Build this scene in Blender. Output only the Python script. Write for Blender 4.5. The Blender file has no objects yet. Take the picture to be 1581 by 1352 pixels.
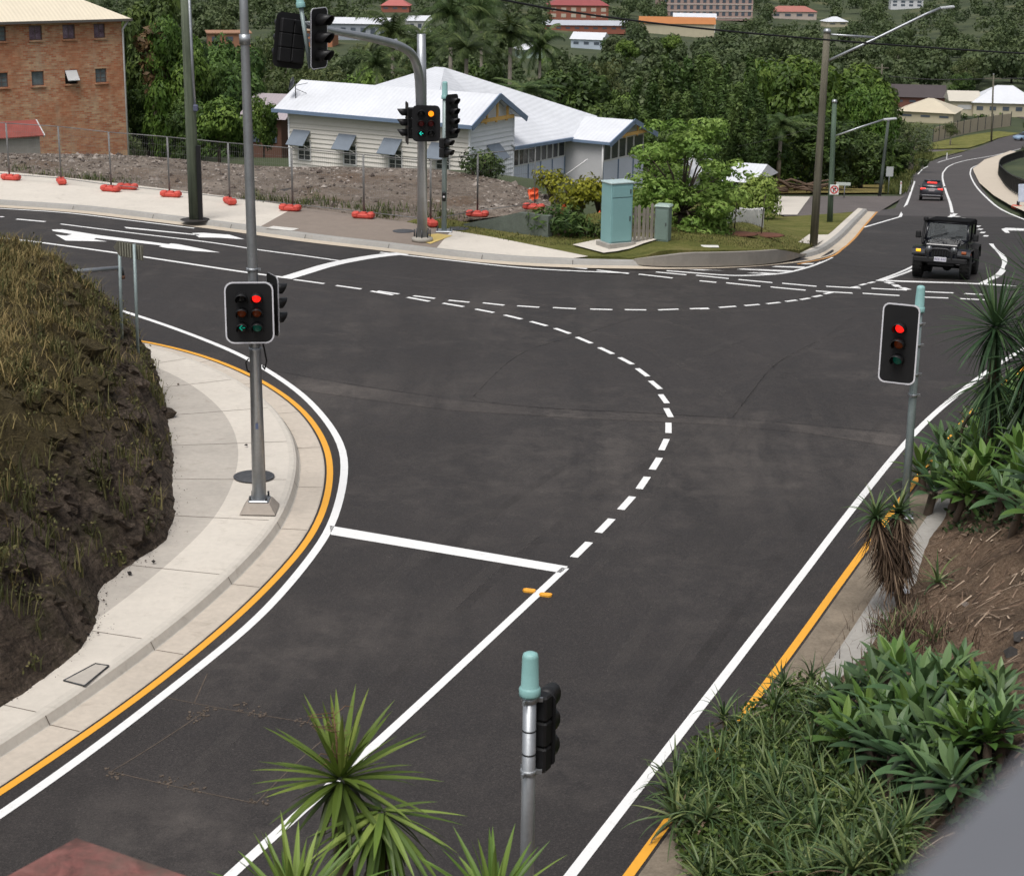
import bpy, bmesh, math, random
from mathutils import Vector, Matrix, noise
R = math.radians
sc = bpy.context.scene
COL = sc.collection
rnd = random.Random(7)

# ------------------------------------------------------------------ camera model
W, H, F, CAMH = 1581.0, 1352.0, 2750.0, 10.36
PITCH, ROLL = math.atan(816 / 2750.0), 0.0131
CM = Matrix.Rotation(math.pi / 2 - PITCH, 3, 'X') @ Matrix.Rotation(ROLL, 3, 'Z')
CP = Vector((0, 0, CAMH))
def ray(px, py):
    return (CM @ Vector(((px - W / 2) / F, -(py - H / 2) / F, -1))).normalized()
def G(px, py, z=0.0):
    d = ray(px, py); return CP + d * ((z - CAMH) / d.z)
def D(px, py, y):
    d = ray(px, py); return CP + d * (y / d.y)

# ------------------------------------------------------------------ terrain
def prof(tab, y):
    if y <= tab[0][0]: return tab[0][1]
    for i in range(len(tab) - 1):
        a, b = tab[i], tab[i + 1]
        if y <= b[0]:
            def sl(k):
                if k <= 0 or k >= len(tab) - 1: return 0.0
                d0 = (tab[k][1] - tab[k-1][1]) / (tab[k][0] - tab[k-1][0]); d1 = (tab[k+1][1] - tab[k][1]) / (tab[k+1][0] - tab[k][0])
                return 0.0 if d0 * d1 <= 0 else 2 * d0 * d1 / (d0 + d1)
            h = b[0] - a[0]; t = (y - a[0]) / h
            m0, m1 = sl(i) * h, sl(i + 1) * h
            return ((2*t**3 - 3*t**2 + 1) * a[1] + (t**3 - 2*t**2 + t) * m0 + (-2*t**3 + 3*t**2) * b[1] + (t**3 - t**2) * m1)
    return tab[-1][1]
RT = [(-60, 0), (45, 0), (52, -0.35), (60, -1.2), (70, -2.3), (98, -5.55), (137, -10.3), (200, -17.9), (250, -23.6), (350, -31.5), (430, -34.5), (620, -36), (1000, -34), (1500, 20), (2300, 120)]
LT = [(-60, 0), (74, 0), (77, -0.4), (83, -4.0), (106, -4.1), (130, -9), (180, -18), (250, -26), (350, -34), (430, -36), (620, -36), (1000, -33), (1500, 25), (2300, 125)]
def sst(a, b, v):
    t = max(0, min(1, (v - a) / (b - a))); return t * t * (3 - 2 * t)
LUT = {id(tb): [prof(tb, -60 + .5*i) for i in range(5000)] for tb in (RT, LT)}
def lut(tb, y):
    l = LUT[id(tb)]; f = (y + 60) * 2
    if f < 0: return l[0]
    i = int(f)
    if i >= 4998: return l[4998]
    return l[i] + (l[i+1] - l[i]) * (f - i)
def tz(x, y):
    w = sst(3, 13, x)
    z = (lut(LT, y) if w <= 0 else lut(RT, y) if w >= 1 else lut(LT, y) * (1 - w) + lut(RT, y) * w)
    if y > 420: z += sst(420, 800, y) * 3.5 * math.sin(x * .011 + y * .004) + sst(500, 1000, y) * 4 * math.sin(x * .023 - y * .007 + 1)
    return z
def T(px, py, dz=0.0):
    d = ray(px, py); t = 8.0; pt = t
    while t < 2600:
        p = CP + d * t; gap = p.z - tz(p.x, p.y) - dz
        if gap <= 0:
            lo, hi = pt, t
            for _ in range(24):
                m = (lo + hi) / 2; q = CP + d * m
                if q.z <= tz(q.x, q.y) + dz: hi = m
                else: lo = m
            return CP + d * hi
        pt = t; t += max(.15 if t < 150 else .8, gap / (abs(d.z) + .75))
    return CP + d * t

# ------------------------------------------------------------------ mesh builder
class MB:
    def __init__(s): s.v = []; s.f = []; s.mi = []; s.sh = []; s.sm = []; s.cm = 0; s.cs = .5; s.smooth = False
    def add(s, vs, fs):
        b = len(s.v); s.v.extend([tuple(v) for v in vs])
        for f in fs:
            s.f.append(tuple(i + b for i in f)); s.mi.append(s.cm); s.sh.append(s.cs); s.sm.append(s.smooth)
    def face(s, *vs): s.add(vs, [tuple(range(len(vs)))])
    def box(s, c, size, rot=None, taper=1.0):
        x, y, z = size[0] / 2, size[1] / 2, size[2] / 2
        vs = [Vector((a * x * (taper if k > 0 else 1), b * y * (taper if k > 0 else 1), k * z)) for k in (-1, 1) for b in (-1, 1) for a in (-1, 1)]
        if rot is not None:
            m = rot if isinstance(rot, Matrix) else Matrix.Rotation(rot, 3, 'Z')
            vs = [m @ v for v in vs]
        c = Vector(c); vs = [v + c for v in vs]
        s.add(vs, [(0, 2, 3, 1), (4, 5, 7, 6), (0, 1, 5, 4), (2, 6, 7, 3), (0, 4, 6, 2), (1, 3, 7, 5)])
    def bbox(s, c, size, bev=.02, rot=None):
        """box with chamfered vertical and top edges"""
        x, y, z = size[0] / 2, size[1] / 2, size[2] / 2; b = min(bev, x * .9, y * .9)
        def ring(dx, zz):
            X, Y = x - dx, y - dx
            return [(-X + b, -Y, zz), (X - b, -Y, zz), (X, -Y + b, zz), (X, Y - b, zz), (X - b, Y, zz), (-X + b, Y, zz), (-X, Y - b, zz), (-X, -Y + b, zz)]
        rs = [ring(b * .7, -z), ring(0, -z + b), ring(0, z - b), ring(b * .7, z)]
        m = rot if isinstance(rot, Matrix) else Matrix.Rotation(rot or 0, 3, 'Z'); c = Vector(c)
        vs = [m @ Vector(p) + c for r_ in rs for p in r_]
        fs = [tuple(range(7, -1, -1)), tuple(range(24, 32))]
        for k in range(3):
            for i in range(8): fs.append((k*8+i, k*8+(i+1) % 8, k*8+8+(i+1) % 8, k*8+8+i))
        s.add(vs, fs)
    def tube(s, pts, rad, n=8, cap=True):
        pts = [Vector(p) for p in pts]
        if not isinstance(rad, (list, tuple)): rad = [rad] * len(pts)
        rings = []; up = None
        for i, p in enumerate(pts):
            if i == 0: t = pts[1] - p
            elif i == len(pts) - 1: t = p - pts[i - 1]
            else: t = (pts[i + 1] - p).normalized() + (p - pts[i - 1]).normalized()
            t.normalize()
            if up is None: up = Vector((0, 0, 1)) if abs(t.z) < .9 else Vector((1, 0, 0))
            a = t.cross(up)
            if a.length < 1e-5: a = t.cross(Vector((1, .3, 0)))
            a.normalize(); b = a.cross(t).normalized(); up = b
            rings.append([p + (a * math.cos(2*math.pi*k/n) + b * math.sin(2*math.pi*k/n)) * rad[i] for k in range(n)])
        vs = [v for r_ in rings for v in r_]; fs = []
        for i in range(len(pts) - 1):
            for k in range(n):
                fs.append((i*n + k, i*n + (k+1) % n, (i+1)*n + (k+1) % n, (i+1)*n + k))
        if cap: fs.append(tuple(range(n - 1, -1, -1))); fs.append(tuple((len(pts)-1)*n + k for k in range(n)))
        o = s.smooth; s.smooth = True; s.add(vs, fs); s.smooth = o
        if cap: s.sm[-1] = s.sm[-2] = False
    def lathe(s, c, prof_, n=16, m=None):
        """revolve (r,z) about an axis; m orients it"""
        m = m or Matrix.Identity(3); c = Vector(c); vs = []; fs = []
        for r_, z in prof_:
            for k in range(n):
                a = 2*math.pi*k/n; vs.append(m @ Vector((r_*math.cos(a), r_*math.sin(a), z)) + c)
        for i in range(len(prof_) - 1):
            for k in range(n): fs.append((i*n+k, i*n+(k+1) % n, (i+1)*n+(k+1) % n, (i+1)*n+k))
        if prof_[0][0] > 1e-4: fs.append(tuple(range(n-1, -1, -1)))
        if prof_[-1][0] > 1e-4: fs.append(tuple((len(prof_)-1)*n+k for k in range(n)))
        o = s.smooth; s.smooth = True; s.add(vs, fs); s.smooth = o
    def prism(s, poly, z0, z1):
        n = len(poly)
        vs = [(p[0], p[1], z0) for p in poly] + [(p[0], p[1], z1) for p in poly]
        s.add(vs, [tuple(range(n-1, -1, -1)), tuple(range(n, 2*n))] + [(i, (i+1) % n, n+(i+1) % n, n+i) for i in range(n)])
    def extrude(s, poly, vec):
        """poly: 3D loop, extruded by vec"""
        n = len(poly); vec = Vector(vec); poly = [Vector(p) for p in poly]
        s.add(poly + [p + vec for p in poly], [tuple(range(n-1, -1, -1)), tuple(range(n, 2*n))] + [(i, (i+1) % n, n+(i+1) % n, n+i) for i in range(n)])
    def grid(s, rows):
        nr, nc = len(rows), len(rows[0]); vs = [v for r_ in rows for v in r_]
        s.add(vs, [(i*nc+j, i*nc+j+1, (i+1)*nc+j+1, (i+1)*nc+j) for i in range(nr-1) for j in range(nc-1)])
    def build(s, name, mats, parent=None, loc=None):
        me = bpy.data.meshes.new(name); me.from_pydata(s.v, [], s.f)
        if not isinstance(mats, (list, tuple)): mats = [mats]
        for m in mats: me.materials.append(m)
        n = len(s.f)
        if n:
            me.polygons.foreach_set('material_index', s.mi)
            me.polygons.foreach_set('use_smooth', s.sm)
            at = me.attributes.new('shade', 'FLOAT', 'FACE'); at.data.foreach_set('value', s.sh)
        me.update(); me.validate()
        o = bpy.data.objects.new(name, me); COL.objects.link(o)
        if parent is not None: o.parent = parent
        if loc is not None: o.location = loc
        return o
    def recalc(s):
        pass

def fixn(o):
    bm = bmesh.new(); bm.from_mesh(o.data); bmesh.ops.recalc_face_normals(bm, faces=bm.faces); bm.to_mesh(o.data); bm.free(); return o
def tag(o, label=None, cat=None, group=None, kind=None):
    if label: o['label'] = label
    if cat: o['category'] = cat
    if group: o['group'] = group
    if kind: o['kind'] = kind
    return o
def thing(name, label, cat, loc=(0, 0, 0), rz=0.0, group=None):
    o = bpy.data.objects.new(name, None); COL.objects.link(o); o.empty_display_size = .3
    o.location = loc; o.rotation_euler = (0, 0, rz)
    return tag(o, label, cat, group)
def struct(mb, name, mat): return tag(mb.build(name, mat), kind='structure')
def dup(root, loc=None, rz=None, scale=None, label=None, group=None):
    kids = list(root.children)
    r_ = root.copy(); COL.objects.link(r_)
    if loc is not None: r_.location = loc
    if rz is not None: r_.rotation_euler = (0, 0, rz)
    if scale is not None: r_.scale = (scale,)*3 if not isinstance(scale, (tuple, list)) else scale
    if label: r_['label'] = label
    if group: r_['group'] = group
    for ch in kids:
        c = ch.copy(); COL.objects.link(c); c.parent = r_
        for g in list(ch.children):
            d = g.copy(); COL.objects.link(d); d.parent = c
    return r_

# ------------------------------------------------------------------ materials
def nt_new(name):
    m = bpy.data.materials.new(name); m.use_nodes = True; nt = m.node_tree; nt.nodes.clear()
    out = nt.nodes.new('ShaderNodeOutputMaterial'); b = nt.nodes.new('ShaderNodeBsdfPrincipled')
    nt.links.new(b.outputs[0], out.inputs[0]); return m, nt, b
def N(nt, typ, **kw):
    n = nt.nodes.new(typ)
    for k, v in kw.items():
        if k.startswith('i_'): n.inputs[k[2:].replace('_', ' ')].default_value = v
        else: setattr(n, k, v)
    return n
def ramp(nt, fac, stops):
    r_ = nt.nodes.new('ShaderNodeValToRGB'); e = r_.color_ramp.elements
    while len(e) < len(stops): e.new(.5)
    for i, (p, c) in enumerate(stops):
        e[i].position = p; e[i].color = (c[0], c[1], c[2], 1)
    nt.links.new(fac, r_.inputs[0]); return r_.outputs[0]
def coords(nt, which='Object'):
    return nt.nodes.new('ShaderNodeTexCoord').outputs[which] if which != 'World' else nt.nodes.new('ShaderNodeNewGeometry').outputs['Position']
def tex(nt, vec, scale, detail=4, rough=.6, dist=0.0):
    n = N(nt, 'ShaderNodeTexNoise', i_Scale=scale, i_Detail=detail, i_Roughness=rough, i_Distortion=dist)
    nt.links.new(vec, n.inputs['Vector']); return n.outputs['Fac']
def bumpn(nt, b, h, strength, dist=.02):
    n = N(nt, 'ShaderNodeBump', i_Strength=strength, i_Distance=dist); nt.links.new(h, n.inputs['Height']); nt.links.new(n.outputs[0], b.inputs['Normal'])
def mixc(nt, fac, a, b, mode='MIX'):
    n = nt.nodes.new('ShaderNodeMix'); n.data_type = 'RGBA'; n.blend_type = mode
    if isinstance(fac, (int, float)): n.inputs[0].default_value = fac
    else: nt.links.new(fac, n.inputs[0])
    for k, v in ((6, a), (7, b)):
        if isinstance(v, (tuple, list)): n.inputs[k].default_value = (v[0], v[1], v[2], 1)
        else: nt.links.new(v, n.inputs[k])
    return n.outputs[2]
def mth(nt, op, a, b=None):
    n = nt.nodes.new('ShaderNodeMath'); n.operation = op
    for k, v in ((0, a), (1, b)):
        if v is None: continue
        if isinstance(v, (int, float)): n.inputs[k].default_value = v
        else: nt.links.new(v, n.inputs[k])
    return n.outputs[0]
def sc_(c, k): return tuple(x * k for x in c)
def mat(name, col, rough=.7, var=.18, scale=3.0, metal=0.0, bump=0.0, bscale=40, col2=None, spec=.4, where='Object', coat=0):
    m, nt, b = nt_new(name); v = coords(nt, where)
    f = mth(nt, 'ADD', mth(nt, 'MULTIPLY', tex(nt, v, scale, 6), .65), mth(nt, 'MULTIPLY', tex(nt, v, scale * 9, 3), .35))
    c = ramp(nt, f, [(.32, sc_(col, 1 - var)), (.68, col2 if col2 else sc_(col, 1 + var))])
    nt.links.new(c, b.inputs['Base Color'])
    b.inputs['Roughness'].default_value = rough; b.inputs['Metallic'].default_value = metal
    b.inputs['Specular IOR Level'].default_value = spec
    if coat: b.inputs['Coat Weight'].default_value = coat; b.inputs['Coat Roughness'].default_value = .08
    if bump: bumpn(nt, b, tex(nt, v, bscale, 5), bump)
    return m
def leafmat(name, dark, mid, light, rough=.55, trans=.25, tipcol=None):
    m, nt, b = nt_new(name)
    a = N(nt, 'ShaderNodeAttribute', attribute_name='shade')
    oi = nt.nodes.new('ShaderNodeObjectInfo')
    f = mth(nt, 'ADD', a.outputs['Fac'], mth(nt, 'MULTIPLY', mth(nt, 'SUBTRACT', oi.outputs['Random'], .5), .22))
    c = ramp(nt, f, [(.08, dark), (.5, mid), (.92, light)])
    hs = nt.nodes.new('ShaderNodeHueSaturation')
    nt.links.new(mth(nt, 'ADD', mth(nt, 'MULTIPLY', oi.outputs['Random'], .03), .485), hs.inputs['Hue'])
    nt.links.new(c, hs.inputs['Color'])
    nt.links.new(hs.outputs[0], b.inputs['Base Color'])
    b.inputs['Roughness'].default_value = rough; b.inputs['Specular IOR Level'].default_value = .3
    if trans:
        tr = nt.nodes.new('ShaderNodeBsdfTranslucent'); nt.links.new(hs.outputs[0], tr.inputs['Color'])
        mx = nt.nodes.new('ShaderNodeMixShader'); mx.inputs[0].default_value = trans
        out = [n for n in nt.nodes if n.type == 'OUTPUT_MATERIAL'][0]
        nt.links.new(b.outputs[0], mx.inputs[1]); nt.links.new(tr.outputs[0], mx.inputs[2]); nt.links.new(mx.outputs[0], out.inputs[0])
    return m
def glow(name, col, strength):
    m, nt, b = nt_new(name)
    b.inputs['Base Color'].default_value = (*sc_(col, .5), 1); b.inputs['Emission Color'].default_value = (*col, 1)
    b.inputs['Emission Strength'].default_value = strength; b.inputs['Roughness'].default_value = .3; return m

SPOTS = [(p.x, p.y, r_) for p, r_ in ((G(1250, 690), 4.5), (G(1010, 720), 5.0), (G(560, 615), 4.5), (G(500, 985), 3.0), (G(850, 480), 5), (G(210, 1270), 1.6))]
def asphalt(name, base=.0255, warm=1.0, dust=.30):
    m, nt, b = nt_new(name); v = coords(nt, 'World')
    mp = N(nt, 'ShaderNodeMapping'); nt.links.new(v, mp.inputs[0]); mp.inputs['Rotation'].default_value = (0, 0, R(-27)); mp.inputs['Scale'].default_value = (1, .16, 1)
    big = tex(nt, v, .13, 5, .62, .5); mid = tex(nt, v, 1.1, 7, .75); fine = tex(nt, v, 34, 3, .85); streak = tex(nt, mp.outputs[0], .55, 7, .7, .3)
    grain = N(nt, 'ShaderNodeTexVoronoi', i_Scale=48.0); nt.links.new(v, grain.inputs['Vector'])
    w = (1.15 * warm, 1.0, .96 / warm)
    f = mth(nt, 'ADD', mth(nt, 'MULTIPLY', big, .26), mth(nt, 'ADD', mth(nt, 'MULTIPLY', streak, .44), mth(nt, 'MULTIPLY', mid, .30)))
    c = ramp(nt, f, [(.34, sc_(w, base * .78)), (.50, sc_(w, base)), (.66, sc_(w, base * 1.28))])
    c = mixc(nt, .8, c, ramp(nt, fine, [(.32, (.22,)*3), (.5, (.5,)*3), (.70, (.86,)*3)]), 'OVERLAY')
    agg = ramp(nt, grain.outputs['Color'], [(.55, (0,)*3), (.95, (1,)*3)])
    c = mixc(nt, mth(nt, 'MULTIPLY', agg, .16), c, (.17, .15, .135))
    du = mth(nt, 'MULTIPLY', ramp(nt, mid, [(.46, (0, 0, 0)), (.74, (1, 1, 1))]), ramp(nt, tex(nt, v, .22, 4, .6, .6), [(.47, (0, 0, 0)), (.64, (1, 1, 1))]))
    c = mixc(nt, mth(nt, 'MULTIPLY', du, dust), c, (.15, .132, .118))
    sm = mth(nt, 'MULTIPLY', ramp(nt, streak, [(.58, (0,)*3), (.70, (1,)*3)]), ramp(nt, big, [(.46, (0,)*3), (.6, (1,)*3)]))
    c = mixc(nt, mth(nt, 'MULTIPLY', sm, dust * .5), c, (.125, .113, .105))
    st = N(nt, 'ShaderNodeTexVoronoi', i_Scale=5.0); nt.links.new(v, st.inputs['Vector'])
    chips = ramp(nt, st.outputs['Distance'], [(.0, (1, 1, 1)), (.035, (1, 1, 1)), (.05, (0, 0, 0))])
    c = mixc(nt, mth(nt, 'MULTIPLY', chips, ramp(nt, mid, [(.5, (0,)*3), (.62, (.6,)*3)])), c, (.25, .22, .20))
    for gx, gy, gr in SPOTS:
        mp_ = N(nt, 'ShaderNodeMapping'); nt.links.new(v, mp_.inputs[0]); mp_.vector_type = 'TEXTURE'; mp_.inputs['Location'].default_value = (gx, gy, 0); mp_.inputs['Scale'].default_value = (gr * 1.3, gr * .8, gr); mp_.inputs['Rotation'].default_value = (0, 0, R(20))
        gd = N(nt, 'ShaderNodeTexGradient', gradient_type='SPHERICAL'); nt.links.new(mp_.outputs[0], gd.inputs[0])
        k_ = mth(nt, 'MULTIPLY', ramp(nt, gd.outputs['Fac'], [(0, (0,)*3), (.7, (1,)*3)]), ramp(nt, mth(nt, 'ADD', mth(nt, 'MULTIPLY', streak, .6), mth(nt, 'MULTIPLY', mid, .4)), [(.42, (0,)*3), (.66, (.55,)*3)]))
        c = mixc(nt, mth(nt, 'MULTIPLY', k_, min(1, dust * 1.6)), c, (.155, .135, .12))
    nt.links.new(c, b.inputs['Base Color'])
    nt.links.new(ramp(nt, mid, [(.3, (.58,)*3), (.7, (.78,)*3)]), b.inputs['Roughness']); b.inputs['Specular IOR Level'].default_value = .36
    bumpn(nt, b, grain.outputs['Distance'], .4, .012)
    return m
def concrete(name, col, var=.12, stain=.35, joint=None, scale=1.0):
    m, nt, b = nt_new(name); v = coords(nt, 'World')
    f = mth(nt, 'ADD', mth(nt, 'MULTIPLY', tex(nt, v, .7 * scale, 6, .65), .6), mth(nt, 'MULTIPLY', tex(nt, v, 9 * scale, 4), .4))
    c = ramp(nt, f, [(.3, sc_(col, 1 - var)), (.7, sc_(col, 1 + var))])
    s_ = ramp(nt, tex(nt, v, 2.3 * scale, 7, .75, .5), [(.56, (0, 0, 0)), (.75, (1, 1, 1))])
    c = mixc(nt, mth(nt, 'MULTIPLY', s_, stain), c, sc_((.30, .25, .19), .8))
    sp = N(nt, 'ShaderNodeTexVoronoi', i_Scale=6.0); nt.links.new(v, sp.inputs['Vector'])
    c = mixc(nt, mth(nt, 'MULTIPLY', ramp(nt, sp.outputs['Distance'], [(.0, (1, 1, 1)), (.06, (0, 0, 0))]), .6), c, (.12, .10, .08))
    nt.links.new(c, b.inputs['Base Color']); b.inputs['Roughness'].default_value = .9; b.inputs['Specular IOR Level'].default_value = .25
    bumpn(nt, b, tex(nt, v, 35, 4), .15, .01)
    return m
def paint(name, col, wear=.35):
    m, nt, b = nt_new(name); v = coords(nt, 'World')
    w = ramp(nt, tex(nt, v, 7, 8, .75), [(.55, (0, 0, 0)), (.72, (1, 1, 1))])
    f2 = ramp(nt, tex(nt, v, 70, 2, .8), [(.6, (0, 0, 0)), (.8, (1, 1, 1))])
    c = mixc(nt, mth(nt, 'MULTIPLY', mth(nt, 'MAXIMUM', w, f2), wear), col, sc_(col, .35))
    nt.links.new(c, b.inputs['Base Color']); b.inputs['Roughness'].default_value = .6
    return m

M = {}
M['asphalt'] = asphalt('asphalt')
M['asphalt_dark'] = asphalt('asphalt_dark', .027, 1.0, .2)
M['asphalt_pale'] = asphalt('asphalt_pale', .075, 1.02, .9)
M['asphalt_old'] = asphalt('asphalt_old', .105, 1.02, .3)
M['conc'] = concrete('concrete_path', (.44, .405, .36), .16, .5)
M['conc_lt'] = concrete('concrete_light', (.60, .555, .49), .11, .35)
M['conc_kerb'] = concrete('concrete_kerb', (.50, .465, .41), .12, .3)
M['conc_dirty'] = concrete('concrete_dirty', (.20, .165, .125), .45, .9, scale=3)
M['conc_grey'] = concrete('concrete_grey', (.33, .315, .29), .2, .6)
M['aggr'] = concrete('exposed_aggregate', (.235, .195, .165), .12, .2, scale=4)
M['tactile'] = concrete('tactile_yellow', (.62, .47, .17), .08, .2)
M['white'] = paint('road_white', (.80, .80, .79), .34)
M['yellow'] = paint('road_yellow', (.80, .38, .035), .25)
M['cut'] = mat('saw_cut', (.105, .082, .064), .9, .4, 5)
M['galv'] = mat('galvanised_steel', (.40, .42, .44), .42, .16, 2.2, .75, .05, 30)
M['steel_gr'] = mat('grey_green_steel', (.27, .33, .33), .5, .18, 3, .35)
M['teal'] = mat('teal_plastic', (.25, .46, .45), .45, .08, 5)
M['black'] = mat('black_plastic', (.012, .012, .013), .45, .25, 6)
M['blackboard'] = mat('black_board', (.010, .010, .011), .6, .25, 3)
M['boardborder'] = mat('white_border', (.70, .70, .74), .5, .05, 5)
M['steel_dk'] = mat('dark_steel', (.07, .075, .08), .5, .2, 5, .5)
M['rubber'] = mat('rubber', (.012, .012, .012), .85, .3, 12, bump=.2)
M['brown_steel'] = mat('rusty_steel', (.12, .06, .035), .8, .4, 6)

# ------------------------------------------------------------------ curves
def cr(pts, step=.35):
    """Catmull-Rom through world points, resampled"""
    P = [Vector(p) for p in pts]
    if len(P) == 2: P = [P[0], (P[0] + P[1]) / 2, P[1]]
    P = [P[0] * 2 - P[1]] + P + [P[-1] * 2 - P[-2]]
    out = []
    for i in range(1, len(P) - 2):
        a, b, c, d = P[i-1:i+3]
        n = max(2, int((c - b).length / step))
        ta = max((b - a).length, 1e-4) ** .5; tb = max((c - b).length, 1e-4) ** .5; tc = max((d - c).length, 1e-4) ** .5
        m1 = ((b - a) / ta - (c - a) / (ta + tb) + (c - b) / tb) * tb
        m2 = ((c - b) / tb - (d - b) / (tb + tc) + (d - c) / tc) * tb
        for k in range(n):
            t = k / n
            out.append(b * (2*t**3-3*t*t+1) + m1 * (t**3-2*t*t+t) + c * (-2*t**3+3*t*t) + m2 * (t**3-t*t))
    out.append(P[-2]); return out
def smooth(pts, it=2):
    for _ in range(it):
        pts = [pts[0]] + [(pts[i-1] + pts[i] * 2 + pts[i+1]) / 4 for i in range(1, len(pts) - 1)] + [pts[-1]]
    return pts
def normals(pts):
    ns = []
    for i in range(len(pts)):
        t = pts[min(i+1, len(pts)-1)] - pts[max(i-1, 0)]; t.z = 0; t.normalize(); ns.append(Vector((-t.y, t.x, 0)))
    return ns
def sweep(mb, pts, profile):
    """profile: (offset to the left of travel, height above terrain)"""
    ns = normals(pts); rows = []
    for p, n in zip(pts, ns):
        r_ = []
        for o, z in profile:
            q = p + n * o; r_.append((q.x, q.y, p.z + z))
        rows.append(r_)
    mb.grid(rows); return rows
def ribbon(mb, pts, w, dz=.006, step=.4, sm=2):
    c = smooth(cr(pts, step), sm) if len(pts) > 2 else cr(pts, step)
    sweep(mb, c, [(-w/2, dz), (w/2, dz)])
def L(*pp): return [T(a, b) for a, b in pp]
# ================================================================== SETTING: ground, roads, kerbs, paths, markings
def ground():
    mb = MB()
    ys = [-40 + 4*i for i in range(23)] + [50 + 2*i for i in range(60)] + [172 + 8*i for i in range(60)] + [660 + 40*i for i in range(42)]
    xs = [-1300, -900, -600, -420, -300] + [-220 + 10*i for i in range(15)] + [-70 + 4*i for i in range(40)] + [92 + 10*i for i in range(16)] + [300, 420, 600, 900, 1300]
    rows = [[(x, y, tz(x, y) - .12 - (.5 if 0 < x < 32 and 20 < y < 104 else 0)) for x in xs] for y in ys]
    mb.smooth = True; mb.grid(rows)
    m, nt, b = nt_new('valley_ground'); v = coords(nt, 'World')
    f = tex(nt, v, .05, 6, .6)
    c = ramp(nt, f, [(.35, (.03, .045, .018)), (.58, (.055, .07, .028)), (.74, (.13, .125, .055))])
    nt.links.new(c, b.inputs['Base Color']); b.inputs['Roughness'].default_value = .95
    bumpn(nt, b, tex(nt, v, 1.5, 5), .5, .2)
    return struct(mb, 'ground', m)
ground()

# ---- asphalt: flat crossing sheet + the road going down the hill
NL = L((1352, 327), (1392, 322), (1402, 300), (1414, 270), (1430, 253), (1460, 243), (1500, 232), (1545, 214), (1581, 205), (1640, 192))      # left edge of the north road
NR = L((1640, 372), (1581, 345), (1540, 330), (1522, 312), (1507, 290), (1500, 270), (1507, 258), (1540, 240), (1581, 226), (1660, 206))
def edge_x(poly, y):
    for a, b in zip(poly, poly[1:]):
        if (a.y - y) * (b.y - y) <= 0 and abs(b.y - a.y) > 1e-6: return a.x + (b.x - a.x) * (y - a.y) / (b.y - a.y)
    return poly[0].x if y < poly[0].y else poly[-1].x
mb = MB()
rows = []
y = 4.0
while y < 60.01:
    rows.append([(x, y, tz(x, y)) for x in [-75 + 5*i for i in range(17)] + [5.5 + .5*i for i in range(20)] + [16, 18, 20, 23, 26, 32, 40, 55, 75]]); y += 1.0
mb.grid(rows); rows = []
for k in range(15): rows.append([(x, 60 + k, tz(x, 60 + k)) for x in [-75 + 5*i for i in range(15)]])
mb.grid(rows)
road0 = struct(mb, 'road', M['asphalt'])
def north_road():
    mb = MB(); rows = []; y = 59.5
    while y < 420:
        a, b = (T(1300, 385).x if y < NL[0].y else edge_x(NL, y)), (max(26, edge_x(NR, max(y, 64))) if y < 64 else edge_x(NR, y))
        if y < NL[0].y: a = min(9.5 + (y - 56) * .25, NL[0].x) + .2
        a -= .4; b += .5
        rows.append([(a + (b-a)*k/40, y, tz(a + (b-a)*k/40, y) + .004) for k in range(41)]); y += 1.0 if y < 120 else 3.0
    k = max(i for i, r in enumerate(rows) if r[0][1] < 97); lo = MB(); lo.grid(rows[:k+1]); struct(lo, 'north_road', M['asphalt'])
    mb.grid(rows[k:]); return struct(mb, 'hill_road', asphalt('asphalt_hill', .060, .98, .3))
north_road()
# side street asphalt running off to the left beside the verge
def patch(pts, dz, name, m, n=14):
    """quad patch over the terrain from 4 pixel corners, subdivided"""
    a, b, c, d = [Vector(p) for p in pts]; rows = []
    for i in range(n + 1):
        r_ = []
        for j in range(n + 1):
            u, v = i / n, j / n
            p = (a*(1-u) + d*u) * (1-v) + (b*(1-u) + c*u) * v
            r_.append((p.x, p.y, tz(p.x, p.y) + dz))
        rows.append(r_)
    mb = MB(); mb.grid(rows); return struct(mb, name, m)
def fill(pts, dz, name, m, res=.8, skirt=0):
    """triangulated polygon draped over the terrain"""
    bm = bmesh.new(); vs = [bm.verts.new((p.x, p.y, 0)) for p in pts]
    es = [bm.edges.new((vs[i], vs[(i+1) % len(vs)])) for i in range(len(vs))]
    bmesh.ops.triangle_fill(bm, edges=es, use_beauty=True)
    for _ in range(7):
        lg = [e for e in bm.edges if e.calc_length() > res]
        if not lg: break
        bmesh.ops.subdivide_edges(bm, edges=lg, cuts=1); bmesh.ops.triangulate(bm, faces=[f for f in bm.faces if len(f.verts) > 3])
    for v in bm.verts: v.co.z = tz(v.co.x, v.co.y) + (dz(v.co.x, v.co.y) if callable(dz) else dz)
    bmesh.ops.recalc_face_normals(bm, faces=bm.faces)
    for f in bm.faces:
        if f.normal.z < 0: f.normal_flip()
    if skirt:
        be = [e for e in bm.edges if len(e.link_faces) == 1]; g = bmesh.ops.extrude_edge_only(bm, edges=be)
        for v in g['geom']:
            if isinstance(v, bmesh.types.BMVert): v.co.z -= skirt
    me = bpy.data.meshes.new(name); bm.to_mesh(me); bm.free(); me.materials.append(m)
    o = bpy.data.objects.new(name, me); COL.objects.link(o); return tag(o, kind='structure')
patch(L((1210, 334), (1352, 331), (1398, 303), (1225, 303)), .012, 'side_street', M['asphalt_old'])
patch(L((1420, 243), (1465, 240), (1495, 231), (1428, 232)), .03, 'far_side_street', M['asphalt_old'])

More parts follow.
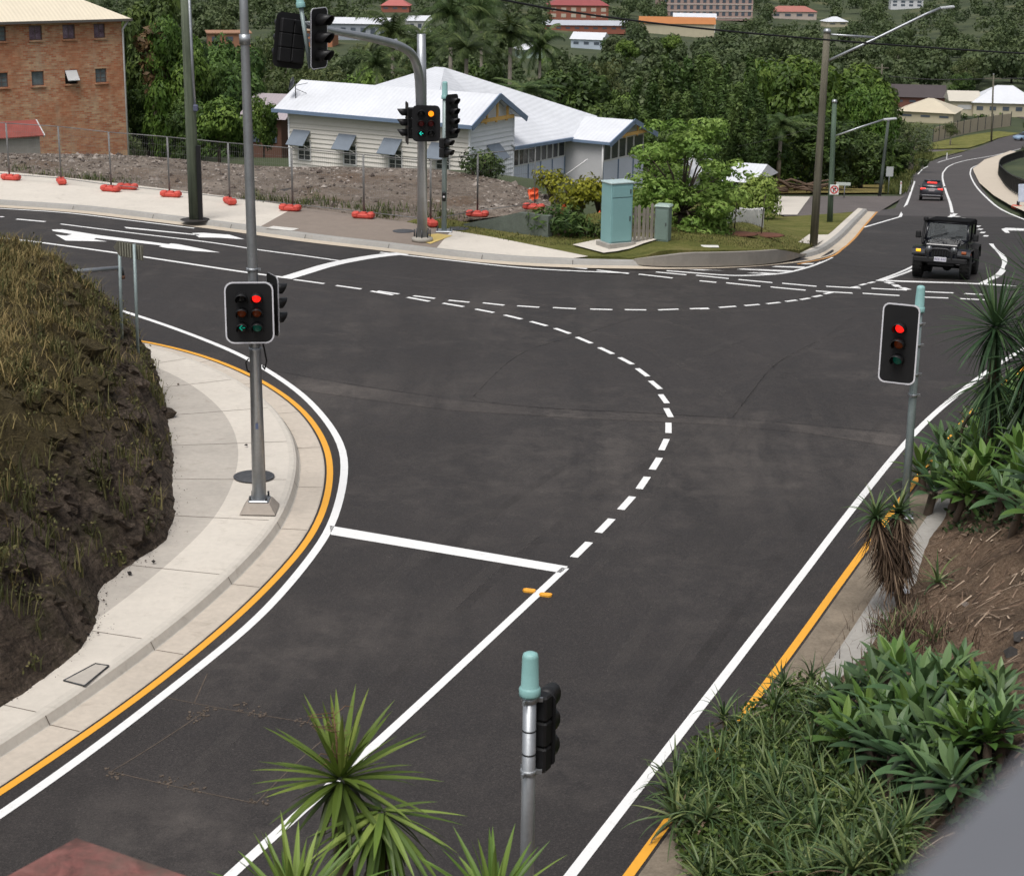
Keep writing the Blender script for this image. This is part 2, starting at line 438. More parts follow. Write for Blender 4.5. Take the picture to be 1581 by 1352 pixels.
# darker resurfaced wedge and its seams
fill(L((731, 612), (744, 597), (772, 570), (799, 549), (835, 533), (881, 522), (930, 506), (972, 493), (1018, 480), (1130, 474), (1330, 482), (1260, 530), (1200, 560), (1131, 645), (1033, 640), (972, 636), (835, 630), (758, 622)), .003, 'asphalt_patch', M['asphalt_dark'])
fill(L((420, 574), (560, 598), (700, 618), (835, 632), (972, 638), (1033, 641), (1131, 648), (1240, 656), (1392, 672), (1385, 690), (1240, 668), (1100, 655), (900, 646), (700, 634), (560, 616), (450, 600)), .0035, 'asphalt_seam_band', asphalt('asphalt_band', .029, 1.02, .6))
mb = MB()
for pp in (((758, 621), (835, 630), (972, 636), (1033, 640), (1131, 645), (1240, 655), (1385, 668)), ((420, 572), (560, 596), (700, 616), (758, 622)), ((731, 612), (772, 570), (799, 549), (835, 533), (881, 522), (972, 493), (1018, 480)), ((1131, 645), (1165, 600), (1200, 560), (1262, 527))):
    ribbon(mb, L(*pp), .03, .0045)
def worn(name, col, alpha, scale=3.0, lo=.45, hi=.7):
    m, nt, b = nt_new(name); v = coords(nt, 'World'); b.inputs['Base Color'].default_value = (*col, 1); b.inputs['Roughness'].default_value = .9
    t_ = nt.nodes.new('ShaderNodeBsdfTransparent'); mx = nt.nodes.new('ShaderNodeMixShader')
    f = ramp(nt, mth(nt, 'ADD', mth(nt, 'MULTIPLY', tex(nt, v, scale, 6, .7), .6), mth(nt, 'MULTIPLY', tex(nt, v, scale * .15, 4), .4)), [(lo, (0,)*3), (hi, (alpha,)*3)])
    out = [n for n in nt.nodes if n.type == 'OUTPUT_MATERIAL'][0]; nt.links.new(f, mx.inputs[0]); nt.links.new(t_.outputs[0], mx.inputs[1]); nt.links.new(b.outputs[0], mx.inputs[2]); nt.links.new(mx.outputs[0], out.inputs[0]); return m
struct(mb, 'road_seam', worn('seam', (.016, .014, .013), .8, 2.5, .42, .6))
# tyre scuffs left by turning traffic
mb = MB()
for pp, w_ in ((((330, 1300), (700, 930), (960, 720), (1120, 600), (1330, 500), (1420, 440)), .25), (((240, 1250), (600, 900), (820, 720), (1000, 590), (1200, 500), (1370, 440)), .25), (((760, 1300), (1000, 960), (1130, 760), (1130, 620), (950, 520), (640, 455), (300, 410)), .22),
               (((900, 1200), (1130, 880), (1260, 700), (1230, 590), (1040, 500), (700, 440), (300, 395)), .22), (((0, 392), (400, 440), (800, 470), (1200, 480), (1560, 470)), .3), (((0, 380), (420, 425), (820, 452), (1220, 460), (1570, 455)), .3), (((900, 900), (1030, 760), (1180, 640)), .18), (((860, 900), (990, 750), (1120, 640)), .18)):
    ribbon(mb, L(*pp), w_, .0052, .5, 4)
struct(mb, 'tyre_scuff', worn('scuff_pale', (.12, .108, .10), .30, 1.6, .44, .72))
mb = MB()
for pp, w_ in ((((480, 1180), (800, 860), (1040, 690), (1240, 560), (1400, 450)), .2), (((1000, 1130), (1200, 860), (1330, 690), (1420, 590)), .22), (((420, 1120), (700, 840), (900, 700)), .2)):
    ribbon(mb, L(*pp), w_, .0055, .5, 4)
struct(mb, 'tyre_mark', worn('scuff_dark', (.013, .012, .012), .28, .8, .46, .74))

# ---- left corner: yellow line, gutter, kerb, path
YL = L((-60, 1262), (0, 1224), (106, 1152), (220, 1072), (338, 977), (394, 927), (444, 874), (486, 822), (504, 777), (511, 730), (508, 700), (492, 664), (462, 627), (408, 590), (385, 578), (320, 551), (249, 532), (193, 522), (120, 513), (20, 502))
YLc = smooth(cr(YL, .4), 8)
for p in YLc: p.z = 0
mb = MB(); sweep(mb, YLc, [(-.06, .006), (.06, .006)]); struct(mb, 'yellow_line', M['yellow'])
mb = MB(); sweep(mb, YLc, [(.10, .002), (.12, .012), (.56, -.012 + .03)]); struct(mb, 'gutter', concrete('concrete_gutter', (.52, .46, .39), .16, .5))
mb = MB(); sweep(mb, YLc, [(.56, .0), (.585, .02), (.64, .135), (.69, .16), (.78, .165)]); struct(mb, 'kerb', concrete('concrete_kerb_left', (.56, .52, .46), .14, .5))
mb = MB(); sweep(mb, YLc, [(.78, .164), (1.75, .172)]); struct(mb, 'kerb_strip', M['conc_lt'])
mb = MB(); sweep(mb, YLc, [(1.75, .171), (2.5, .18), (4.4, .20)]); struct(mb, 'footpath', M['conc'])
# joints across path and kerb
mb = MB(); ns = normals(YLc); acc = 0; nj = 0
for i in range(1, len(YLc)):
    acc += (YLc[i] - YLc[i-1]).length
    if acc > 2.35:
        acc = 0; t = Vector((ns[i].y, -ns[i].x, 0)) * .008; p = YLc[i]; n = ns[i]
        for o0, o1, z in ((.78, 1.75, .1755), (1.75, 4.4, .2035)):
            q = [p + n*o0 - t, p + n*o0 + t, p + n*o1 + t, p + n*o1 - t]; zs = [z-.008 if o0 < 1 else .175, z-.008 if o0 < 1 else .175, z, z]
            mb.face(*[(a.x, a.y, zz) for a, zz in zip(q, zs)])
        q = [p + n*.115 - t, p + n*.115 + t, p + n*.56 + t, p + n*.56 - t]
        mb.face(*[(a.x, a.y, zz) for a, zz in zip(q, (.0145, .0145, .021, .021))])
        q = [p + n*.575 - t, p + n*.575 + t, p + n*.638 + t, p + n*.638 - t]
        mb.face(*[(a.x - n.x*.004, a.y - n.y*.004, zz) for a, zz in zip(q, (.01, .01, .14, .14))])
struct(mb, 'path_joint', mat('joint', (.13, .105, .085), .9, .3))

# ---- right side of the near road
YR = L((760, 1640), (880, 1476), (970, 1352), (1085, 1193), (1150, 1100), (1225, 1000), (1300, 895), (1340, 841), (1390, 773), (1440, 708), (1490, 648), (1545, 595), (1640, 532), (1780, 488), (2000, 462))
YRc = smooth(cr(YR, .5), 6)
for p in YRc: p.z = 0
mb = MB(); sweep(mb, YRc, [(-.06, .006), (.06, .006)]); struct(mb, 'yellow_line', M['yellow'])
mb = MB(); sweep(mb, YRc, [(-.10, .004), (-.13, .01), (-.5, .02), (-.55, .075), (-.62, .085), (-.66, .08)]); struct(mb, 'gutter', M['conc_dirty'])
mb = MB(); sweep(mb, YRc, [(-.66, .081), (-.72, .11), (-.95, .115), (-1.5, .12)]); struct(mb, 'footpath', M['conc_grey'])

# ---- far side kerb
FK = L((-160, 312), (-60, 316), (0, 321), (101, 327), (202, 338.6), (303.6, 351), (400, 364), (476, 375), (587, 387), (653, 396), (729, 405), (800, 411), (911, 414.5), (990, 416.5), (1058, 417), (1130, 414.5), (1180, 411.5), (1231, 406), (1275, 397), (1300, 384), (1318, 368), (1334, 349), (1352, 327.5))
FKc = smooth(cr(FK, .5), 6)
for p in FKc: p.z = tz(p.x, p.y)
mb = MB(); sweep(mb, FKc, [(0, .012), (.42, .02)]); struct(mb, 'gutter', concrete('concrete_gutter_far', (.52, .45, .36), .12, .4))
mb = MB(); sweep(mb, FKc, [(.42, .0), (.45, .02), (.52, .14), (.58, .155), (.72, .158)]); struct(mb, 'kerb', concrete('concrete_kerb_far', (.34, .33, .31), .12, .4))
# joints in that kerb
mb = MB(); ns = normals(FKc); acc = 0
for i in range(1, len(FKc)):
    acc += (FKc[i] - FKc[i-1]).length
    if acc > 3:
        acc = 0; t = Vector((ns[i].y, -ns[i].x, 0)) * .012; p, n = FKc[i], ns[i]
        q = [p + n*.44 - t, p + n*.44 + t, p + n*.515 + t, p + n*.515 - t]
        mb.face(*[(a.x, a.y - .006, p.z + zz) for a, zz in zip(q, (.02, .02, .145, .145))])
struct(mb, 'kerb_joint', mat('joint_far', (.12, .11, .1), .9, .3))
# path behind it: back edge given in the picture
def between(front, back, dzf, dzb, name, m, n=4):
    a = cr(front, .6); b = cr(back, .6); k = 60
    def samp(c, t):
        x = t * (len(c) - 1); i = min(int(x), len(c) - 2); return c[i].lerp(c[i+1], x - i)
    rows = []
    for i in range(k + 1):
        p, q = samp(a, i / k), samp(b, i / k)
        r_ = []
        for j in range(n + 1):
            w = p.lerp(q, j / n); r_.append((w.x, w.y, tz(w.x, w.y) + dzf + (dzb - dzf) * j / n))
        rows.append(r_)
    mb = MB(); mb.grid(rows); return struct(mb, name, m)
fkn = normals(FKc)
FB = [p + n * .72 for p, n in zip(FKc, fkn)]
def seg(px0, px1):
    """kerb-back polyline between two picture columns"""
    def col(p):
        v = CM.transposed() @ (p - CP); return W/2 + F * v.x / -v.z
    return [p for p in FB if px0 <= col(p) <= px1]
between(seg(-140, 405), L((-130, 262), (0, 271), (202, 292), (380, 314.5), (462, 327)), .158, .165, 'footpath', M['conc_lt'])
between(seg(398, 705), L((456, 327), (483, 330), (560, 341), (632, 351), (660, 357), (699, 364)), .159, .166, 'footpath', M['aggr'])
between(seg(655, 905), L((697, 363.5), (760, 374), (830, 388), (908, 404)), .162, .170, 'footpath', M['conc_lt'])
fill([G(664, 377, .17), G(698.5, 364, .17), G(676, 361, .17), G(655, 363, .17), G(650, 372, .17)], .178, 'tactile_paving', M['tactile'])

# ---- painted markings
def dashes(mb, lst, w, ox, oy, s):
    for (a, b, c, d) in lst:
        p, q = T(ox + a/s, oy + b/s), T(ox + c/s, oy + d/s)
        t = (q - p); t.z = 0; t.normalize(); n = Vector((-t.y, t.x, 0)) * w / 2
        k = 3; rows = []
        for i in range(k + 1):
            m_ = p.lerp(q, i / k); rows.append([(m_.x - n.x, m_.y - n.y, tz(m_.x, m_.y) + .007), (m_.x + n.x, m_.y + n.y, tz(m_.x, m_.y) + .007)])
        mb.grid(rows)
mb = MB()
ribbon(mb, L((-60, 1298), (0, 1258), (127, 1169), (254, 1072), (381, 970), (412, 941), (457, 890), (478, 863), (499, 835), (512, 812), (525.6, 769.6), (533.4, 720), (531, 695), (508, 654), (461.6, 604.5), (408, 569), (383.5, 553.7), (319.6, 526), (248.6, 499.7), (188, 480), (115, 459), (20, 436)), .145, sm=6)
ribbon(mb, L((620, 1680), (760, 1507), (880, 1352), (1057, 1123), (1240, 885), (1300, 806), (1393, 690), (1440, 641), (1500, 592), (1545, 560), (1640, 505)), .135, sm=6)
ribbon(mb, L((100, 1588), (355, 1352), (620, 1112), (873, 877)), .135)
struct(mb, 'edge_line', M['white'])
mb = MB()
a, b, c, d = G(509, 811, .006), G(511, 825, .006), G(866, 884, .006), G(877, 874, .006)
mb.face(a, b, c, d)
rows = [];
ribbon(mb, L((440, 430), (470, 421), (512, 408), (565, 398), (600, 393), (628, 391.5)), .45, .0075)
struct(mb, 'stop_line', M['white'])
mb = MB()
dashes(mb, [(163,158,265,172),(305,178,390,190),(423,197,498,210),(547,218,622,232),(667,238,738,250),(778,258,840,270),(876,278,934,292),(965,300,1020,315),(1047,323,1098,341),(1121,353,1171,374),(1197,388,1244,410),(1266,422,1310,445),(1326,459,1362,486),(1371,501,1404,529),(1405,547,1427,577),(1424,594,1440,624),(1432,643,1432,678),(1426,698,1408,736)], .13, 380, 360, 2.196)
dashes(mb, [(470,290,448,326),(433,348,408,385),(388,408,352,448),(325,476,284,518),(256,547,209,593)], .14, 780, 560, 1.9738)
dashes(mb, [(445,197,518,207),(567,213,640,222),(686,228,757,235),(803,237,875,245),(919,247,994,252),(1040,253,1118,257),(1166,258,1242,260),(1284,260,1357,261),(1397,261,1466,258),(1505,257,1568,255)], .125, 380, 360, 2.196)
D4 = (1080, 360, 3.1557)
dashes(mb, [(0,370,47,368),(95,363,178,357),(220,354,292,348),(328,345,392,338),(420,334,474,327),(492,325,537,317),(553,312,595,304),(608,297,652,288),(735,267,775,260),(783,255,812,247),(822,245,852,238)], .125, *D4)
dashes(mb, [(910,238,940,247),(950,252,970,263),(985,266,1018,276)], .22, *D4)
struct(mb, 'dashed_turn_line', M['white'])
mb = MB()
dashes(mb, [(190,227,355,242),(403,245,570,260),(617,260,785,269),(838,270,1010,278),(1100,286,1237,292),(1290,295,1395,301),(0,233,82,241),(130,243,297,260),(346,263,517,279),(567,283,745,293),(795,294,974,305),(1060,311,1212,317),(1268,320,1400,326)], .13, *D4)
dashes(mb, [(310,912,500,930),(560,938,755,960),(815,963,1022,987),(160,893,250,906),(920,950,1105,967),(1165,970,1365,990)], .13, 780, 180, 3.9525)
struct(mb, 'crosswalk_line', M['white'])
mb = MB()
Z8 = (1181, 220, 3.9525)
ribbon(mb, L(*[(1080 + x/3.1557, 360 + y/3.1557) for x, y in ((905, 232), (1100, 239), (1375, 248), (1545, 259))]), .2)
ribbon(mb, L(*[(1080 + x/3.1557, 360 + y/3.1557) for x, y in ((865, 233), (935, 208), (1008, 178), (1045, 160))]), .12)
ribbon(mb, L(*[(1080 + x/3.1557, 360 + y/3.1557) for x, y in ((885, 234), (945, 214), (1008, 192), (1045, 176))]), .12)
ribbon(mb, L(*[(1080 + x/3.1557, 360 + y/3.1557) for x, y in ((1375, 247), (1440, 215), (1478, 180), (1490, 140), (1472, 105), (1422, 52))]), .22)
dashes(mb, [(1345,575,1358,568),(1326,554,1338,547),(1311,534,1324,528),(1296,516,1310,509),(1270,498,1286,491),(1196,468,1218,462)], .25, *Z8)
struct(mb, 'north_lane_line', M['white'])
mb = MB()
zz = lambda l: L(*[(1181 + x/3.9525, 220 + y/3.9525) for x, y in l])
ribbon(mb, zz([(1143, 430), (1130, 370), (1108, 310), (1087, 235), (1084, 205), (1092, 178), (1130, 142), (1220, 112), (1400, 80), (1560, 40)]), .18, .014)
ribbon(mb, zz([(600, 521), (715, 487), (825, 455)]), .14, .014)
ribbon(mb, zz([(825, 455), (870, 362), (905, 265), (935, 193), (990, 148), (1080, 115), (1200, 82)]), .16, .014)
ribbon(mb, zz([(1600, 478), (1500, 438), (1430, 402), (1360, 345), (1290, 270), (1256, 205), (1254, 180), (1270, 152), (1350, 124), (1460, 100)]), .16, .014)
ribbon(mb, zz([(1090, 468), (1120, 460), (1150, 444), (1165, 436)]), .25, .014)
ribbon(mb, zz([(1140, 440), (1160, 455), (1185, 452)]), .25, .014)
struct(mb, 'hill_road_line', M['white'])
def pmark(mb, pts, dz=.008):
    mb.face(*[(p.x, p.y, tz(p.x, p.y) + dz) for p in [T(a, b) for a, b in pts]])
q5 = lambda l: [(x/3.9525, 250 + y/3.9525) for x, y in l]
mb = MB()
pmark(mb, q5([(758, 398), (1215, 445), (1175, 438), (1230, 434), (1400, 447), (1490, 473), (1300, 463), (770, 407)][:2] + [(1215, 450), (770, 407)]))
pmark(mb, q5([(1172, 436), (1240, 434), (1400, 446), (1492, 474), (1330, 464), (1215, 462)]))
pmark(mb, q5([(315, 415), (380, 413), (600, 448), (1040, 505), (1035, 517), (580, 466), (325, 424)]), .0085)
pmark(mb, q5([(968, 517), (1045, 499), (1090, 504), (1344, 555), (1180, 545), (1010, 526)]), .009)
pmark(mb, q5([(338, 446), (405, 452), (440, 443), (420, 430), (470, 432), (565, 445), (592, 462), (575, 474), (655, 488), (400, 482)]), .0095)
pmark(mb, [(1546, 354), (1553, 352), (1600, 354), (1600, 357), (1556, 356), (1559, 360), (1552, 359.5)])
struct(mb, 'turn_arrow', M['white'])
mb = MB()
ribbon(mb, L(*q5([(370, 380), (800, 434), (1290, 493), (1500, 525)]), *[(400 + x/3.9525, 250 + y/3.9525) for x, y in ((20, 541), (250, 570), (495, 605))]), .11)
ribbon(mb, L((-40, 364), (0, 367), (178, 390.5), (382, 421), (434, 428)), .15)
dashes(mb, [(0,335,20,338),(100,350,277,366)], .15, 0, 250, 3.9525)
ribbon(mb, L((-40, 320), (0, 322.5), (101, 329), (202, 341), (300, 353)), .11, .0135)
ribbon(mb, L((587, 390), (640, 396), (729, 406), (800, 413.5), (870, 418), (970, 422)), .12, .009)
struct(mb, 'lane_line', M['white'])
mb = MB()
d4 = lambda l: [(1080 + x/3.1557, 360 + y/3.1557) for x, y in l]
ribbon(mb, L(*d4([(-160, 184), (0, 196), (110, 206), (220, 208), (380, 200), (500, 175), (580, 148), (645, 118)])), .14)
for s_ in ([(-60, 178), (10, 178), (385, 197), (370, 203)], [(180, 177), (210, 174), (455, 183), (430, 190)], [(350, 165), (372, 161), (515, 164), (505, 171)], [(480, 152), (500, 148), (560, 147), (548, 153)]):
    pmark(mb, d4(s_), .0065)
struct(mb, 'hatched_marking', M['white'])
# orange line by the gutter at the corner
mb = MB(); ribbon(mb, L((1231.6, 408.5), (1282, 397), (1301, 384.5), (1318.6, 369), (1335, 349), (1354, 327.5)), .10, .016); struct(mb, 'yellow_line', mat('faded_orange', (.55, .27, .08), .8, .25, 4))
# detector loop saw cuts
mb = MB()
for pp in (((235, 1072), (330, 1092), (480, 1116)), ((168, 1190), (260, 1212), (395, 1240)), ((320, 1096), (240, 1150), (170, 1192)), ((480, 1116), (520, 1125)), ((395, 1240), (470, 1165), (520, 1125)), ((320, 1040), (300, 1085))):
    ribbon(mb, L(*pp), .016, .005)
r_ = random.Random(3)
for cx, cy in ((172, 1195), (395, 1238), (315, 1098), (300, 1108), (365, 1093), (400, 1100), (260, 1207), (300, 1215), (470, 1113)):
    for _ in range(13):
        p = T(cx + r_.gauss(0, 9), cy + r_.gauss(0, 4)); s_ = r_.uniform(.008, .035)
        mb.cs = r_.random(); mb.box((p.x, p.y, .006), (s_ * 1.6, s_, .01), r_.uniform(0, 3))
struct(mb, 'saw_cut', M['cut'])
# raised yellow pavement markers
for px, py in ((817, 913), (842.5, 919.5)):
    p = T(px, py); mb = MB(); mb.bbox((0, 0, .016), (.2, .12, .03), .03, R(-15))
    o = mb.build('pavement_marker', M['yellow'], None, (p.x, p.y, .002)); tag(o, 'yellow raised road marker beside the white centre line, ' + ('inner side towards the stop line' if px < 830 else 'outer side in the opposite lane'), 'road marker')
# ground beyond the far kerb: verge lawns
# ================================================================== banks, lot, verge
def seg_dist(pts):
    """signed distance to a polyline, positive on the left of travel"""
    P = [(p.x, p.y) for p in pts]
    def f(x, y):
        best = 1e9; sg = 1
        for (ax, ay), (bx, by) in zip(P, P[1:]):
            dx, dy = bx - ax, by - ay; l2 = dx*dx + dy*dy
            t = ((x-ax)*dx + (y-ay)*dy) / l2; t = 0 if t < 0 else 1 if t > 1 else t
            ex, ey = x - ax - t*dx, y - ay - t*dy; d = ex*ex + ey*ey
            if d < best: best = d; sg = 1 if dx*(y-ay) - dy*(x-ax) > 0 else -1
        return sg * math.sqrt(best)
    return f
def gridded(f, x0, x1, y0, y1, res=.25):
    nx, ny = int((x1-x0)/res) + 2, int((y1-y0)/res) + 2
    g = [[f(x0 + i*res, y0 + j*res) for i in range(nx)] for j in range(ny)]
    def h(x, y):
        u, v = (x - x0)/res, (y - y0)/res
        if u < 0 or v < 0 or u >= nx - 1 or v >= ny - 1: return f(x, y)
        i, j = int(u), int(v); u -= i; v -= j
        return (g[j][i]*(1-u) + g[j][i+1]*u)*(1-v) + (g[j+1][i]*(1-u) + g[j+1][i+1]*u)*v
    return h
def lin(tab, t):
    if t <= tab[0][0]: return tab[0][1]
    for a, b in zip(tab, tab[1:]):
        if t <= b[0]: return a[1] + (b[1] - a[1]) * (t - a[0]) / (b[0] - a[0])
    return tab[-1][1]
def fbm(x, y, z=0, o=4):
    return noise.fractal(Vector((x, y, z)), 1.0, 2.0, o)
# ---- left rock cut with grass on top
LBT = [G(*p, .2) for p in ((-160, 1190), (-60, 1125), (0, 1085), (60, 1046), (110, 1006), (146, 960), (150, 905), (205, 868), (250, 832), (268, 790), (266, 720), (258, 650), (250, 600), (240, 568), (216, 545), (195, 524), (150, 507))]
LBT += [LBT[-1] + Vector((-4, 1.6, 0)), LBT[-1] + Vector((-12, 4.4, 0)), LBT[-1] + Vector((-30, 9, 0)), LBT[-1] + Vector((-50, 12, 0))]
lbd = gridded(seg_dist(LBT), -34, -4, 16, 58)
LBP = [(-.5, -.4), (0, 0), (.25, .45), (.9, 1.15), (2.0, 2.05), (3.4, 2.75), (6, 3.7), (10, 4.6), (25, 6.5), (60, 8)]
def lb_t(x, y):
    t = lbd(x, y)
    return t + (.38 * fbm(x*.55, y*.55, 1) + .15 * fbm(x*2.2, y*2.2, 4, 2)) * sst(-.3, .8, t)
def lb_z(x, y):
    t = lb_t(x, y); z = lin(LBP, t)
    if t > 0:
        rock = 1 - sst(2.2, 4.0, t)
        z += rock * (.42 * abs(fbm(x*1.1, y*1.1, 9)) + .26 * fbm(x*2.4, y*2.4, 2, 5) + .16 * abs(fbm(x*5.5, y*5.5, 7, 3))) * sst(0, .4, t) + .12 * fbm(x*.8, y*.8, 5) * sst(.6, 3, t)
    return .2 + z
def hfield(fz, x0, x1, y0, y1, res, keep):
    nx, ny = int((x1-x0)/res), int((y1-y0)/res); idx = {}; mb = MB()
    cache = [[None]*(nx+1) for _ in range(ny+1)]
    for j in range(ny+1):
        for i in range(nx+1):
            x, y = x0 + i*res, y0 + j*res
            if keep(x, y): cache[j][i] = fz(x, y)
    vs, fs = [], []
    def vid(i, j):
        if (i, j) not in idx: idx[(i, j)] = len(vs); vs.append((x0+i*res, y0+j*res, cache[j][i]))
        return idx[(i, j)]
    for j in range(ny):
        for i in range(nx):
            if None not in (cache[j][i], cache[j][i+1], cache[j+1][i], cache[j+1][i+1]): fs.append((vid(i, j), vid(i+1, j), vid(i+1, j+1), vid(i, j+1)))
    mb.smooth = True; mb.add(vs, fs); return mb
def bankmat():
    m, nt, b = nt_new('rock_and_grass_bank'); v = coords(nt, 'World')
    g = nt.nodes.new('ShaderNodeNewGeometry'); sep = nt.nodes.new('ShaderNodeSeparateXYZ'); nt.links.new(g.outputs['Position'], sep.inputs[0])
    n1 = tex(nt, v, 2.4, 9, .75, .8); n2 = tex(nt, v, 16, 7, .8)
    mp = N(nt, 'ShaderNodeMapping'); nt.links.new(v, mp.inputs[0]); mp.inputs['Rotation'].default_value = (.30, .45, .3); mp.inputs['Scale'].default_value = (.55, .55, 3.4)
    vo = N(nt, 'ShaderNodeTexNoise', i_Scale=3.0, i_Detail=9.0, i_Roughness=.8, i_Distortion=1.2); nt.links.new(mp.outputs[0], vo.inputs['Vector'])
    rock = ramp(nt, mth(nt, 'ADD', mth(nt, 'MULTIPLY', n1, .35), mth(nt, 'ADD', mth(nt, 'MULTIPLY', n2, .3), mth(nt, 'MULTIPLY', vo.outputs['Fac'], .35))), [(.36, (.010, .008, .007)), (.44, (.05, .038, .030)), (.52, (.15, .115, .088)), (.61, (.34, .265, .205))])  # darkest tones follow the bump's low spots, crevice shade painted into the rock
    gm = mth(nt, 'MULTIPLY', ramp(nt, tex(nt, v, .9, 5, .7, .5), [(.52, (0,)*3), (.66, (1,)*3)]), .55)
    rock = mixc(nt, gm, rock, (.055, .052, .022))
    soil = ramp(nt, n2, [(.3, (.06, .045, .025)), (.55, (.125, .10, .048)), (.75, (.20, .155, .085))])
    hgt = mth(nt, 'ADD', mth(nt, 'MULTIPLY', sep.outputs['Z'], .35), mth(nt, 'MULTIPLY', n1, .55))
    f = ramp(nt, hgt, [(.85, (0,)*3), (1.2, (1,)*3)])
    c = mixc(nt, f, rock, soil); nt.links.new(c, b.inputs['Base Color']); b.inputs['Roughness'].default_value = .95; b.inputs['Specular IOR Level'].default_value = .2
    h = mth(nt, 'ADD', mth(nt, 'MULTIPLY', n1, .5), mth(nt, 'ADD', mth(nt, 'MULTIPLY', n2, .4), mth(nt, 'MULTIPLY', vo.outputs['Fac'], .9)))
    bumpn(nt, b, h, 1.0, .30); return m
mb = hfield(lb_z, -30, -4.5, 17, 56, .13, lambda x, y: lbd(x, y) > -.3)
rr_ = random.Random(44); mb.smooth = False
for _ in range(5200):
    x, y = rr_.uniform(-12, -5.5), rr_.uniform(23, 48); t = lbd(x, y)
    if t < .05 or t > 4.2 or (t > 2.6 and rr_.random() < .75): continue
    if fbm(x*.8, y*.8, 12) < -.12: continue
    z = lb_z(x, y); s_ = rr_.uniform(.05, .17) * (1 if rr_.random() < .9 else 1.9); az = rr_.uniform(0, 6.28)
    m_ = Matrix.Rotation(.5 + rr_.uniform(-.25, .25), 3, 'Y') @ Matrix.Rotation(rr_.uniform(-.4, .4), 3, 'X') @ Matrix.Rotation(az, 3, 'Z')
    pts_b = [m_ @ Vector((math.cos(a)*s_*rr_.uniform(.7, 1.2), math.sin(a)*s_*.7*rr_.uniform(.7, 1.2), zz)) + Vector((x, y, z)) for zz in (-s_*.4, s_*rr_.uniform(.1, .35)) for a in (0, 1.3, 2.5, 3.8, 5.1)]
    mb.add(pts_b, [(5, 6, 7, 8, 9)] + [(k, (k+1) % 5, 5 + (k+1) % 5, 5 + k) for k in range(5)])
struct(mb, 'rock_bank', bankmat())
def on_surface(fz, px, py, y0=8, y1=70):
    d = ray(px, py); t = y0
    while t < y1:
        p = CP + d * t
        gap = p.z - fz(p.x, p.y)
        if gap <= 0: return p
        t += max(.05, gap / (abs(d.z) + 1.3))
    return None
# grass on the bank
def blade(mb, p, h, w, a, lean, seg=2):
    dx, dy = math.cos(a), math.sin(a); n = Vector((-dy, dx, 0)) * w / 2; p = Vector(p)
    q = p + Vector((dx*lean*.35*h, dy*lean*.35*h, h*.6)); e = p + Vector((dx*lean*h, dy*lean*h, h))
    mb.add([p - n, p + n, q + n*.7, q - n*.7, e], [(0, 1, 2, 3), (3, 2, 4)])
M['drygrass'] = leafmat('dry_grass', (.045, .042, .015), (.135, .110, .040), (.33, .24, .108), .8, .15)
M['greengrass'] = leafmat('green_grass', (.035, .05, .012), (.08, .10, .025), (.15, .155, .05), .8, .2)
def leafq_(mb, c, r_, l=.035):
    n = Vector((r_.uniform(-1, 1), r_.uniform(-1, 1), r_.uniform(.1, 1))).normalized(); a = n.cross(Vector((r_.uniform(-1, 1), r_.uniform(-1, 1), .3))).normalized(); b_ = n.cross(a)
    mb.add([c - a*l, c - b_*l*.5, c + a*l, c + b_*l*.5], [(0, 1, 2, 3)])
r_ = random.Random(11); mb = MB()
for _ in range(30000):
    x, y = r_.uniform(-16, -5.5), r_.uniform(22, 50); t = lbd(x, y)
    if t < .35: continue
    e = lb_t(x, y); d = sst(.9, 3.0, e) * .95 + .06; cl = fbm(x*.7, y*.7, 3)
    if r_.random() > d * (.7 + .5*cl): continue
    z = lb_z(x, y); k = .5 + .9*fbm(x*.35+7, y*.35, 2); tall = 1 if r_.random() < .85 else 1.7
    ta = r_.uniform(0, 6.28)
    for _ in range(7):
        mb.cs = max(0, min(1, .40 + k*.3 + r_.gauss(0, .22)))
        blade(mb, (x + r_.gauss(0, .08), y + r_.gauss(0, .08), z - .03), r_.uniform(.10, .32) * tall * (.7 + .5*max(0, cl)), r_.uniform(.010, .022), ta + r_.gauss(0, 1.6), r_.uniform(.2, 1.5))
o = mb.build('grass', M['drygrass']); tag(o, 'dry tan grass covering the top of the rocky bank', 'grass', kind='stuff')
mb = MB()
for _ in range(5200):
    x, y = r_.uniform(-16, -5.5), r_.uniform(22, 50); t = lbd(x, y)
    if t < .06 or fbm(x*.9, y*.9, 8) < .02: continue
    z = lb_z(x, y); k = r_.random(); h_ = r_.uniform(.1, .5)
    for _ in range(8):
        mb.cs = r_.random()*.6 + k*.4
        blade(mb, (x + r_.gauss(0, .06), y + r_.gauss(0, .06), z - .03), h_ * r_.uniform(.6, 1.2), r_.uniform(.012, .03), r_.uniform(0, 6.28), r_.uniform(.1, .7))
    if r_.random() < .35:
        for _ in range(22): mb.cs = r_.random()*.7 + .2; leafq_(mb, Vector((x + r_.gauss(0, .09), y + r_.gauss(0, .09), z + r_.uniform(.0, h_))), r_)
o = mb.build('weeds', leafmat('rock_weeds', (.035, .04, .014), (.095, .10, .034), (.20, .175, .075), .8, .2)); tag(o, 'patchy green weeds growing in the rock face', 'weeds', kind='stuff')
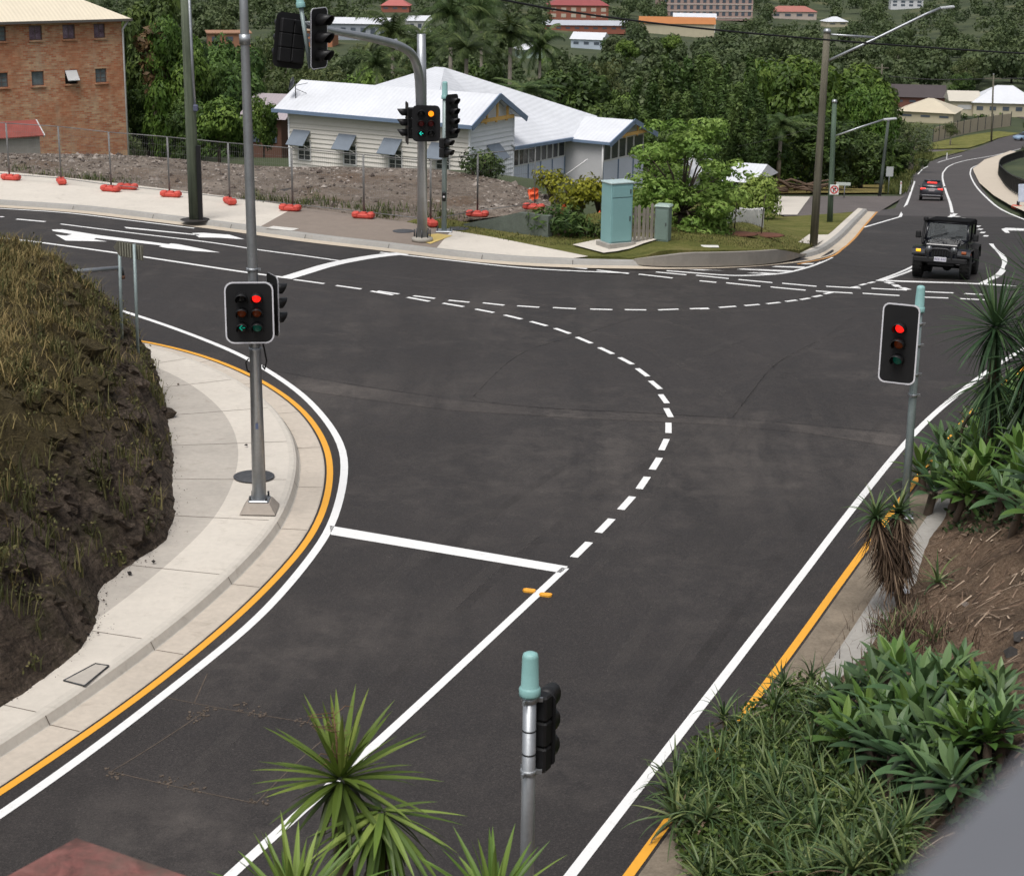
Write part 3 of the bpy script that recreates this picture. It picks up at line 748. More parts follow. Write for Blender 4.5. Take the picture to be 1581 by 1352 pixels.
# loose rubble at the toe
mb = MB()
def stone(mb, p, s_, r_):
    m = Matrix.Rotation(r_.uniform(0, 6.28), 3, 'Z') @ Matrix.Rotation(r_.uniform(-.5, .5), 3, 'X')
    a = [Vector(v) for v in ((1,0,0),(-1,0,0),(0,1,0),(0,-1,0),(0,0,1),(0,0,-1))]
    a = [m @ Vector((v.x*s_*r_.uniform(.6,1.2), v.y*s_*r_.uniform(.5,1), v.z*s_*r_.uniform(.4,.8))) + Vector(p) for v in a]
    mb.add(a, [(0,2,4),(2,1,4),(1,3,4),(3,0,4),(2,0,5),(1,2,5),(3,1,5),(0,3,5)])
for _ in range(800):
    i = r_.choice((2, 3, 4, 4, 5, 5, 6, 6, 7, 8, 9, 10, 11, 12, 13, 14)); p = LBT[i].lerp(LBT[i+1], r_.random()); off = abs(r_.gauss(0, .16)) - .10
    n = (LBT[i+1] - LBT[i]).normalized(); n = Vector((n.y, -n.x, 0))
    q = p + n * off; mb.cs = r_.random(); stone(mb, (q.x, q.y, .205 if off > -.02 else lb_z(q.x, q.y)), r_.uniform(.004, .015) * (1 if r_.random() < .95 else 2.4), r_)
o = mb.build('rubble', leafmat('rubble', (.015, .012, .01), (.05, .04, .033), (.14, .11, .085), .9, 0)); tag(o, 'small dark stones fallen from the bank onto the path', 'rubble', kind='stuff')
for px, py in ((200, 886), (237, 868), (380, 688)):
    p = G(px, py, .2); mb = MB(); stone(mb, (0, 0, .02), .05, r_)
    tag(mb.build('stone', mat('stone', (.03, .027, .025), .9), None, (p.x, p.y, p.z)), {200: 'dark stone lying alone on the path below the bank', 237: 'small dark stone on the path close to the toe of the bank', 380: 'tiny dark stone on the path beside the tall signal mast'}[px], 'stone')

# ---- right bank: mulch slope
ns = normals(YRc)
RBT = [p - n * (1.02 + .10 * math.sin(i * .35) + .06 * math.sin(i*1.1)) for i, (p, n) in enumerate(zip(YRc, ns))]
rbd_ = gridded(seg_dist([RBT[i] for i in range(0, len(RBT), 2)]), -17, 36, -7, 47)
def rbd(x, y): return -rbd_(x, y)
RBP = [(-.6, -.25), (0, 0), (.3, .16), (1.0, .6), (3, 2.0), (6, 4.3), (9, 6.8), (14, 9.4), (30, 10), (60, 10)]
def rb_z(x, y):
    t = rbd(x, y); z = lin(RBP, t)
    if t > 0: z += sst(0, 1.2, t) * (.16 * fbm(x*.7, y*.7, 3) + .06 * fbm(x*2.5, y*2.5, 1, 3))
    return .11 + z
def mulchmat():
    m, nt, b = nt_new('mulch_slope'); v = coords(nt, 'World')
    n1 = tex(nt, v, 1.3, 6, .65, .5); n2 = tex(nt, v, 17, 6, .8)
    mp = N(nt, 'ShaderNodeMapping'); nt.links.new(v, mp.inputs[0]); mp.inputs['Scale'].default_value = (1, .25, 1); mp.inputs['Rotation'].default_value = (0, 0, .8)
    n3 = tex(nt, mp.outputs[0], 30, 4, .8, 1.2)
    c = ramp(nt, mth(nt, 'ADD', mth(nt, 'MULTIPLY', n2, .5), mth(nt, 'MULTIPLY', n3, .5)), [(.34, (.07, .045, .030)), (.5, (.20, .135, .09)), (.66, (.40, .30, .215))])
    c = mixc(nt, ramp(nt, n1, [(.40, (.55,)*3), (.56, (0,)*3)]), c, (.07, .052, .038))
    nt.links.new(c, b.inputs['Base Color']); b.inputs['Roughness'].default_value = .95; b.inputs['Specular IOR Level'].default_value = .15
    bumpn(nt, b, mth(nt, 'ADD', n2, n3), .9, .06); return m
mb = hfield(rb_z, -16, 36, -6, 47, .3, lambda x, y: rbd(x, y) > -.45)
struct(mb, 'mulch_bank', mulchmat())
def RB(px, py): return on_surface(rb_z, px, py, 6, 60)
mb = MB()
for _ in range(9000):
    x, y = r_.uniform(3, 16), r_.uniform(15, 40)
    if rbd(x, y) < .1: continue
    z = rb_z(x, y); a = r_.uniform(0, 6.28); l = r_.uniform(.05, .28); w = r_.uniform(.006, .018); mb.cs = r_.random()
    d = Vector((math.cos(a), math.sin(a), 0)) * l / 2; p0 = Vector((x, y, 0)) - d; p1 = Vector((x, y, 0)) + d
    p0.z = rb_z(p0.x, p0.y) + .015; p1.z = rb_z(p1.x, p1.y) + .015 + r_.uniform(0, .04); n = Vector((-d.y, d.x, 0)).normalized() * w
    mb.face(p0 - n, p0 + n, p1 + n * .5, p1 - n * .5)
o = mb.build('leaf_litter', leafmat('leaf_litter', (.04, .026, .018), (.18, .12, .08), (.42, .33, .24), .9, 0)); tag(o, 'dry brown twigs and bark litter over the mulch slope', 'leaf litter', kind='stuff')

# ---- gravel lot behind the temporary fence
LOT_T = [T(*p) for p in ((-260, 248), (-130, 262), (0, 271), (202, 292), (380, 314.5), (462, 326), (483, 329), (560, 339), (632, 348), (690, 346), (740, 339), (800, 333), (850, 338), (880, 350))]
LOT_C = [D(*p) for p in ((-260, 238, 76), (-130, 237, 75.5), (0, 237, 75), (202, 240, 74.5), (400, 256, 74), (480, 258, 73.5), (520, 257, 73.5), (560, 258.5, 73), (640, 260, 73), (690, 263, 72), (750, 273, 71), (800, 285, 70), (850, 307, 68.5), (882, 336, 66.5))]
mb = MB(); rows = []; ca, cb = cr(LOT_T, .5), cr(LOT_C, .5)
def samp(c, t):
    x = t * (len(c) - 1); i = min(int(x), len(c) - 2); return c[i].lerp(c[i+1], x - i)
NR_ = 150; LOTG = []
for i in range(NR_ + 1):
    u = i / NR_; p, q = samp(ca, u), samp(cb, u); row = []
    for j in range(34):
        v = j / 25
        if v <= 1:
            w = p.lerp(q, v); w.z = p.z + .12 + (q.z - p.z - .12) * (sst(0, 1, v) * .5 + v * .5)
            k = math.sin(math.pi * min(1, v * 1.02))
        else: w = q + Vector((.3 * (v - 1) * 12, (v - 1) * 17, -8 * (v - 1)**1.2 * 3.2)); k = .3
        w.z += (.17 * fbm(w.x * .5, w.y * .5, 2) + .09 * fbm(w.x * 1.9, w.y * 1.9, 7, 3)) * k
        if j == 0: w.z -= .1
        row.append(w)
    rows.append(row)
mb.smooth = True; mb.grid([[tuple(v) for v in r] for r in rows])
m, nt, b = nt_new('gravel_soil'); v = coords(nt, 'World')
n1 = tex(nt, v, .5, 6, .65, .6); n2 = tex(nt, v, 6, 6, .75)
vo = N(nt, 'ShaderNodeTexVoronoi', i_Scale=5.0); nt.links.new(v, vo.inputs['Vector'])
c = ramp(nt, mth(nt, 'ADD', mth(nt, 'MULTIPLY', n1, .45), mth(nt, 'MULTIPLY', n2, .55)), [(.36, (.075, .054, .038)), (.5, (.165, .132, .105)), (.64, (.27, .225, .185))])
c = mixc(nt, ramp(nt, vo.outputs['Distance'], [(.05, (.8,)*3), (.22, (0,)*3)]), c, (.33, .30, .27), 'MIX')
c = mixc(nt, ramp(nt, tex(nt, v, .35, 3), [(.52, (0,)*3), (.68, (.7,)*3)]), c, (.12, .075, .045))
nt.links.new(c, b.inputs['Base Color']); b.inputs['Roughness'].default_value = .95; bumpn(nt, b, mth(nt, 'ADD', n2, vo.outputs['Distance']), .8, .12)
struct(mb, 'gravel_lot', m)
mb = MB()
def lot_pt(u, v):
    i = min(int(u * NR_), NR_ - 1); j = min(int(v * 25), 24); return rows[i][j].copy()
for _ in range(3600):
    u, v = r_.random(), r_.random() ** .9
    if r_.random() < .22: v = r_.uniform(.9, 1.0)
    p = lot_pt(u, v) + Vector((r_.uniform(-.25, .25), r_.uniform(-.1, .1), 0)); mb.cs = r_.random()
    stone(mb, p, r_.uniform(.03, .10) * (1 if r_.random() < .93 else 2.1), r_)
o = mb.build('gravel', leafmat('gravel', (.07, .055, .045), (.19, .165, .14), (.38, .34, .30), .9, 0)); tag(o, 'grey brown broken stones strewn over the cleared lot', 'gravel', kind='stuff')
mb = MB()
for _ in range(430):
    u = r_.choice((r_.uniform(.05, .45), r_.uniform(.60, .86), r_.uniform(.6, .86))); v = abs(r_.gauss(0, .12)) + .02
    if v > .5 or fbm(u * 40, v * 9, 1) < -.05: continue
    p = lot_pt(u, v)
    for _ in range(7):
        mb.cs = r_.random() * .8
        blade(mb, p + Vector((r_.gauss(0, .15), r_.gauss(0, .1), -.02)), r_.uniform(.10, .34), r_.uniform(.02, .04), r_.uniform(0, 6.28), r_.uniform(.2, 1.0))
o = mb.build('weeds', M['greengrass']); tag(o, 'low green weeds along the foot of the temporary fence', 'weeds', kind='stuff')

# ---- verge lawn and low walls
def lawnmat(name, a, b_, c_):
    m, nt, b = nt_new(name); v = coords(nt, 'World')
    f = mth(nt, 'ADD', mth(nt, 'MULTIPLY', tex(nt, v, .6, 6, .7, .4), .6), mth(nt, 'MULTIPLY', tex(nt, v, 12, 4, .8), .4))
    c = ramp(nt, f, [(.36, a), (.5, b_), (.64, c_)]); nt.links.new(c, b.inputs['Base Color']); b.inputs['Roughness'].default_value = .95; b.inputs['Specular IOR Level'].default_value = .1
    bumpn(nt, b, tex(nt, v, 40, 3, .9), .9, .05); return m
M['lawn'] = lawnmat('lawn', (.065, .08, .022), (.15, .155, .045), (.25, .215, .09))
M['drylawn'] = lawnmat('dry_lawn', (.10, .09, .03), (.2, .165, .06), (.32, .25, .10))
def vdz(x, y): return .17 + .27 * sst(3.3, 4.6, x) * (1 - sst(8.3, 10.2, x))
LA = [T(*p) for p in ((628, 350), (699, 363.5), (760, 373.5), (830, 387.5), (908, 403.5), (980, 406), (968, 398), (935, 386), (870, 372), (850, 366), (715, 350), (690, 345), (640, 346))]
fill(LA, .168, 'lawn', M['lawn'], .7, .3)
LB_ = [T(*p, .3) for p in ((846, 368), (880, 374), (938, 386.5), (972, 393), (1000, 396), (1036, 393), (1100, 393.5), (1180, 393), (1208, 390), (1234, 382), (1256, 372), (1274, 360), (1296, 344), (1316, 331), (1330, 322), (1300, 325), (1210, 331), (1180, 322), (1120, 316), (1000, 316), (880, 330), (850, 345))]
fill(LB_, vdz, 'lawn', M['lawn'], .7, .6)
fill([T(*p, .2) for p in ((1233, 373), (1249, 361), (1280, 361.5), (1268, 372), (1258, 377))], lambda x, y: vdz(x, y) + .012, 'crossing_ramp', M['conc_lt'])
fill([T(*p) for p in ((1192, 304), (1251, 305), (1231, 333), (1195, 333))], .05, 'driveway', M['conc_lt'])
fill([T(*p) for p in ((1060, 303), (1192, 299), (1395, 298), (1402, 292), (1392, 285), (1330, 283), (1200, 286), (1050, 290))], .03, 'dry_verge', M['drylawn'], 2)
fill([T(*p) for p in ((1398, 297), (1408, 270), (1424, 252), (1455, 241), (1492, 233), (1478, 231), (1430, 236), (1400, 246), (1380, 262), (1372, 285), (1380, 297))], .04, 'roadside_grass', lawnmat('road_grass', (.045, .06, .015), (.11, .125, .035), (.2, .18, .07)), 3)
fill([T(*p) for p in ((1430, 231), (1495, 229), (1540, 214), (1575, 206), (1540, 203), (1490, 210), (1440, 221))], .06, 'roadside_grass', lawnmat('far_grass', (.08, .09, .025), (.16, .165, .05), (.26, .22, .09)), 4)
def colpx(p):
    v = CM.transposed() @ (p - CP); return W/2 + F * v.x / -v.z
i0 = min(i for i, p in enumerate(FKc) if colpx(p) > 1120)
mb = MB(); sweep(mb, FKc[i0:], [(.715, .157), (.85, .172), (1.0, .174), (1.06, .1)]); struct(mb, 'kerb_strip', M['conc_lt'])
# right-hand path below the dark fence
fill([T(*p) for p in ((1502, 262), (1512, 285), (1534, 305), (1560, 321), (1600, 340), (1660, 360), (1660, 310), (1581, 292), (1560, 284), (1546, 268), (1548, 250), (1570, 236), (1560, 234), (1520, 248))], .16, 'footpath', concrete('path_hill', (.56, .49, .40), .1, .2), 2)
def wall_poly(pts, z0, z1, th, name, m, cap=None, ramp_=None):
    mb = MB(); ns = normals(pts)
    rws = []
    for i, (p, n) in enumerate(zip(pts, ns)):
        zz = z1 if ramp_ is None else z0 + (z1 - z0) * ramp_[i]
        b0 = tz(p.x, p.y)
        rws.append([(p.x, p.y, b0 + z0), (p.x, p.y, b0 + zz), (p.x + n.x*th, p.y + n.y*th, b0 + zz), (p.x + n.x*th, p.y + n.y*th, b0 + z0)])
    mb.grid(rws); mb.face(*rws[0]); mb.face(*reversed(rws[-1]))
    return mb.build(name, m)
wp = smooth(cr([T(*p, .16) for p in ((978, 402), (1000, 406), (1058, 406.5), (1130, 405), (1180, 402.5), (1215, 398), (1245, 389))], .4), 3)
o = wall_poly(wp, .05, .47, .16, 'retaining_wall', concrete('wall_conc', (.27, .25, .22), .15, .5, scale=3), None, [min(1, max(.15, (len(wp) - 1 - i) / len(wp) * 2.4)) * min(1, .35 + i / len(wp) * 4) for i in range(len(wp))])
tag(o, 'low curved grey concrete wall along the lawn behind the far kerb', 'retaining wall')
wp = cr([T(*p, .16) for p in ((716, 349), (760, 355), (800, 361), (846, 367))], .4)
o = wall_poly(wp, .02, .86, .25, 'retaining_wall', mat('green_wall', (.115, .135, .115), .9, .3, 2, bump=.3, bscale=9), None, [.25 + .75 * min(1, i / (len(wp) - 1) * 1.5) for i in range(len(wp))])
tag(o, 'green stained garden wall at the end of the gravel lot', 'retaining wall')
# ================================================================== traffic signals, poles, fence, street furniture
ORD = 'first second third fourth fifth sixth seventh eighth ninth tenth eleventh twelfth thirteenth fourteenth fifteenth sixteenth seventeenth eighteenth nineteenth twentieth'.split()
def rrect(w, h, r, n=5):
    pts = []
    for cx, cz, a0 in ((w/2-r, h/2-r, 0), (-w/2+r, h/2-r, 90), (-w/2+r, -h/2+r, 180), (w/2-r, -h/2+r, 270)):
        for k in range(n + 1):
            a = R(a0 + 90*k/n); pts.append((cx + r*math.cos(a), cz + r*math.sin(a)))
    return pts
M['lens_off'] = mat('lens_off', (.02, .02, .022), .15, .2, 5)
M['lens_red'] = glow('lens_red', (1.0, .015, .01), 1.3); M['lens_amber'] = glow('lens_amber', (1.0, .26, .01), 1.8)
M['lens_amber_dim'] = glow('lens_amber_dim', (.20, .035, .006), .14); M['lens_green_dim'] = glow('lens_green_dim', (.005, .09, .06), .25)
M['lens_red_dim'] = glow('lens_red_dim', (.14, .012, .012), .12)
M['arrow_green'] = glow('arrow_green', (.02, .80, .62), 1.1); M['arrow_dim'] = glow('arrow_dim', (.0, .42, .28), .55)
def signal_head(parent, pos, yaw, cols=1, rows=3, size=.2, board=None, lit=None, border=True, tilt=0.0, visor=.24, name='signal_head'):
    """lantern facing local -Y; children: lenses, visors, border"""
    lit = lit or {}; pit = size * 1.32
    mb = MB(); bw, bh = board or (cols * pit + .08, rows * pit + .08)
    if board:
        rr = rrect(bw, bh, min(bw, bh) * .18)
        mb.extrude([(x, .0, z) for x, z in rr], (0, .012, 0))
    for c in range(cols):
        for r0 in range(rows):
            x, z = (c - (cols-1)/2) * pit, ((rows-1)/2 - r0) * pit
            mb.bbox((x, .012 + .075, z), (pit * .94, .15, pit * .96), .02)
            if not board: mb.bbox((x, -.012, z), (pit * .94, .05, pit * .96), .015)
    mb.box((0, .17, bh*.36), (.08, .05, .03)); mb.box((0, .17, -bh*.36), (.08, .05, .03))
    hd = mb.build(name, M['blackboard'], parent); hd.location = pos
    hd.rotation_euler = (tilt, 0, yaw)
    if board and border:
        a, b_ = rrect(bw, bh, min(bw, bh)*.18), rrect(bw - .05, bh - .05, min(bw, bh)*.18 - .02); k = len(a); mb = MB()
        vs = [(x, -.004, z) for x, z in a] + [(x, -.004, z) for x, z in b_] + [(x, .016, z) for x, z in a]
        mb.add(vs, [(i, (i+1) % k, k + (i+1) % k, k + i) for i in range(k)] + [(2*k+i, 2*k+(i+1) % k, (i+1) % k, i) for i in range(k)])
        mb.build('border', M['boardborder'], hd)
    for c in range(cols):
        for r0 in range(rows):
            x, z = (c - (cols-1)/2) * pit, ((rows-1)/2 - r0) * pit; y0 = -.006 if board else -.04
            m = Matrix.Rotation(R(90), 3, 'X'); mb = MB()
            mb.lathe((x, y0, z), [(size*.38, 0), (size*.38, .006), (size*.26, .014), (0, .018)], 20, m)
            key = lit.get((c, r0)); arrow = isinstance(key, str) and key.startswith('arrow')
            mb.build('lens', M['lens_off'] if (key is None or arrow) else M[key], hd)
            if arrow:
                s_ = size * .32; mb = MB(); y1 = y0 - .024
                for pts in ([(-.9, 0), (-.1, .85), (.12, .62), (-.45, 0)], [(-.9, 0), (-.45, 0), (.12, -.62), (-.1, -.85)], [(.05, .14), (.8, .14), (.8, -.14), (.05, -.14)]):
                    mb.face(*[(x + a*s_, y1, z + b_*s_) for a, b_ in pts])
                mb.build('arrow', M[key], hd)
            # cut-away visor: open at the bottom, sloping front
            mb = MB(); n = 20; rv = size * .54
            vs, fs = [], []
            for k in range(n + 1):
                a = R(-38 + 256*k/n); cx, cz = math.cos(a), math.sin(a)
                d = visor * (.45 + .55 * (cz*.5 + .5))
                vs += [(x + rv*cx, y0, z + rv*cz), (x + rv*cx*.97, y0 - d, z + rv*cz*.97), (x + rv*.93*cx, y0 - d, z + rv*.93*cz), (x + rv*.95*cx, y0, z + rv*.95*cz)]
            for k in range(n):
                b0 = 4*k
                for q in range(4): fs.append((b0+q, b0+4+q, b0+4+(q+1) % 4, b0+(q+1) % 4))
            mb.smooth = True; mb.add(vs, fs); mb.build('visor', M['black'], hd)
    return hd
def clamp(parent, pos, rad):
    mb = MB(); mb.lathe((0, 0, -.025), [(rad+.004, 0), (rad+.012, .003), (rad+.012, .047), (rad+.004, .05)], 14)
    for a in (0, 2.1, 4.2): mb.box(((rad+.03)*math.cos(a), (rad+.03)*math.sin(a), 0), (.06, .025, .04), a)
    o = mb.build('clamp', M['galv'], parent); o.location = pos; return o
def finial(parent, pos, r, h):
    mb = MB(); mb.lathe((0, 0, 0), [(r*1.12, 0), (r*1.15, .02), (r*1.15, h*.17), (r*1.02, h*.2), (r*.95, h*.22), (r*.86, h*.9), (r*.78, h*.97), (r*.5, h*1.0), (0, h*1.005)], 20)
    o = mb.build('finial', M['teal'], parent); o.location = pos; return o
def foot(parent, w, n_bolt=4):
    mb = MB(); mb.bbox((0, 0, .02), (w, w, .04), .02); o = mb.build('base_plate', M['galv'], parent)
    for k in range(n_bolt):
        a = math.pi/4 + k*math.pi/2; mb = MB(); mb.tube([(w*.55*math.cos(a), w*.55*math.sin(a), .03), (w*.55*math.cos(a), w*.55*math.sin(a), .13)], .018, 6); mb.build('bolt', M['steel_dk'], o)
    return o

# ---- tall mast on the left corner
b0 = G(401, 786, .19); t = thing('signal_mast', 'tall galvanised signal mast with twin column red light on the left path', 'traffic signal', b0)
mb = MB(); mb.tube([(0, 0, .1), (0, 0, 4), (-.02, 0, 8.3), (-.02, 0, 11.5)], [.125, .088, .072, .06], 8); mb.build('pole', M['galv'], t)
mb = MB()
for k, (w_, z_) in enumerate(((.62, 0), (.40, .17))): pass
v0 = [(a*.31, b*.31, 0) for a, b in ((-1,-1),(1,-1),(1,1),(-1,1))]; v1 = [(a*.2, b*.2, .17) for a, b in ((-1,-1),(1,-1),(1,1),(-1,1))]
mb.add(v0 + v1, [(3,2,1,0),(4,5,6,7),(0,1,5,4),(1,2,6,5),(2,3,7,6),(3,0,4,7)]); mb.build('plinth', concrete('plinth', (.36, .32, .28), .15, .4), t)
mb = MB(); mb.bbox((0, 0, .19), (.36, .36, .04), .02); bp = mb.build('base_plate', M['galv'], t)
for k in range(4):
    a = math.pi/4 + k*math.pi/2; mb = MB(); mb.tube([(.2*math.cos(a), .2*math.sin(a), .2), (.2*math.cos(a), .2*math.sin(a), .29)], .02, 6); mb.build('bolt', M['steel_dk'], bp)
signal_head(t, D(385, 483, b0.y - .30) - b0, R(6), 2, 3, .19, (.82, 1.06), {(1, 0): 'lens_red', (0, 1): 'lens_amber_dim', (1, 1): 'lens_amber_dim', (0, 2): 'arrow_dim', (1, 2): 'lens_green_dim'})
signal_head(t, D(422, 470, b0.y + .15) - b0, R(118), 1, 3, .19, (.54, 1.04), {}, True)
clamp(t, (-.01, 0, 4.28), .088); clamp(t, (0, 0, 2.9), .098)
mb = MB(); mb.tube([(.12, -.05, 3.1), (.16, -.06, 2.95), (.2, -.05, 2.7), (.16, -.03, 2.55), (.12, 0, 2.6)], .016, 6); mb.tube([(-.1, -.1, 2.75), (-.15, -.1, 2.68), (-.13, -.1, 2.55), (-.1, -.05, 2.5)], .014, 6); mb.build('cable', M['rubber'], t)
mb = MB(); mb.tube([(-.02, 0, 8.0), (-.02, 0, 8.16)], [.092, .092], 10); mb.build('collar', M['galv'], t)
mb = MB(); mb.box((.01, -.115, 1.55), (.05, .004, .10)); mb.build('sticker', mat('sticker_blue', (.10, .13, .22), .5), t)

# ---- right-hand signal post
b1 = G(1396, 798, .11); b1 = D(1396, 798, b1.y); t = thing('signal_post', 'slim signal post showing a red light above the agaves, white edged board', 'traffic signal', (b1.x, b1.y, .11))
q_ = D(1419, 480, b1.y) - Vector((b1.x, b1.y, .11)); hp = q_.z
mb = MB(); mb.tube([(0, 0, 0), q_ * .5, q_], [.074, .068, .062], 14); mb.build('pole', M['steel_gr'], t); foot(t, .3)
finial(t, q_ - Vector((0, 0, .02)), .085, .46)
signal_head(t, D(1388, 531, b1.y - .2) - Vector((b1.x, b1.y, .11)), R(-24), 1, 3, .21, (.64, 1.40), {(0, 0): 'lens_red', (0, 1): 'lens_amber_dim', (0, 2): 'lens_green_dim'})
for z_ in (.94, .84, .70, .60): clamp(t, q_ * z_, .066)

# ---- near post seen from behind
b2 = D(813, 1322, 15.2); top = D(818, 1070, 15.2)
zb = rb_z(top.x, 15.2) if rbd(top.x, 15.2) > 0 else .11
t = thing('signal_post', 'near grey signal post seen from behind with teal cap and black lantern', 'traffic signal', (top.x, 15.2, zb))
hp = top.z - zb
mb = MB(); mb.tube([(0, 0, 0), (0, 0, hp)], [.07, .063], 16); mb.build('pole', M['galv'], t); foot(t, .3)
finial(t, (0, 0, hp - .02), .088, .43)
mb = MB(); mb.tube([(0, 0, hp - .38), (0, 0, hp - .365)], .066, 16); mb.build('strap', M['black'], t)
mb = MB(); mb.tube([(0, 0, hp - .62), (0, 0, hp - .605)], .067, 16); mb.build('strap', M['black'], t)
clamp(t, (0, 0, hp - .06), .063); clamp(t, (0, 0, hp - .80), .066)
signal_head(t, (.12, .22, hp - .45), R(152), 1, 3, .2, (.30, .72), {}, False)

# ---- mast arm across the main road
b3 = G(652, 372, .17); t = thing('signal_mast', 'curved mast arm signal over the main road with amber light and green arrow', 'traffic signal', b3)
def lp(px, py, y): return D(px, py, y) - b3
yb = b3.y
mb = MB(); mb.tube([(0, 0, 0), (0, 0, 5.0), (-.02, 0, 6.45)], [.165, .145, .135], 14); mb.build('pole', M['galv'], t)
arm = cr([lp(650, 200, yb - .02), lp(649, 150, yb - .12), lp(646, 112, yb - .3), lp(637, 86, yb - .8), lp(618, 72, yb - 1.6), lp(585, 62, yb - 2.6), lp(540, 53, yb - 3.9), lp(503, 46, yb - 5), lp(470, 39, yb - 5.9)], .25)
mb = MB(); mb.tube(arm, [.16 - .075*i/len(arm) for i in range(len(arm))], 12); mb.build('arm', M['galv'], t)
p_ = lp(612, 69, yb - 1.8); mb = MB(); mb.lathe(p_, [(.165, -.05), (.17, -.03), (.17, .03), (.165, .05)], 12, Matrix.Rotation(R(80), 3, 'Y')); mb.build('joint_ring', M['galv'], t)
mb = MB(); mb.lathe((0, 0, 0), [(.32, 0), (.34, .02), (.34, .10), (.26, .14)], 20); pl = mb.build('plinth', concrete('plinth2', (.36, .34, .3), .15, .4), t)
for k in range(8):
    a = k*math.pi/4; mb = MB(); mb.tube([(.25*math.cos(a), .25*math.sin(a), .12), (.25*math.cos(a), .25*math.sin(a), .38)], .025, 6); mb.build('bolt', M['steel_dk'], pl)
signal_head(t, D(658, 191, yb - .28) - b3, R(4), 2, 3, .23, (.88, 1.12), {(1, 0): 'lens_amber', (0, 1): 'lens_red_dim', (1, 1): 'lens_red_dim', (0, 2): 'arrow_green'}, False)
signal_head(t, D(628, 190, yb - .05) - b3, R(-78), 1, 3, .24, (.62, 1.3), {}, False, visor=.3)
# overhead cluster at the arm end
tip = lp(471, 52, yb - 6)
ang = Vector((.14, 0, -1)).normalized()
mb = MB(); mb.tube([tip - ang*.75, tip + ang*.95], .06, 12); mb.build('drop_pole', M['steel_gr'], t)
fo = finial(t, tip - ang*.7, .11, .75); fo.rotation_euler = (0, R(-8), 0)
h1 = signal_head(t, tip + Vector((-.46, .30, -.22)), R(-142), 2, 3, .3, (1.0, 1.5), {}, False, visor=.42); h1.rotation_euler = (0, R(-8), R(-142))
h2 = signal_head(t, tip + Vector((.40, -.1, -.12)), R(58), 1, 3, .36, (.74, 1.66), {}, True, visor=.46); h2.rotation_euler = (R(3), R(-2), R(58))
mb = MB(); mb.tube([tip + Vector((0, 0, .3)), tip + Vector((.4, -.05, .3))], .035, 8); mb.build('bracket', M['galv'], t)
mb = MB(); mb.tube([tip + Vector((0.05, 0, -.6)), tip + Vector((.42, -.05, -.6))], .035, 8); mb.build('bracket', M['galv'], t)

# ---- pedestal behind it
b4 = G(685.5, 357, .17); t = thing('signal_post', 'thin signal post with teal cap behind the curved mast, pedestrian lantern below', 'traffic signal', b4)
hp = 4.35
mb = MB(); mb.tube([(0, 0, 0), (.02, 0, hp)], [.085, .075], 12); mb.build('pole', M['steel_gr'], t); foot(t, .55)
finial(t, (.02, 0, hp - .05), .10, .55)
signal_head(t, (.26, -.1, 3.75), R(48), 1, 4, .24, (.56, 1.42), {(0, 0): 'lens_red_dim'}, False, visor=.3)
signal_head(t, (.05, -.2, 2.75), R(55), 1, 2, .24, None, {}, False, visor=.3, name='pedestrian_head')
mb = MB(); mb.bbox((0, -.1, 1.15), (.12, .08, .3), .02); bt = mb.build('push_button', M['black'], t)
mb = MB(); mb.lathe((0, -.145, 1.15), [(.035, 0), (.035, .012)], 12, Matrix.Rotation(R(90), 3, 'X')); mb.build('button', M['boardborder'], bt)

# ---- timber power poles
def timber(name, col):
    m, nt, b = nt_new(name); v = coords(nt); mp = N(nt, 'ShaderNodeMapping'); nt.links.new(v, mp.inputs[0]); mp.inputs['Scale'].default_value = (9, 9, .35)
    f = mth(nt, 'ADD', mth(nt, 'MULTIPLY', tex(nt, mp.outputs[0], 1.4, 6, .7, .5), .6), mth(nt, 'MULTIPLY', tex(nt, v, .5, 4), .4))
    c = ramp(nt, f, [(.35, sc_(col, .5)), (.5, col), (.68, sc_(col, 1.45))]); nt.links.new(c, b.inputs['Base Color']); b.inputs['Roughness'].default_value = .9
    bumpn(nt, b, tex(nt, mp.outputs[0], 4, 5, .8), .5, .03); return m
M['pole_green'] = timber('treated_timber', (.105, .125, .085)); M['pole_grey'] = timber('weathered_timber', (.125, .115, .085)); M['pole_green2'] = timber('green_timber', (.085, .125, .09))
def pole(base, topp, r0, r1, label, m, top_cap=False):
    t = thing('power_pole', label, 'power pole', base); d = Vector(topp) - Vector(base)
    mb = MB(); mb.tube([(0, 0, 0), d * .33, d * .66, d], [r0, r0*.67 + r1*.33, r0*.33 + r1*.67, r1], 14); mb.build('pole', m, t)
    if top_cap: mb = MB(); mb.lathe(d, [(r1*1.15, -.02), (r1*1.18, .05), (r1*.8, .12), (0, .14)], 12); mb.build('pole_cap', M['galv'], t)
    return t, d
bs = G(301, 339, .16); tp = D(284, -70, bs.y); t, d = pole(bs, tp, .195, .17, 'thick green stained timber power pole with grey conduit on the far path', M['pole_green'])
mb = MB(); mb.tube([Vector((.17, -.15, 3.8)), d * .6 + Vector((.15, -.15, 0)), d + Vector((.13, -.14, 0))], .045, 8); mb.build('conduit', M['galv'], t)
mb = MB(); mb.box(Vector((.22, -.10, 1.25)), (.14, .12, 2.5)); mb.build('cable_guard', M['black'], t)
mb = MB(); mb.bbox(Vector((.2, -.2, 3.75)), (.16, .12, .22), .03); mb.build('junction_box', mat('bluegrey', (.10, .11, .17), .6), t)
mb = MB(); mb.lathe((0, 0, .003), [(.5, 0), (.48, .006), (.19, .012)], 14); mb.build('bitumen_collar', M['asphalt'], t)
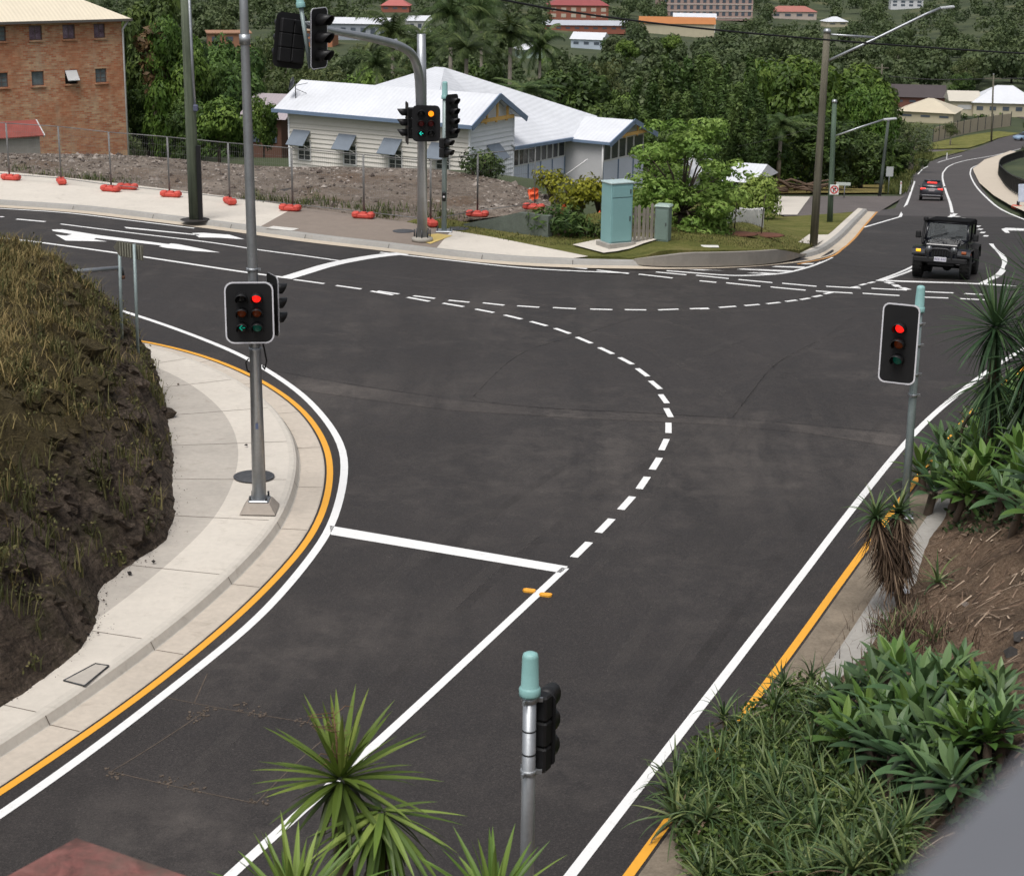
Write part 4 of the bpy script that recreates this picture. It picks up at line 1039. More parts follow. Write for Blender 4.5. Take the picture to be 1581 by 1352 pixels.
def lamp_arm(t, pts, tip_len, r=.035):
    mb = MB(); mb.tube(pts, r, 8); a = mb.build('lamp_arm', M['galv'], t)
    d = (pts[-1] - pts[-2]); d.z *= .25; d.normalize(); m = d.to_track_quat('X', 'Z').to_matrix()
    mb = MB(); mb.bbox(pts[-1] + d * tip_len * .5, (tip_len, .22, .09), .03, m); mb.build('lamp_head', mat('lamp_grey', (.45, .47, .48), .5), a)
def TP(px, py): p = T(px, py); return p
bs = T(1256, 378, .2); tp = D(1277, 50, bs.y); t, d = pole(bs, tp, .15, .12, 'tall weathered timber power pole with long street lamp arm over the hill road', M['pole_grey'], True)
lamp_arm(t, [D(1279, 94, bs.y) - bs, D(1352, 60, bs.y + .3) - bs, D(1430, 22, bs.y + .6) - bs, D(1452, 13, bs.y + .8) - bs], .55, .05)
mb = MB(); mb.tube([D(1277, 53.5, bs.y) - bs, D(1350, 58, bs.y + .3) - bs], .04, 8); mb.build('tie_bar', M['galv'], t)
bs = T(1281, 345, .1); tp = D(1288.5, 158, bs.y); t, d = pole(bs, tp, .14, .11, 'shorter green timber pole carrying the no turn sign and a lamp arm', M['pole_green2'], True)
lamp_arm(t, [D(1290, 210, bs.y) - bs, D(1330, 196, bs.y + .2) - bs, D(1364, 185, bs.y + .4) - bs], .65, .045)
poleb = bs.copy()
bs = T(1358, 303); tp = D(1371.5, 187, bs.y); t, d = pole(bs, tp, .13, .10, 'leaning dark timber pole beyond the side street verge', timber('dark_timber', (.07, .085, .075)), True)
bs = T(1530.5, 219); tp = D(1534, 115, bs.y); t, d = pole(bs, tp, .18, .15, 'distant grey power pole beside the cream house fence', M['pole_grey'], True)
mb = MB(); mb.box(d + Vector((0, 0, -.8)), (3.2, .2, .2)); mb.build('cross_arm', M['pole_grey'], t)
bs = D(1361, 140, 420); bs.z = tz(bs.x, bs.y); tp = D(1362, 99, 420); t, d = pole(bs, tp, .2, .18, 'faint far off power pole standing among the valley trees', M['pole_grey'])
mb = MB(); mb.box(d + Vector((0, 0, -.9)), (3.2, .25, .25)); mb.build('cross_arm', M['pole_grey'], t)
# overhead cables
def cable(pts, r, label):
    mb = MB(); mb.tube(cr(pts, 1.5), r, 6); tag(mb.build('overhead_cable', M['black']), label, 'cable')
cable([D(560, -62, 42), D(765, -2, 46), D(1000, 35, 50), D(1277, 62, 54), D(1581, 83, 58), D(1800, 92, 62)], .030, 'thick black overhead cable sagging across the top of the view')
cable([D(1372, 118, 400), D(1440, 123, 400), D(1534, 122, 395), D(1700, 119, 390)], .10, 'thin grey power line between the two far poles')
cable([D(1140, 226, 90), D(1200, 213, 85), D(1281, 188, 75)], .012, 'thin service wire leading left from the green pole to the trees')

# ---- signs
def ngon(c, r, n, m): return [m @ Vector((r*math.cos(2*math.pi*k/n), 0, r*math.sin(2*math.pi*k/n))) + Vector(c) for k in range(n)]
M['signwhite'] = mat('sign_white', (.72, .72, .72), .5, .05); M['signred'] = mat('sign_red', (.55, .02, .02), .5, .05); M['signblack'] = M['black']
p = D(1288, 293, poleb.y - .35); t = thing('no_turn_sign', 'white square sign with red ring and black turn arrow on green pole', 'road sign', p)
s_ = .215
mb = MB(); mb.bbox((0, 0, 0), (2*s_, .02, 2.2*s_), .005); mb.build('sign_board', M['signwhite'], t)
mb = MB(); k = 28
vs = [(.195*math.cos(2*math.pi*i/k), -.014, .195*math.sin(2*math.pi*i/k)) for i in range(k)] + [(.145*math.cos(2*math.pi*i/k), -.014, .145*math.sin(2*math.pi*i/k)) for i in range(k)]
mb.add(vs, [(i, (i+1) % k, k+(i+1) % k, k+i) for i in range(k)]); mb.face((-.13, -.017, .10), (-.10, -.017, .13), (.13, -.017, -.10), (.10, -.017, -.13)); mb.build('red_ring', M['signred'], t)
mb = MB(); mb.face((-.06, -.0145, -.13), (-.02, -.0145, -.13), (-.02, -.0145, .04), (-.06, -.0145, .04)); mb.face((-.06, -.0145, .04), (.04, -.0145, .04), (.04, -.0145, .08), (-.06, -.0145, .08)); mb.face((.04, -.0145, .0), (.115, -.0145, .06), (.04, -.0145, .12)); mb.build('arrow', M['signblack'], t)
p = T(1303, 306); t = thing('street_name_sign', 'small pale street name blade on a thin post beside the green pole', 'road sign', p, R(-8))
zt = D(1300, 284, p.y).z - p.z
mb = MB(); mb.tube([(0, 0, 0), (0, 0, zt + .1)], .04, 8); mb.build('post', M['galv'], t); mb = MB(); mb.bbox((-.1, -.06, zt), (1.0, .03, .22), .01); mb.build('sign_board', mat('sign_pale', (.5, .55, .5), .5), t)
p = T(1371, 300); t = thing('road_sign', 'small pale rectangular sign facing the road beyond the leaning pole', 'road sign', p); zt = D(1373, 265, p.y).z - p.z
mb = MB(); mb.tube([(0, 0, 0), (0, 0, zt + .3)], .04, 8); mb.build('post', M['galv'], t); mb = MB(); mb.bbox((0, -.06, zt), (.55, .02, .75), .01); mb.build('sign_board', mat('sign_grey', (.42, .44, .44), .5), t)
p = T(1390, 300); t = thing('guide_post', 'white roadside guide post in grass at the road edge', 'guide post', p); mb = MB(); mb.box((0, 0, .5), (.12, .05, 1.0), None, .9); mb.build('post', M['signwhite'], t); mb = MB(); mb.box((0, -.028, .85), (.06, .01, .12)); mb.build('reflector', M['signred'], t)
p = T(1461.5, 246); t = thing('guide_post', 'far white guide post at the mouth of the side road', 'guide post', p); mb = MB(); mb.box((0, 0, .5), (.14, .06, 1.0), None, .9); mb.build('post', M['signwhite'], t)
p = T(1577, 322); t = thing('roadwork_sign', 'white folding roadwork sign on red feet at the right edge', 'road sign', p, R(12))
mb = MB(); mb.bbox((0.2, 0, .95), (1.0, .04, 1.1), .01, Matrix.Rotation(R(-10), 3, 'X')); mb.build('sign_board', mat('sign_bluewhite', (.50, .55, .66), .5), t)
mb = MB(); mb.box((-.25, 0, .22), (.05, .3, .45)); mb.box((.65, 0, .22), (.05, .3, .45)); mb.build('frame', M['steel_dk'], t)
mb = MB(); mb.bbox((-.3, 0, .1), (.5, .6, .2), .05); mb.bbox((.7, 0, .1), (.5, .6, .2), .05); mb.build('foot', mat('foot_red', (.6, .06, .03), .6), t)
# chevron board seen from behind, two posts standing in the bank
pA, pB = on_surface(lb_z, 188, 524, 20, 60) or G(188, 524, .3), on_surface(lb_z, 213, 545, 20, 60) or G(213, 545, .3)
t = thing('chevron_sign', 'grey back of a pointed road sign on two posts beside the bank', 'road sign', (pB.x, pB.y, pB.z))
for p_, tpx in ((pA, (184, 374)), (pB, (207, 377))):
    q = D(tpx[0], tpx[1], p_.y) - pB; b_ = p_ - pB; mb = MB(); mb.tube([b_ + Vector((0, 0, -.2)), q], .035, 8); mb.build('post', M['steel_gr'], t)
yy = pB.y + .12; a0, a1, a2, a3, a4 = [D(x, y, yy) - pB for x, y in ((181, 372), (221, 379), (221, 403), (184, 395), (175, 381))]
mb = MB(); mb.extrude([a0, a1, a2, a3, a4], (0, .02, 0)); mb.build('sign_board', mat('sign_back', (.12, .115, .09), .6, .2, 4), t)
mb = MB()
for k in range(9):
    u = .08 + k * .105; p_, q = a0.lerp(a1, u), a3.lerp(a2, u); mb.box((p_ + q) / 2 + Vector((0, -.012, 0)), (.022, .02, (p_ - q).length * .9))
mb.build('stiffener', mat('sign_rib', (.24, .235, .19), .6), t)
p0, p1 = D(60, 424, 40.6), D(186, 414, 42.6)
t = thing('steel_pipe', 'horizontal grey pipe with rusty elbow sticking out of the grassy bank', 'pipe', p1)
mb = MB(); mb.tube([p0 - p1, Vector((0, 0, 0))], .06, 10); mb.build('pipe', M['galv'], t); mb = MB(); mb.tube([Vector((-.06, 0, .0)), Vector((.02, 0, -.02)), Vector((.03, 0, -.2))], .064, 10); mb.build('elbow', M['steel_dk'], t); mb = MB(); mb.tube([Vector((.03, 0, -.18)), Vector((.03, 0, -.26))], .072, 10); mb.build('end_ring', M['brown_steel'], t)

# ---- temporary fence
M['redplastic'] = mat('red_plastic', (.56, .075, .055), .6, .25, 3); M['fencewire'] = mat('fence_wire', (.20, .20, .20), .6, .2, 3, .4)
FP = [(-70, 269), (15, 277.5), (95, 283.5), (172, 294), (262, 303), (355, 314), (452, 324), (562, 336), (665, 348), (737, 334), (826, 323)]
fp = [G(x, y, .17) for x, y in FP]
for i in range(len(fp) - 1):
    a, b_ = fp[i], fp[i + 1]; d = b_ - a; d.z = 0; l = d.length; u = d / l; hgt = 2.15
    t = thing('wire_fence', 'galvanised wire fence panel, %s from the left end of the gravel lot' % ORD[i], 'fence panel', a + Vector((0, 0, 0)), math.atan2(u.y, u.x), 'temporary fence panels round the gravel lot')
    zs = [b_.z - a.z + .0, 0]
    mb = MB(); e = .022
    for x in (e, l - e): mb.tube([(x, 0, .12), (x, 0, hgt)], .017, 6)
    for z_ in (.2, hgt): mb.tube([(e, 0, z_), (l - e, 0, z_)], .015, 6)
    mb.build('frame', M['fencewire'], t)
    mb = MB(); x = e + .08
    while x < l - e: mb.add([(x - .0022, 0, .2), (x + .0022, 0, .2), (x + .0022, 0, hgt), (x - .0022, 0, hgt)], [(0, 1, 2, 3)]); x += .085
    z_ = .45
    while z_ < hgt: mb.add([(e, -.001, z_ - .0022), (e, -.001, z_ + .0022), (l - e, -.001, z_ + .0022), (l - e, -.001, z_ - .0022)], [(0, 1, 2, 3)]); z_ += .28
    mb.build('wire_mesh', M['fencewire'], t)
mb = MB()
mb.bbox((0, 0, .085), (.24, .62, .15), .04); mb.bbox((0, -.24, .12), (.28, .22, .2), .05); mb.bbox((0, .24, .12), (.28, .22, .2), .05); mb.box((0, 0, .19), (.16, .2, .06), None, .8)
blk = mb
bm_me = None
for i, (x, y, rz_) in enumerate([(17, 278, 75), (95, 284, 20), (171, 295.5, 70), (197, 292.5, 80), (264, 304, 80), (355, 315, 25), (448, 325.5, 75), (561, 337, 78), (666, 349, 15), (737, 335, 80), (824, 324, 70)]):
    p = G(x, y, .17)
    if bm_me is None: o = blk.build('plastic_weight', M['redplastic']); bm_me = o.data
    else: o = bpy.data.objects.new('plastic_weight', bm_me); COL.objects.link(o)
    o.location = p; o.rotation_euler = (0, 0, R(rz_)); o.scale = (1.15, 1.1, 1.0)
    tag(o, 'red plastic fence foot, %s from the left along the fence line' % ORD[i], 'fence foot', 'red feet under the temporary fence')

# ---- cabinets
p = T(951, 371, .4); t = thing('utility_cabinet', 'tall teal utility cabinet on a grey plinth on the lawn', 'cabinet', (p.x, p.y, tz(p.x, p.y) + vdz(p.x, p.y)), R(27))
mt_ = mat('cabinet_teal', (.22, .40, .41), .5, .06, 2)
mb = MB(); mb.bbox((0, 0, .09), (.98, .82, .22), .01); mb.build('plinth', M['conc_grey'], t)
mb = MB(); mb.bbox((0, 0, 1.12), (.78, .62, 1.86), .015); mb.build('body', mt_, t)
mb = MB(); mb.bbox((0, -.318, .92), (.70, .02, 1.36), .01); dr = mb.build('door', mt_, t); mb = MB(); mb.bbox((.29, -.335, .95), (.04, .03, .16), .01); mb.build('handle', M['steel_dk'], dr)
mb = MB(); mb.bbox((0, -.318, 1.80), (.70, .02, .34), .01); dr = mb.build('door', mt_, t); mb = MB(); mb.bbox((.29, -.335, 1.80), (.04, .03, .14), .01); mb.build('handle', M['steel_dk'], dr)
mb = MB(); mb.bbox((0, 0, 2.075), (.84, .68, .06), .02); mb.build('lid', mat('cabinet_top', (.42, .52, .52), .5), t)
fill([T(*q, .3) for q in ((884, 374), (922, 366), (984, 367.5), (1014, 378.6), (932, 386.5))], lambda x, y: vdz(x, y) + .055, 'cabinet_pad', M['conc_lt'])
p = T(1023, 373, .4); t = thing('utility_cabinet', 'small grey green cabinet standing beside the weathered paling fence', 'cabinet', (p.x, p.y, tz(p.x, p.y) + vdz(p.x, p.y)), R(-20))
mg_ = mat('cabinet_grey', (.17, .235, .21), .6, .12, 2)
mb = MB(); mb.bbox((0, 0, .54), (.44, .40, 1.1), .015); mb.build('body', mg_, t); mb = MB(); mb.bbox((0, -.205, .52), (.38, .02, .95), .01); dr = mb.build('door', mg_, t)
mb = MB(); mb.box((.14, -.22, .55), (.03, .02, .1)); mb.build('handle', M['steel_dk'], dr); mb = MB(); mb.box((0, 0, 1.12), (.50, .46, .06), None, .85); mb.build('lid', mat('cabinet_top2', (.33, .42, .38), .5), t)

# ---- lids in the paths
def lid(px, py, dz, r, name, label, m, square=None, rz_=0):
    p = G(px, py, dz); mb = MB()
    if square: mb.bbox((0, 0, .006), (square[0], square[1], .012), .004); 
    else: mb.lathe((0, 0, 0), [(r, 0), (r, .008), (r*.93, .012), (r*.92, .006), (r*.88, .006), (r*.87, .012), (0, .012)], 28)
    o = mb.build(name, m, None, p); o.rotation_euler = (0, 0, rz_); return tag(o, label, 'lid')
iron = mat('cast_iron', (.085, .088, .095), .6, .3, 9, .3)
lid(392, 735, .196, .38, 'manhole_cover', 'round dark manhole cover right behind the tall left signal mast', iron)
lid(623, 357, .166, .36, 'manhole_cover', 'round dark manhole cover in the brown path left of the curved mast', iron)
lid(708, 353, .18, .34, 'manhole_cover', 'round dark manhole cover in the grass behind the thin signal post', iron)
p0, p1, p2, p3 = [G(*q, .178) for q in ((98, 1050), (147, 1024), (168, 1027), (130, 1058))]
mb = MB(); cxy = (p0 + p1 + p2 + p3) / 4
mb.face(*[v - cxy for v in (p0, p3, p2, p1)]); o = mb.build('pit_lid', M['conc'], None, cxy); tag(o, 'rectangular concrete pit lid set in the pale kerb strip', 'lid')
mb = MB()
q = [v - cxy for v in (p0, p3, p2, p1)]
for a, b_ in zip(q, q[1:] + q[:1]): mb.tube([a, b_], .012, 4)
mb.build('lid_frame', M['steel_dk'], o)
lid(436, 353, .166, 0, 'pit_lid', 'white rectangular pit lid in the pale path near the brown paving', mat('lid_white', (.62, .60, .56), .8), (1.0, .45), R(-25))
p = T(1096, 382, .42); lid(1096, 382, .44, 0, 'pit_lid', 'white rectangular pit lid on the lawn above the curved wall', mat('lid_white2', (.66, .65, .6), .8), (.55, .35), R(0)).location = (p.x, p.y, tz(p.x, p.y) + vdz(p.x, p.y) + .01)

# ---- picket fences on the house boundary
def pickets(a, b_, h, w, gap, label, m, seed, jag=.04):
    r_ = random.Random(seed); d = b_ - a; l = Vector((d.x, d.y, 0)).length; t = thing('picket_fence', label, 'fence', a, math.atan2(d.y, d.x)); dz = d.z / l
    mb = MB(); x = 0
    while x < l:
        hh = h + r_.uniform(-jag, jag); z0 = dz * x; tl = r_.uniform(-.02, .02)
        mb.extrude([(x, -.012, z0), (x + w, -.012, z0), (x + w + tl, -.012, z0 + hh - .05), (x + w/2 + tl, -.012, z0 + hh), (x + tl, -.012, z0 + hh - .05)], (0, .02, 0)); x += w + gap
    mb.build('palings', m, t)
    for zz_ in (.3, h - .3):
        mb = MB(); mb.extrude([(0, .012, zz_ - .04), (l, .012, zz_ - .04 + dz*l), (l, .012, zz_ + .04 + dz*l), (0, .012, zz_ + .04)], (0, .04, 0)); mb.build('rail', m, t)
    n = max(1, int(l / 2.4))
    for k in range(n + 1):
        mb = MB(); mb.box((l*k/n, .08, dz*l*k/n + h/2), (.1, .1, h + .04)); mb.build('post', m, t)
M['oldwood'] = timber('grey_palings', (.23, .21, .18)); M['whitewood'] = mat('white_pickets', (.66, .66, .64), .7, .1, 5)
a, b_ = T(971, 371, .4), T(1013, 372, .4)
pickets(a, b_, 1.12, .10, .035, 'weathered grey paling fence between the two utility cabinets', M['oldwood'], 3, .08)
a, b_ = T(1110, 357, .2), T(1178, 354, .2)
pickets(a, b_, .80, .14, .05, 'short white picket fence right of the leafy garden tree', M['whitewood'], 5, .02)
# red and orange plastic scraps
scr = mat('orange_plastic', (.75, .12, .04), .6, .15, 4)
for px, py, s_, lab in ((823, 304, .34, 'orange plastic flag on a stake beside the red foot'), (870, 327, .22, 'orange plastic scrap caught in the bush by the garden wall'), (921, 341, .26, 'orange plastic scrap lying left of the teal cabinet')):
    p = D(px, py, 66.5 if px < 850 else 63.2); mb = MB(); r_ = random.Random(px); n = 4
    mb.grid([[(s_*(i/n - .5) + r_.uniform(-.05, .05), r_.uniform(-.12, .12), s_*1.4*(j/n - .5) + r_.uniform(-.05, .05) + .15*i/n) for i in range(n+1)] for j in range(n+1)])
    mb.tube([(-s_*.4, .03, -1.1), (-s_*.4, .03, s_*.6)], .015, 5)
    tag(mb.build('plastic_scrap', scr, None, p), lab, 'plastic scrap')
# ---- dark railing beside the hill path
rl = smooth(cr([T(*q, .2) for q in ((1660, 345), (1600, 319), (1581, 307), (1560, 294), (1547, 279), (1541.5, 266), (1548, 256), (1564, 249), (1581, 244), (1640, 236))], .8), 3)
t = thing('railing', 'curved black steel railing along the pale hill path', 'railing', rl[0])
o_ = rl[0]; mb = MB()
for z_ in (.12, 1.25): mb.tube([p - o_ + Vector((0, 0, z_)) for p in rl], .05, 6)
mb.build('rail', M['black'], t); mb = MB(); acc = 0
for a, b_ in zip(rl, rl[1:]):
    k = max(1, int((b_ - a).length / .16))
    for j in range(k): q = a.lerp(b_, j / k) - o_; mb.add([q + Vector(v) for v in ((-.014, 0, .12), (.014, 0, .12), (.014, 0, 1.25), (-.014, 0, 1.25))], [(0, 1, 2, 3)])
mb.build('balusters', M['black'], t)
for i in range(0, len(rl), 4):
    mb = MB(); q = rl[i] - o_; mb.box(q + Vector((0, 0, .65)), (.09, .09, 1.3)); mb.build('post', M['black'], t)

# ---- close foreground: red wall top and the out-of-focus handrail
zt = 5.75; A_, B_, C_ = G(20, 1347, zt), G(118, 1293, zt), G(292, 1353, zt)
A2 = B_ + (A_ - B_).normalized() * 3.2; C2 = B_ + (C_ - B_).normalized() * 3.2
t = thing('garden_wall', 'corner of a dull red painted wall top low in the frame', 'wall', (B_.x, B_.y, 0))
mred, nt, b = nt_new('red_paint_concrete'); v = coords(nt, 'World'); f = tex(nt, v, 3.2, 8, .72, .6)
c = ramp(nt, f, [(.36, (.085, .035, .03)), (.5, (.20, .075, .065)), (.66, (.29, .13, .115))]); c = mixc(nt, ramp(nt, tex(nt, v, 1.1, 5, .7), [(.5, (0,)*3), (.66, (.8,)*3)]), c, (.10, .075, .06))
nt.links.new(c, b.inputs['Base Color']); b.inputs['Roughness'].default_value = .85; bumpn(nt, b, tex(nt, v, 22, 5), .3, .01)
o_ = Vector((B_.x, B_.y, 0)); E_ = A2 + (C2 - B_)
mb = MB(); mb.prism([(p - o_)[:2] for p in (B_, A2, E_, C2)], zt - .16, zt); mb.build('coping', mred, t)
inn = [(p - o_) * .97 + (E_ - o_) * .015 for p in (B_, A2, E_, C2)]
mb = MB(); mb.prism([p[:2] for p in inn], 0, zt - .16); mb.build('wall_body', mat('red_brick_body', (.18, .075, .06), .9, .25, 4, bump=.3), t)
zt = CAMH - .39; A_, B_ = G(1385, 1368, zt), G(1600, 1145, zt); d = (B_ - A_).normalized(); n = Vector((d.y, -d.x, 0))
A2, B2 = A_ - d * 1.5, B_ + d * 2.5
t = thing('handrail', 'blurred grey metal handrail close by at the bottom right', 'handrail', (A2.x, A2.y, zt)); o_ = A2
mgr = mat('rail_grey', (.135, .14, .155), .5, .06, 3)
mb = MB(); mb.extrude([Vector((0, 0, 0)), B2 - A2, B2 - A2 + n * .5, n * .5], (0, 0, -.05)); mb.build('top_rail', mgr, t)
for k in (.1, .9):
    q = (B2 - A2) * k + n * .25; mb = MB(); mb.box(q + Vector((0, 0, -.6)), (.06, .06, 1.1)); mb.build('post', mgr, t)
# ================================================================== buildings
def clap(mb, p0, p1, z0, z1, step=.17, out=(0, 0)):
    """weatherboards from p0 to p1 (x,y); out: outward unit vector"""
    z = z0
    while z < z1 - .01:
        zt = min(z + step, z1); o = .055
        a, b_ = (p0[0] + out[0]*o, p0[1] + out[1]*o), (p1[0] + out[0]*o, p1[1] + out[1]*o)
        mb.add([(a[0], a[1], z), (b_[0], b_[1], z), (p1[0], p1[1], zt), (p0[0], p0[1], zt), (p0[0], p0[1], z), (p1[0], p1[1], z)], [(0, 1, 2, 3), (4, 5, 1, 0)])
        z += step
def roofmat(name, col, var=.06, freq=8.0):
    m, nt, b = nt_new(name); v = coords(nt)
    f = mth(nt, 'ADD', mth(nt, 'MULTIPLY', tex(nt, v, .35, 6, .7), .7), mth(nt, 'MULTIPLY', tex(nt, v, 5, 4), .3))
    c = ramp(nt, f, [(.32, sc_(col, 1 - var*1.6)), (.66, sc_(col, 1 + var))]); b.inputs['Roughness'].default_value = .45
    w = N(nt, 'ShaderNodeTexWave', i_Scale=freq * .16); nt.links.new(v, w.inputs['Vector']); c = mixc(nt, mth(nt, 'MULTIPLY', w.outputs['Fac'], .16), c, sc_(col, .6)); nt.links.new(c, b.inputs['Base Color']); bumpn(nt, b, w.outputs['Fac'], .25, .03); return m
M['roofwhite'] = roofmat('white_roof', (.68, .70, .74), .09); M['wb'] = mat('weatherboard_cream', (.66, .63, .58), .75, .07, 1.2)
M['wb2'] = mat('weatherboard_white', (.80, .82, .86), .75, .06, 1.2); M['trim_blue'] = mat('trim_blue', (.16, .22, .32), .55, .1, 2)
M['glass'] = mat('dark_glass', (.03, .035, .04), .08, .3, 1.5, spec=.8); M['winwhite'] = mat('window_white', (.6, .6, .6), .6, .06)
M['bracket'] = mat('bracket_timber', (.62, .38, .12), .7, .15, 4); M['hood'] = mat('hood_grey', (.16, .19, .23), .5, .12, 3); M['panel'] = mat('panel_bluewhite', (.62, .66, .76), .75, .06, 1)
def window(parent, c, w, h, ax, name='window', gl=None, mull=1, trans=0, fr=.06, fm_=None):
    """c centre, ax: 'x' or 'y' wall run direction; built proud of the wall toward negative side via sign in c"""
    mb = MB(); X = Vector((1, 0, 0)) if ax == 'x' else Vector((0, 1, 0)); Y = Vector((0, 1, 0)) if ax == 'x' else Vector((1, 0, 0)); c = Vector(c)
    def bar(u, z, bw, bh, th=.06):
        s_ = (bw, th, bh) if ax == 'x' else (th, bw, bh); mb.box(c + X*u + Vector((0, 0, z)), s_)
    bar(0, h/2, w + fr, fr); bar(0, -h/2, w + fr, fr); bar(-w/2, 0, fr, h - fr); bar(w/2, 0, fr, h - fr)
    for i in range(mull): bar(-w/2 + w*(i+1)/(mull+1), 0, fr*.7, h - fr, .05)
    for i in range(trans): bar(0, -h/2 + h*(i+1)/(trans+1), w - fr, fr*.6, .048)
    f = mb.build(name, fm_ or M['winwhite'], parent)
    mb = MB(); s_ = (w - .01, .02, h - .01) if ax == 'x' else (.02, w - .01, h - .01); mb.box(c, s_); mb.build('pane', gl or M['glass'], f); return f

# ---------------- the white timber house
ang_ = math.atan2(-.5196, .8544)
hs_ = thing('timber_house', 'white weatherboard house with broad white roofs and blue gables behind the lot', 'house', (-12.1, 92, 0), ang_)
mb = MB(); clap(mb, (.3, .4), (11.3, .4), -4.4, .42, .23, (0, -1)); mb.build('wall', M['wb'], hs_)
mb = MB(); mb.face((.3, .4, -4.4), (.3, 4.4, -4.4), (.3, 4.4, .42), (.3, 2.4, 1.6), (.3, .4, .42)); mb.build('wall', M['wb'], hs_)
mb = MB(); clap(mb, (11.3, .4), (11.3, 4.4), -4.4, .42, .23, (1, 0)); mb.face((11.3, .4, .42), (11.3, 4.4, .42), (11.3, 2.4, 1.62)); mb.build('wall', M['wb2'], hs_)
for y in (.4, 4.4): mb = MB(); mb.box((11.32, y, -2), (.1, .1, 4.85)); mb.build('corner_board', M['wb2'], hs_)
mb = MB(); mb.box((.3, .38, -2), (.1, .1, 4.85)); mb.build('corner_board', M['wb2'], hs_)
th = .05
def slab(mb, pts):
    pts = [Vector(p) for p in pts]; mb.extrude(pts, (0, 0, -th))
A1, A2 = (5.2, 6.5, 2.4), (5.8, 6.5, 2.4)
mb = MB()
slab(mb, [(-.35, -.05, .42), (11.75, -.05, .42), (11.75, 2.4, 1.7), (-.45, 2.4, 1.7)]); slab(mb, [(-.45, 2.405, 1.695), (4.3, 2.405, 1.695), (4.3, 4.8, .45), (-.35, 4.8, .45)]); slab(mb, [(8.2, 2.405, 1.695), (11.75, 2.405, 1.695), (11.75, 4.85, .42), (8.2, 4.85, .42)])
slab(mb, [(4.25, 2.38, 1.69), (8.25, 2.38, 1.69), A2, A1]); slab(mb, [(4.25, 2.38, 1.69), A1, (2.2, 11, .2), (2.2, 4.8, .5)])
slab(mb, [A2, (8.2, 2.4, 1.69), (11.5, 4.3, -1.02)]); slab(mb, [A2, (11.5, 4.3, -1.02), (11.5, 10.2, -1.12)]); slab(mb, [A2, (11.5, 10.2, -1.12), (11.1, 13.5, -.36)]); slab(mb, [A1, A2, (11.1, 13.5, -.36), (6, 15, -.6), (2.2, 11, .2)])
slab(mb, [(10.2, 12.6, -.3), (13.85, 12.6, -.3), (13.85, 10.0, -1.22), (11.45, 10.0, -1.2)]); slab(mb, [(10.2, 12.61, -.305), (13.85, 12.61, -.305), (13.85, 15.2, -1.22), (10.5, 15.2, -1.2)])
mb.build('roof', M['roofwhite'], hs_)
def beam(a, b_, w, h, m, name, parent):
    a, b_ = Vector(a), Vector(b_); d = b_ - a; mt = d.to_track_quat('X', 'Z').to_matrix(); mb = MB(); mb.box((a + b_) / 2, (d.length, w, h), mt); return mb.build(name, m, parent)
beam((11.8, -.15, .30), (11.8, 2.42, 1.64), .06, .26, M['trim_blue'], 'barge_board', hs_); beam((11.8, 2.38, 1.64), (11.8, 4.95, .30), .06, .26, M['trim_blue'], 'barge_board', hs_)
beam((13.9, 9.9, -1.33), (13.9, 12.62, -.36), .06, .26, M['trim_blue'], 'barge_board', hs_); beam((13.9, 12.58, -.36), (13.9, 15.3, -1.33), .06, .26, M['trim_blue'], 'barge_board', hs_)
beam((-.4, -.12, .34), (11.8, -.12, .34), .12, .18, M['trim_blue'], 'gutter', hs_); beam((11.55, 4.3, -1.12), (11.55, 10.1, -1.22), .12, .16, M['trim_blue'], 'gutter', hs_); beam((11.5, 9.98, -1.28), (13.9, 9.98, -1.3), .1, .14, M['trim_blue'], 'gutter', hs_)
def gable_truss(x, y0, y1, zb, zt, n):
    mid = (y0 + y1) / 2; mb = MB(); mb.box((x, mid, zb), (.10, (y1 - y0) * .80, .17)); fr = mb.build('gable_bracket', M['bracket'], hs_)
    for k in range(n):
        y = y0 + (y1 - y0) * (k + 1) / (n + 1); top_ = zb + (zt - zb) * (1 - abs(y - mid) / ((y1 - y0) / 2)); mb = MB()
        mb.box((x, y, (zb + top_) / 2 + .03), (.08, .11, max(.05, top_ - zb - .06))); mb.build('stud', M['bracket'], fr)
        mb = MB(); mb.box((x, y - .1, zb - .1), (.08, .12, .12)); mb.build('stud', M['bracket'], fr)
gable_truss(11.62, .5, 4.3, .52, 1.6, 3); gable_truss(13.72, 10.5, 14.7, -1.02, -.42, 2)
for i, px in enumerate((455, 525, 595, 668)):
    k = (px - 790) / 2750; u = (92*k + 12.1) / (.8544 + .5196*k)
    w_ = window(hs_, (u + .15, .36, -1.62), .78, 1.0, 'x', mull=1, trans=1)
    mb = MB(); mb.extrude([(u - .55, .36, -.60), (u + .55, .36, -.60), (u + .55, -.3, -1.28), (u - .55, -.3, -1.28)], (0, -.01, -.03)); h_ = mb.build('window_hood', M['hood'], hs_)
    for s_ in (-.5, .5): mb = MB(); mb.tube([(u + s_, .37, -1.55), (u + s_, -.25, -1.27)], .025, 5); mb.build('stay', M['winwhite'], h_)
window(hs_, (11.34, 2.5, -1.75), .9, 1.0, 'y')
mb = MB(); mb.extrude([(11.33, 1.9, -.75), (11.33, 3.1, -.75), (11.98, 3.1, -1.4), (11.98, 1.9, -1.4)], (.01, 0, -.03)); h_ = mb.build('window_hood', M['hood'], hs_)
for y in (1.95, 3.05): mb = MB(); mb.tube([(11.34, y, -1.75), (11.95, y, -1.41)], .025, 5); mb.build('stay', M['winwhite'], h_)
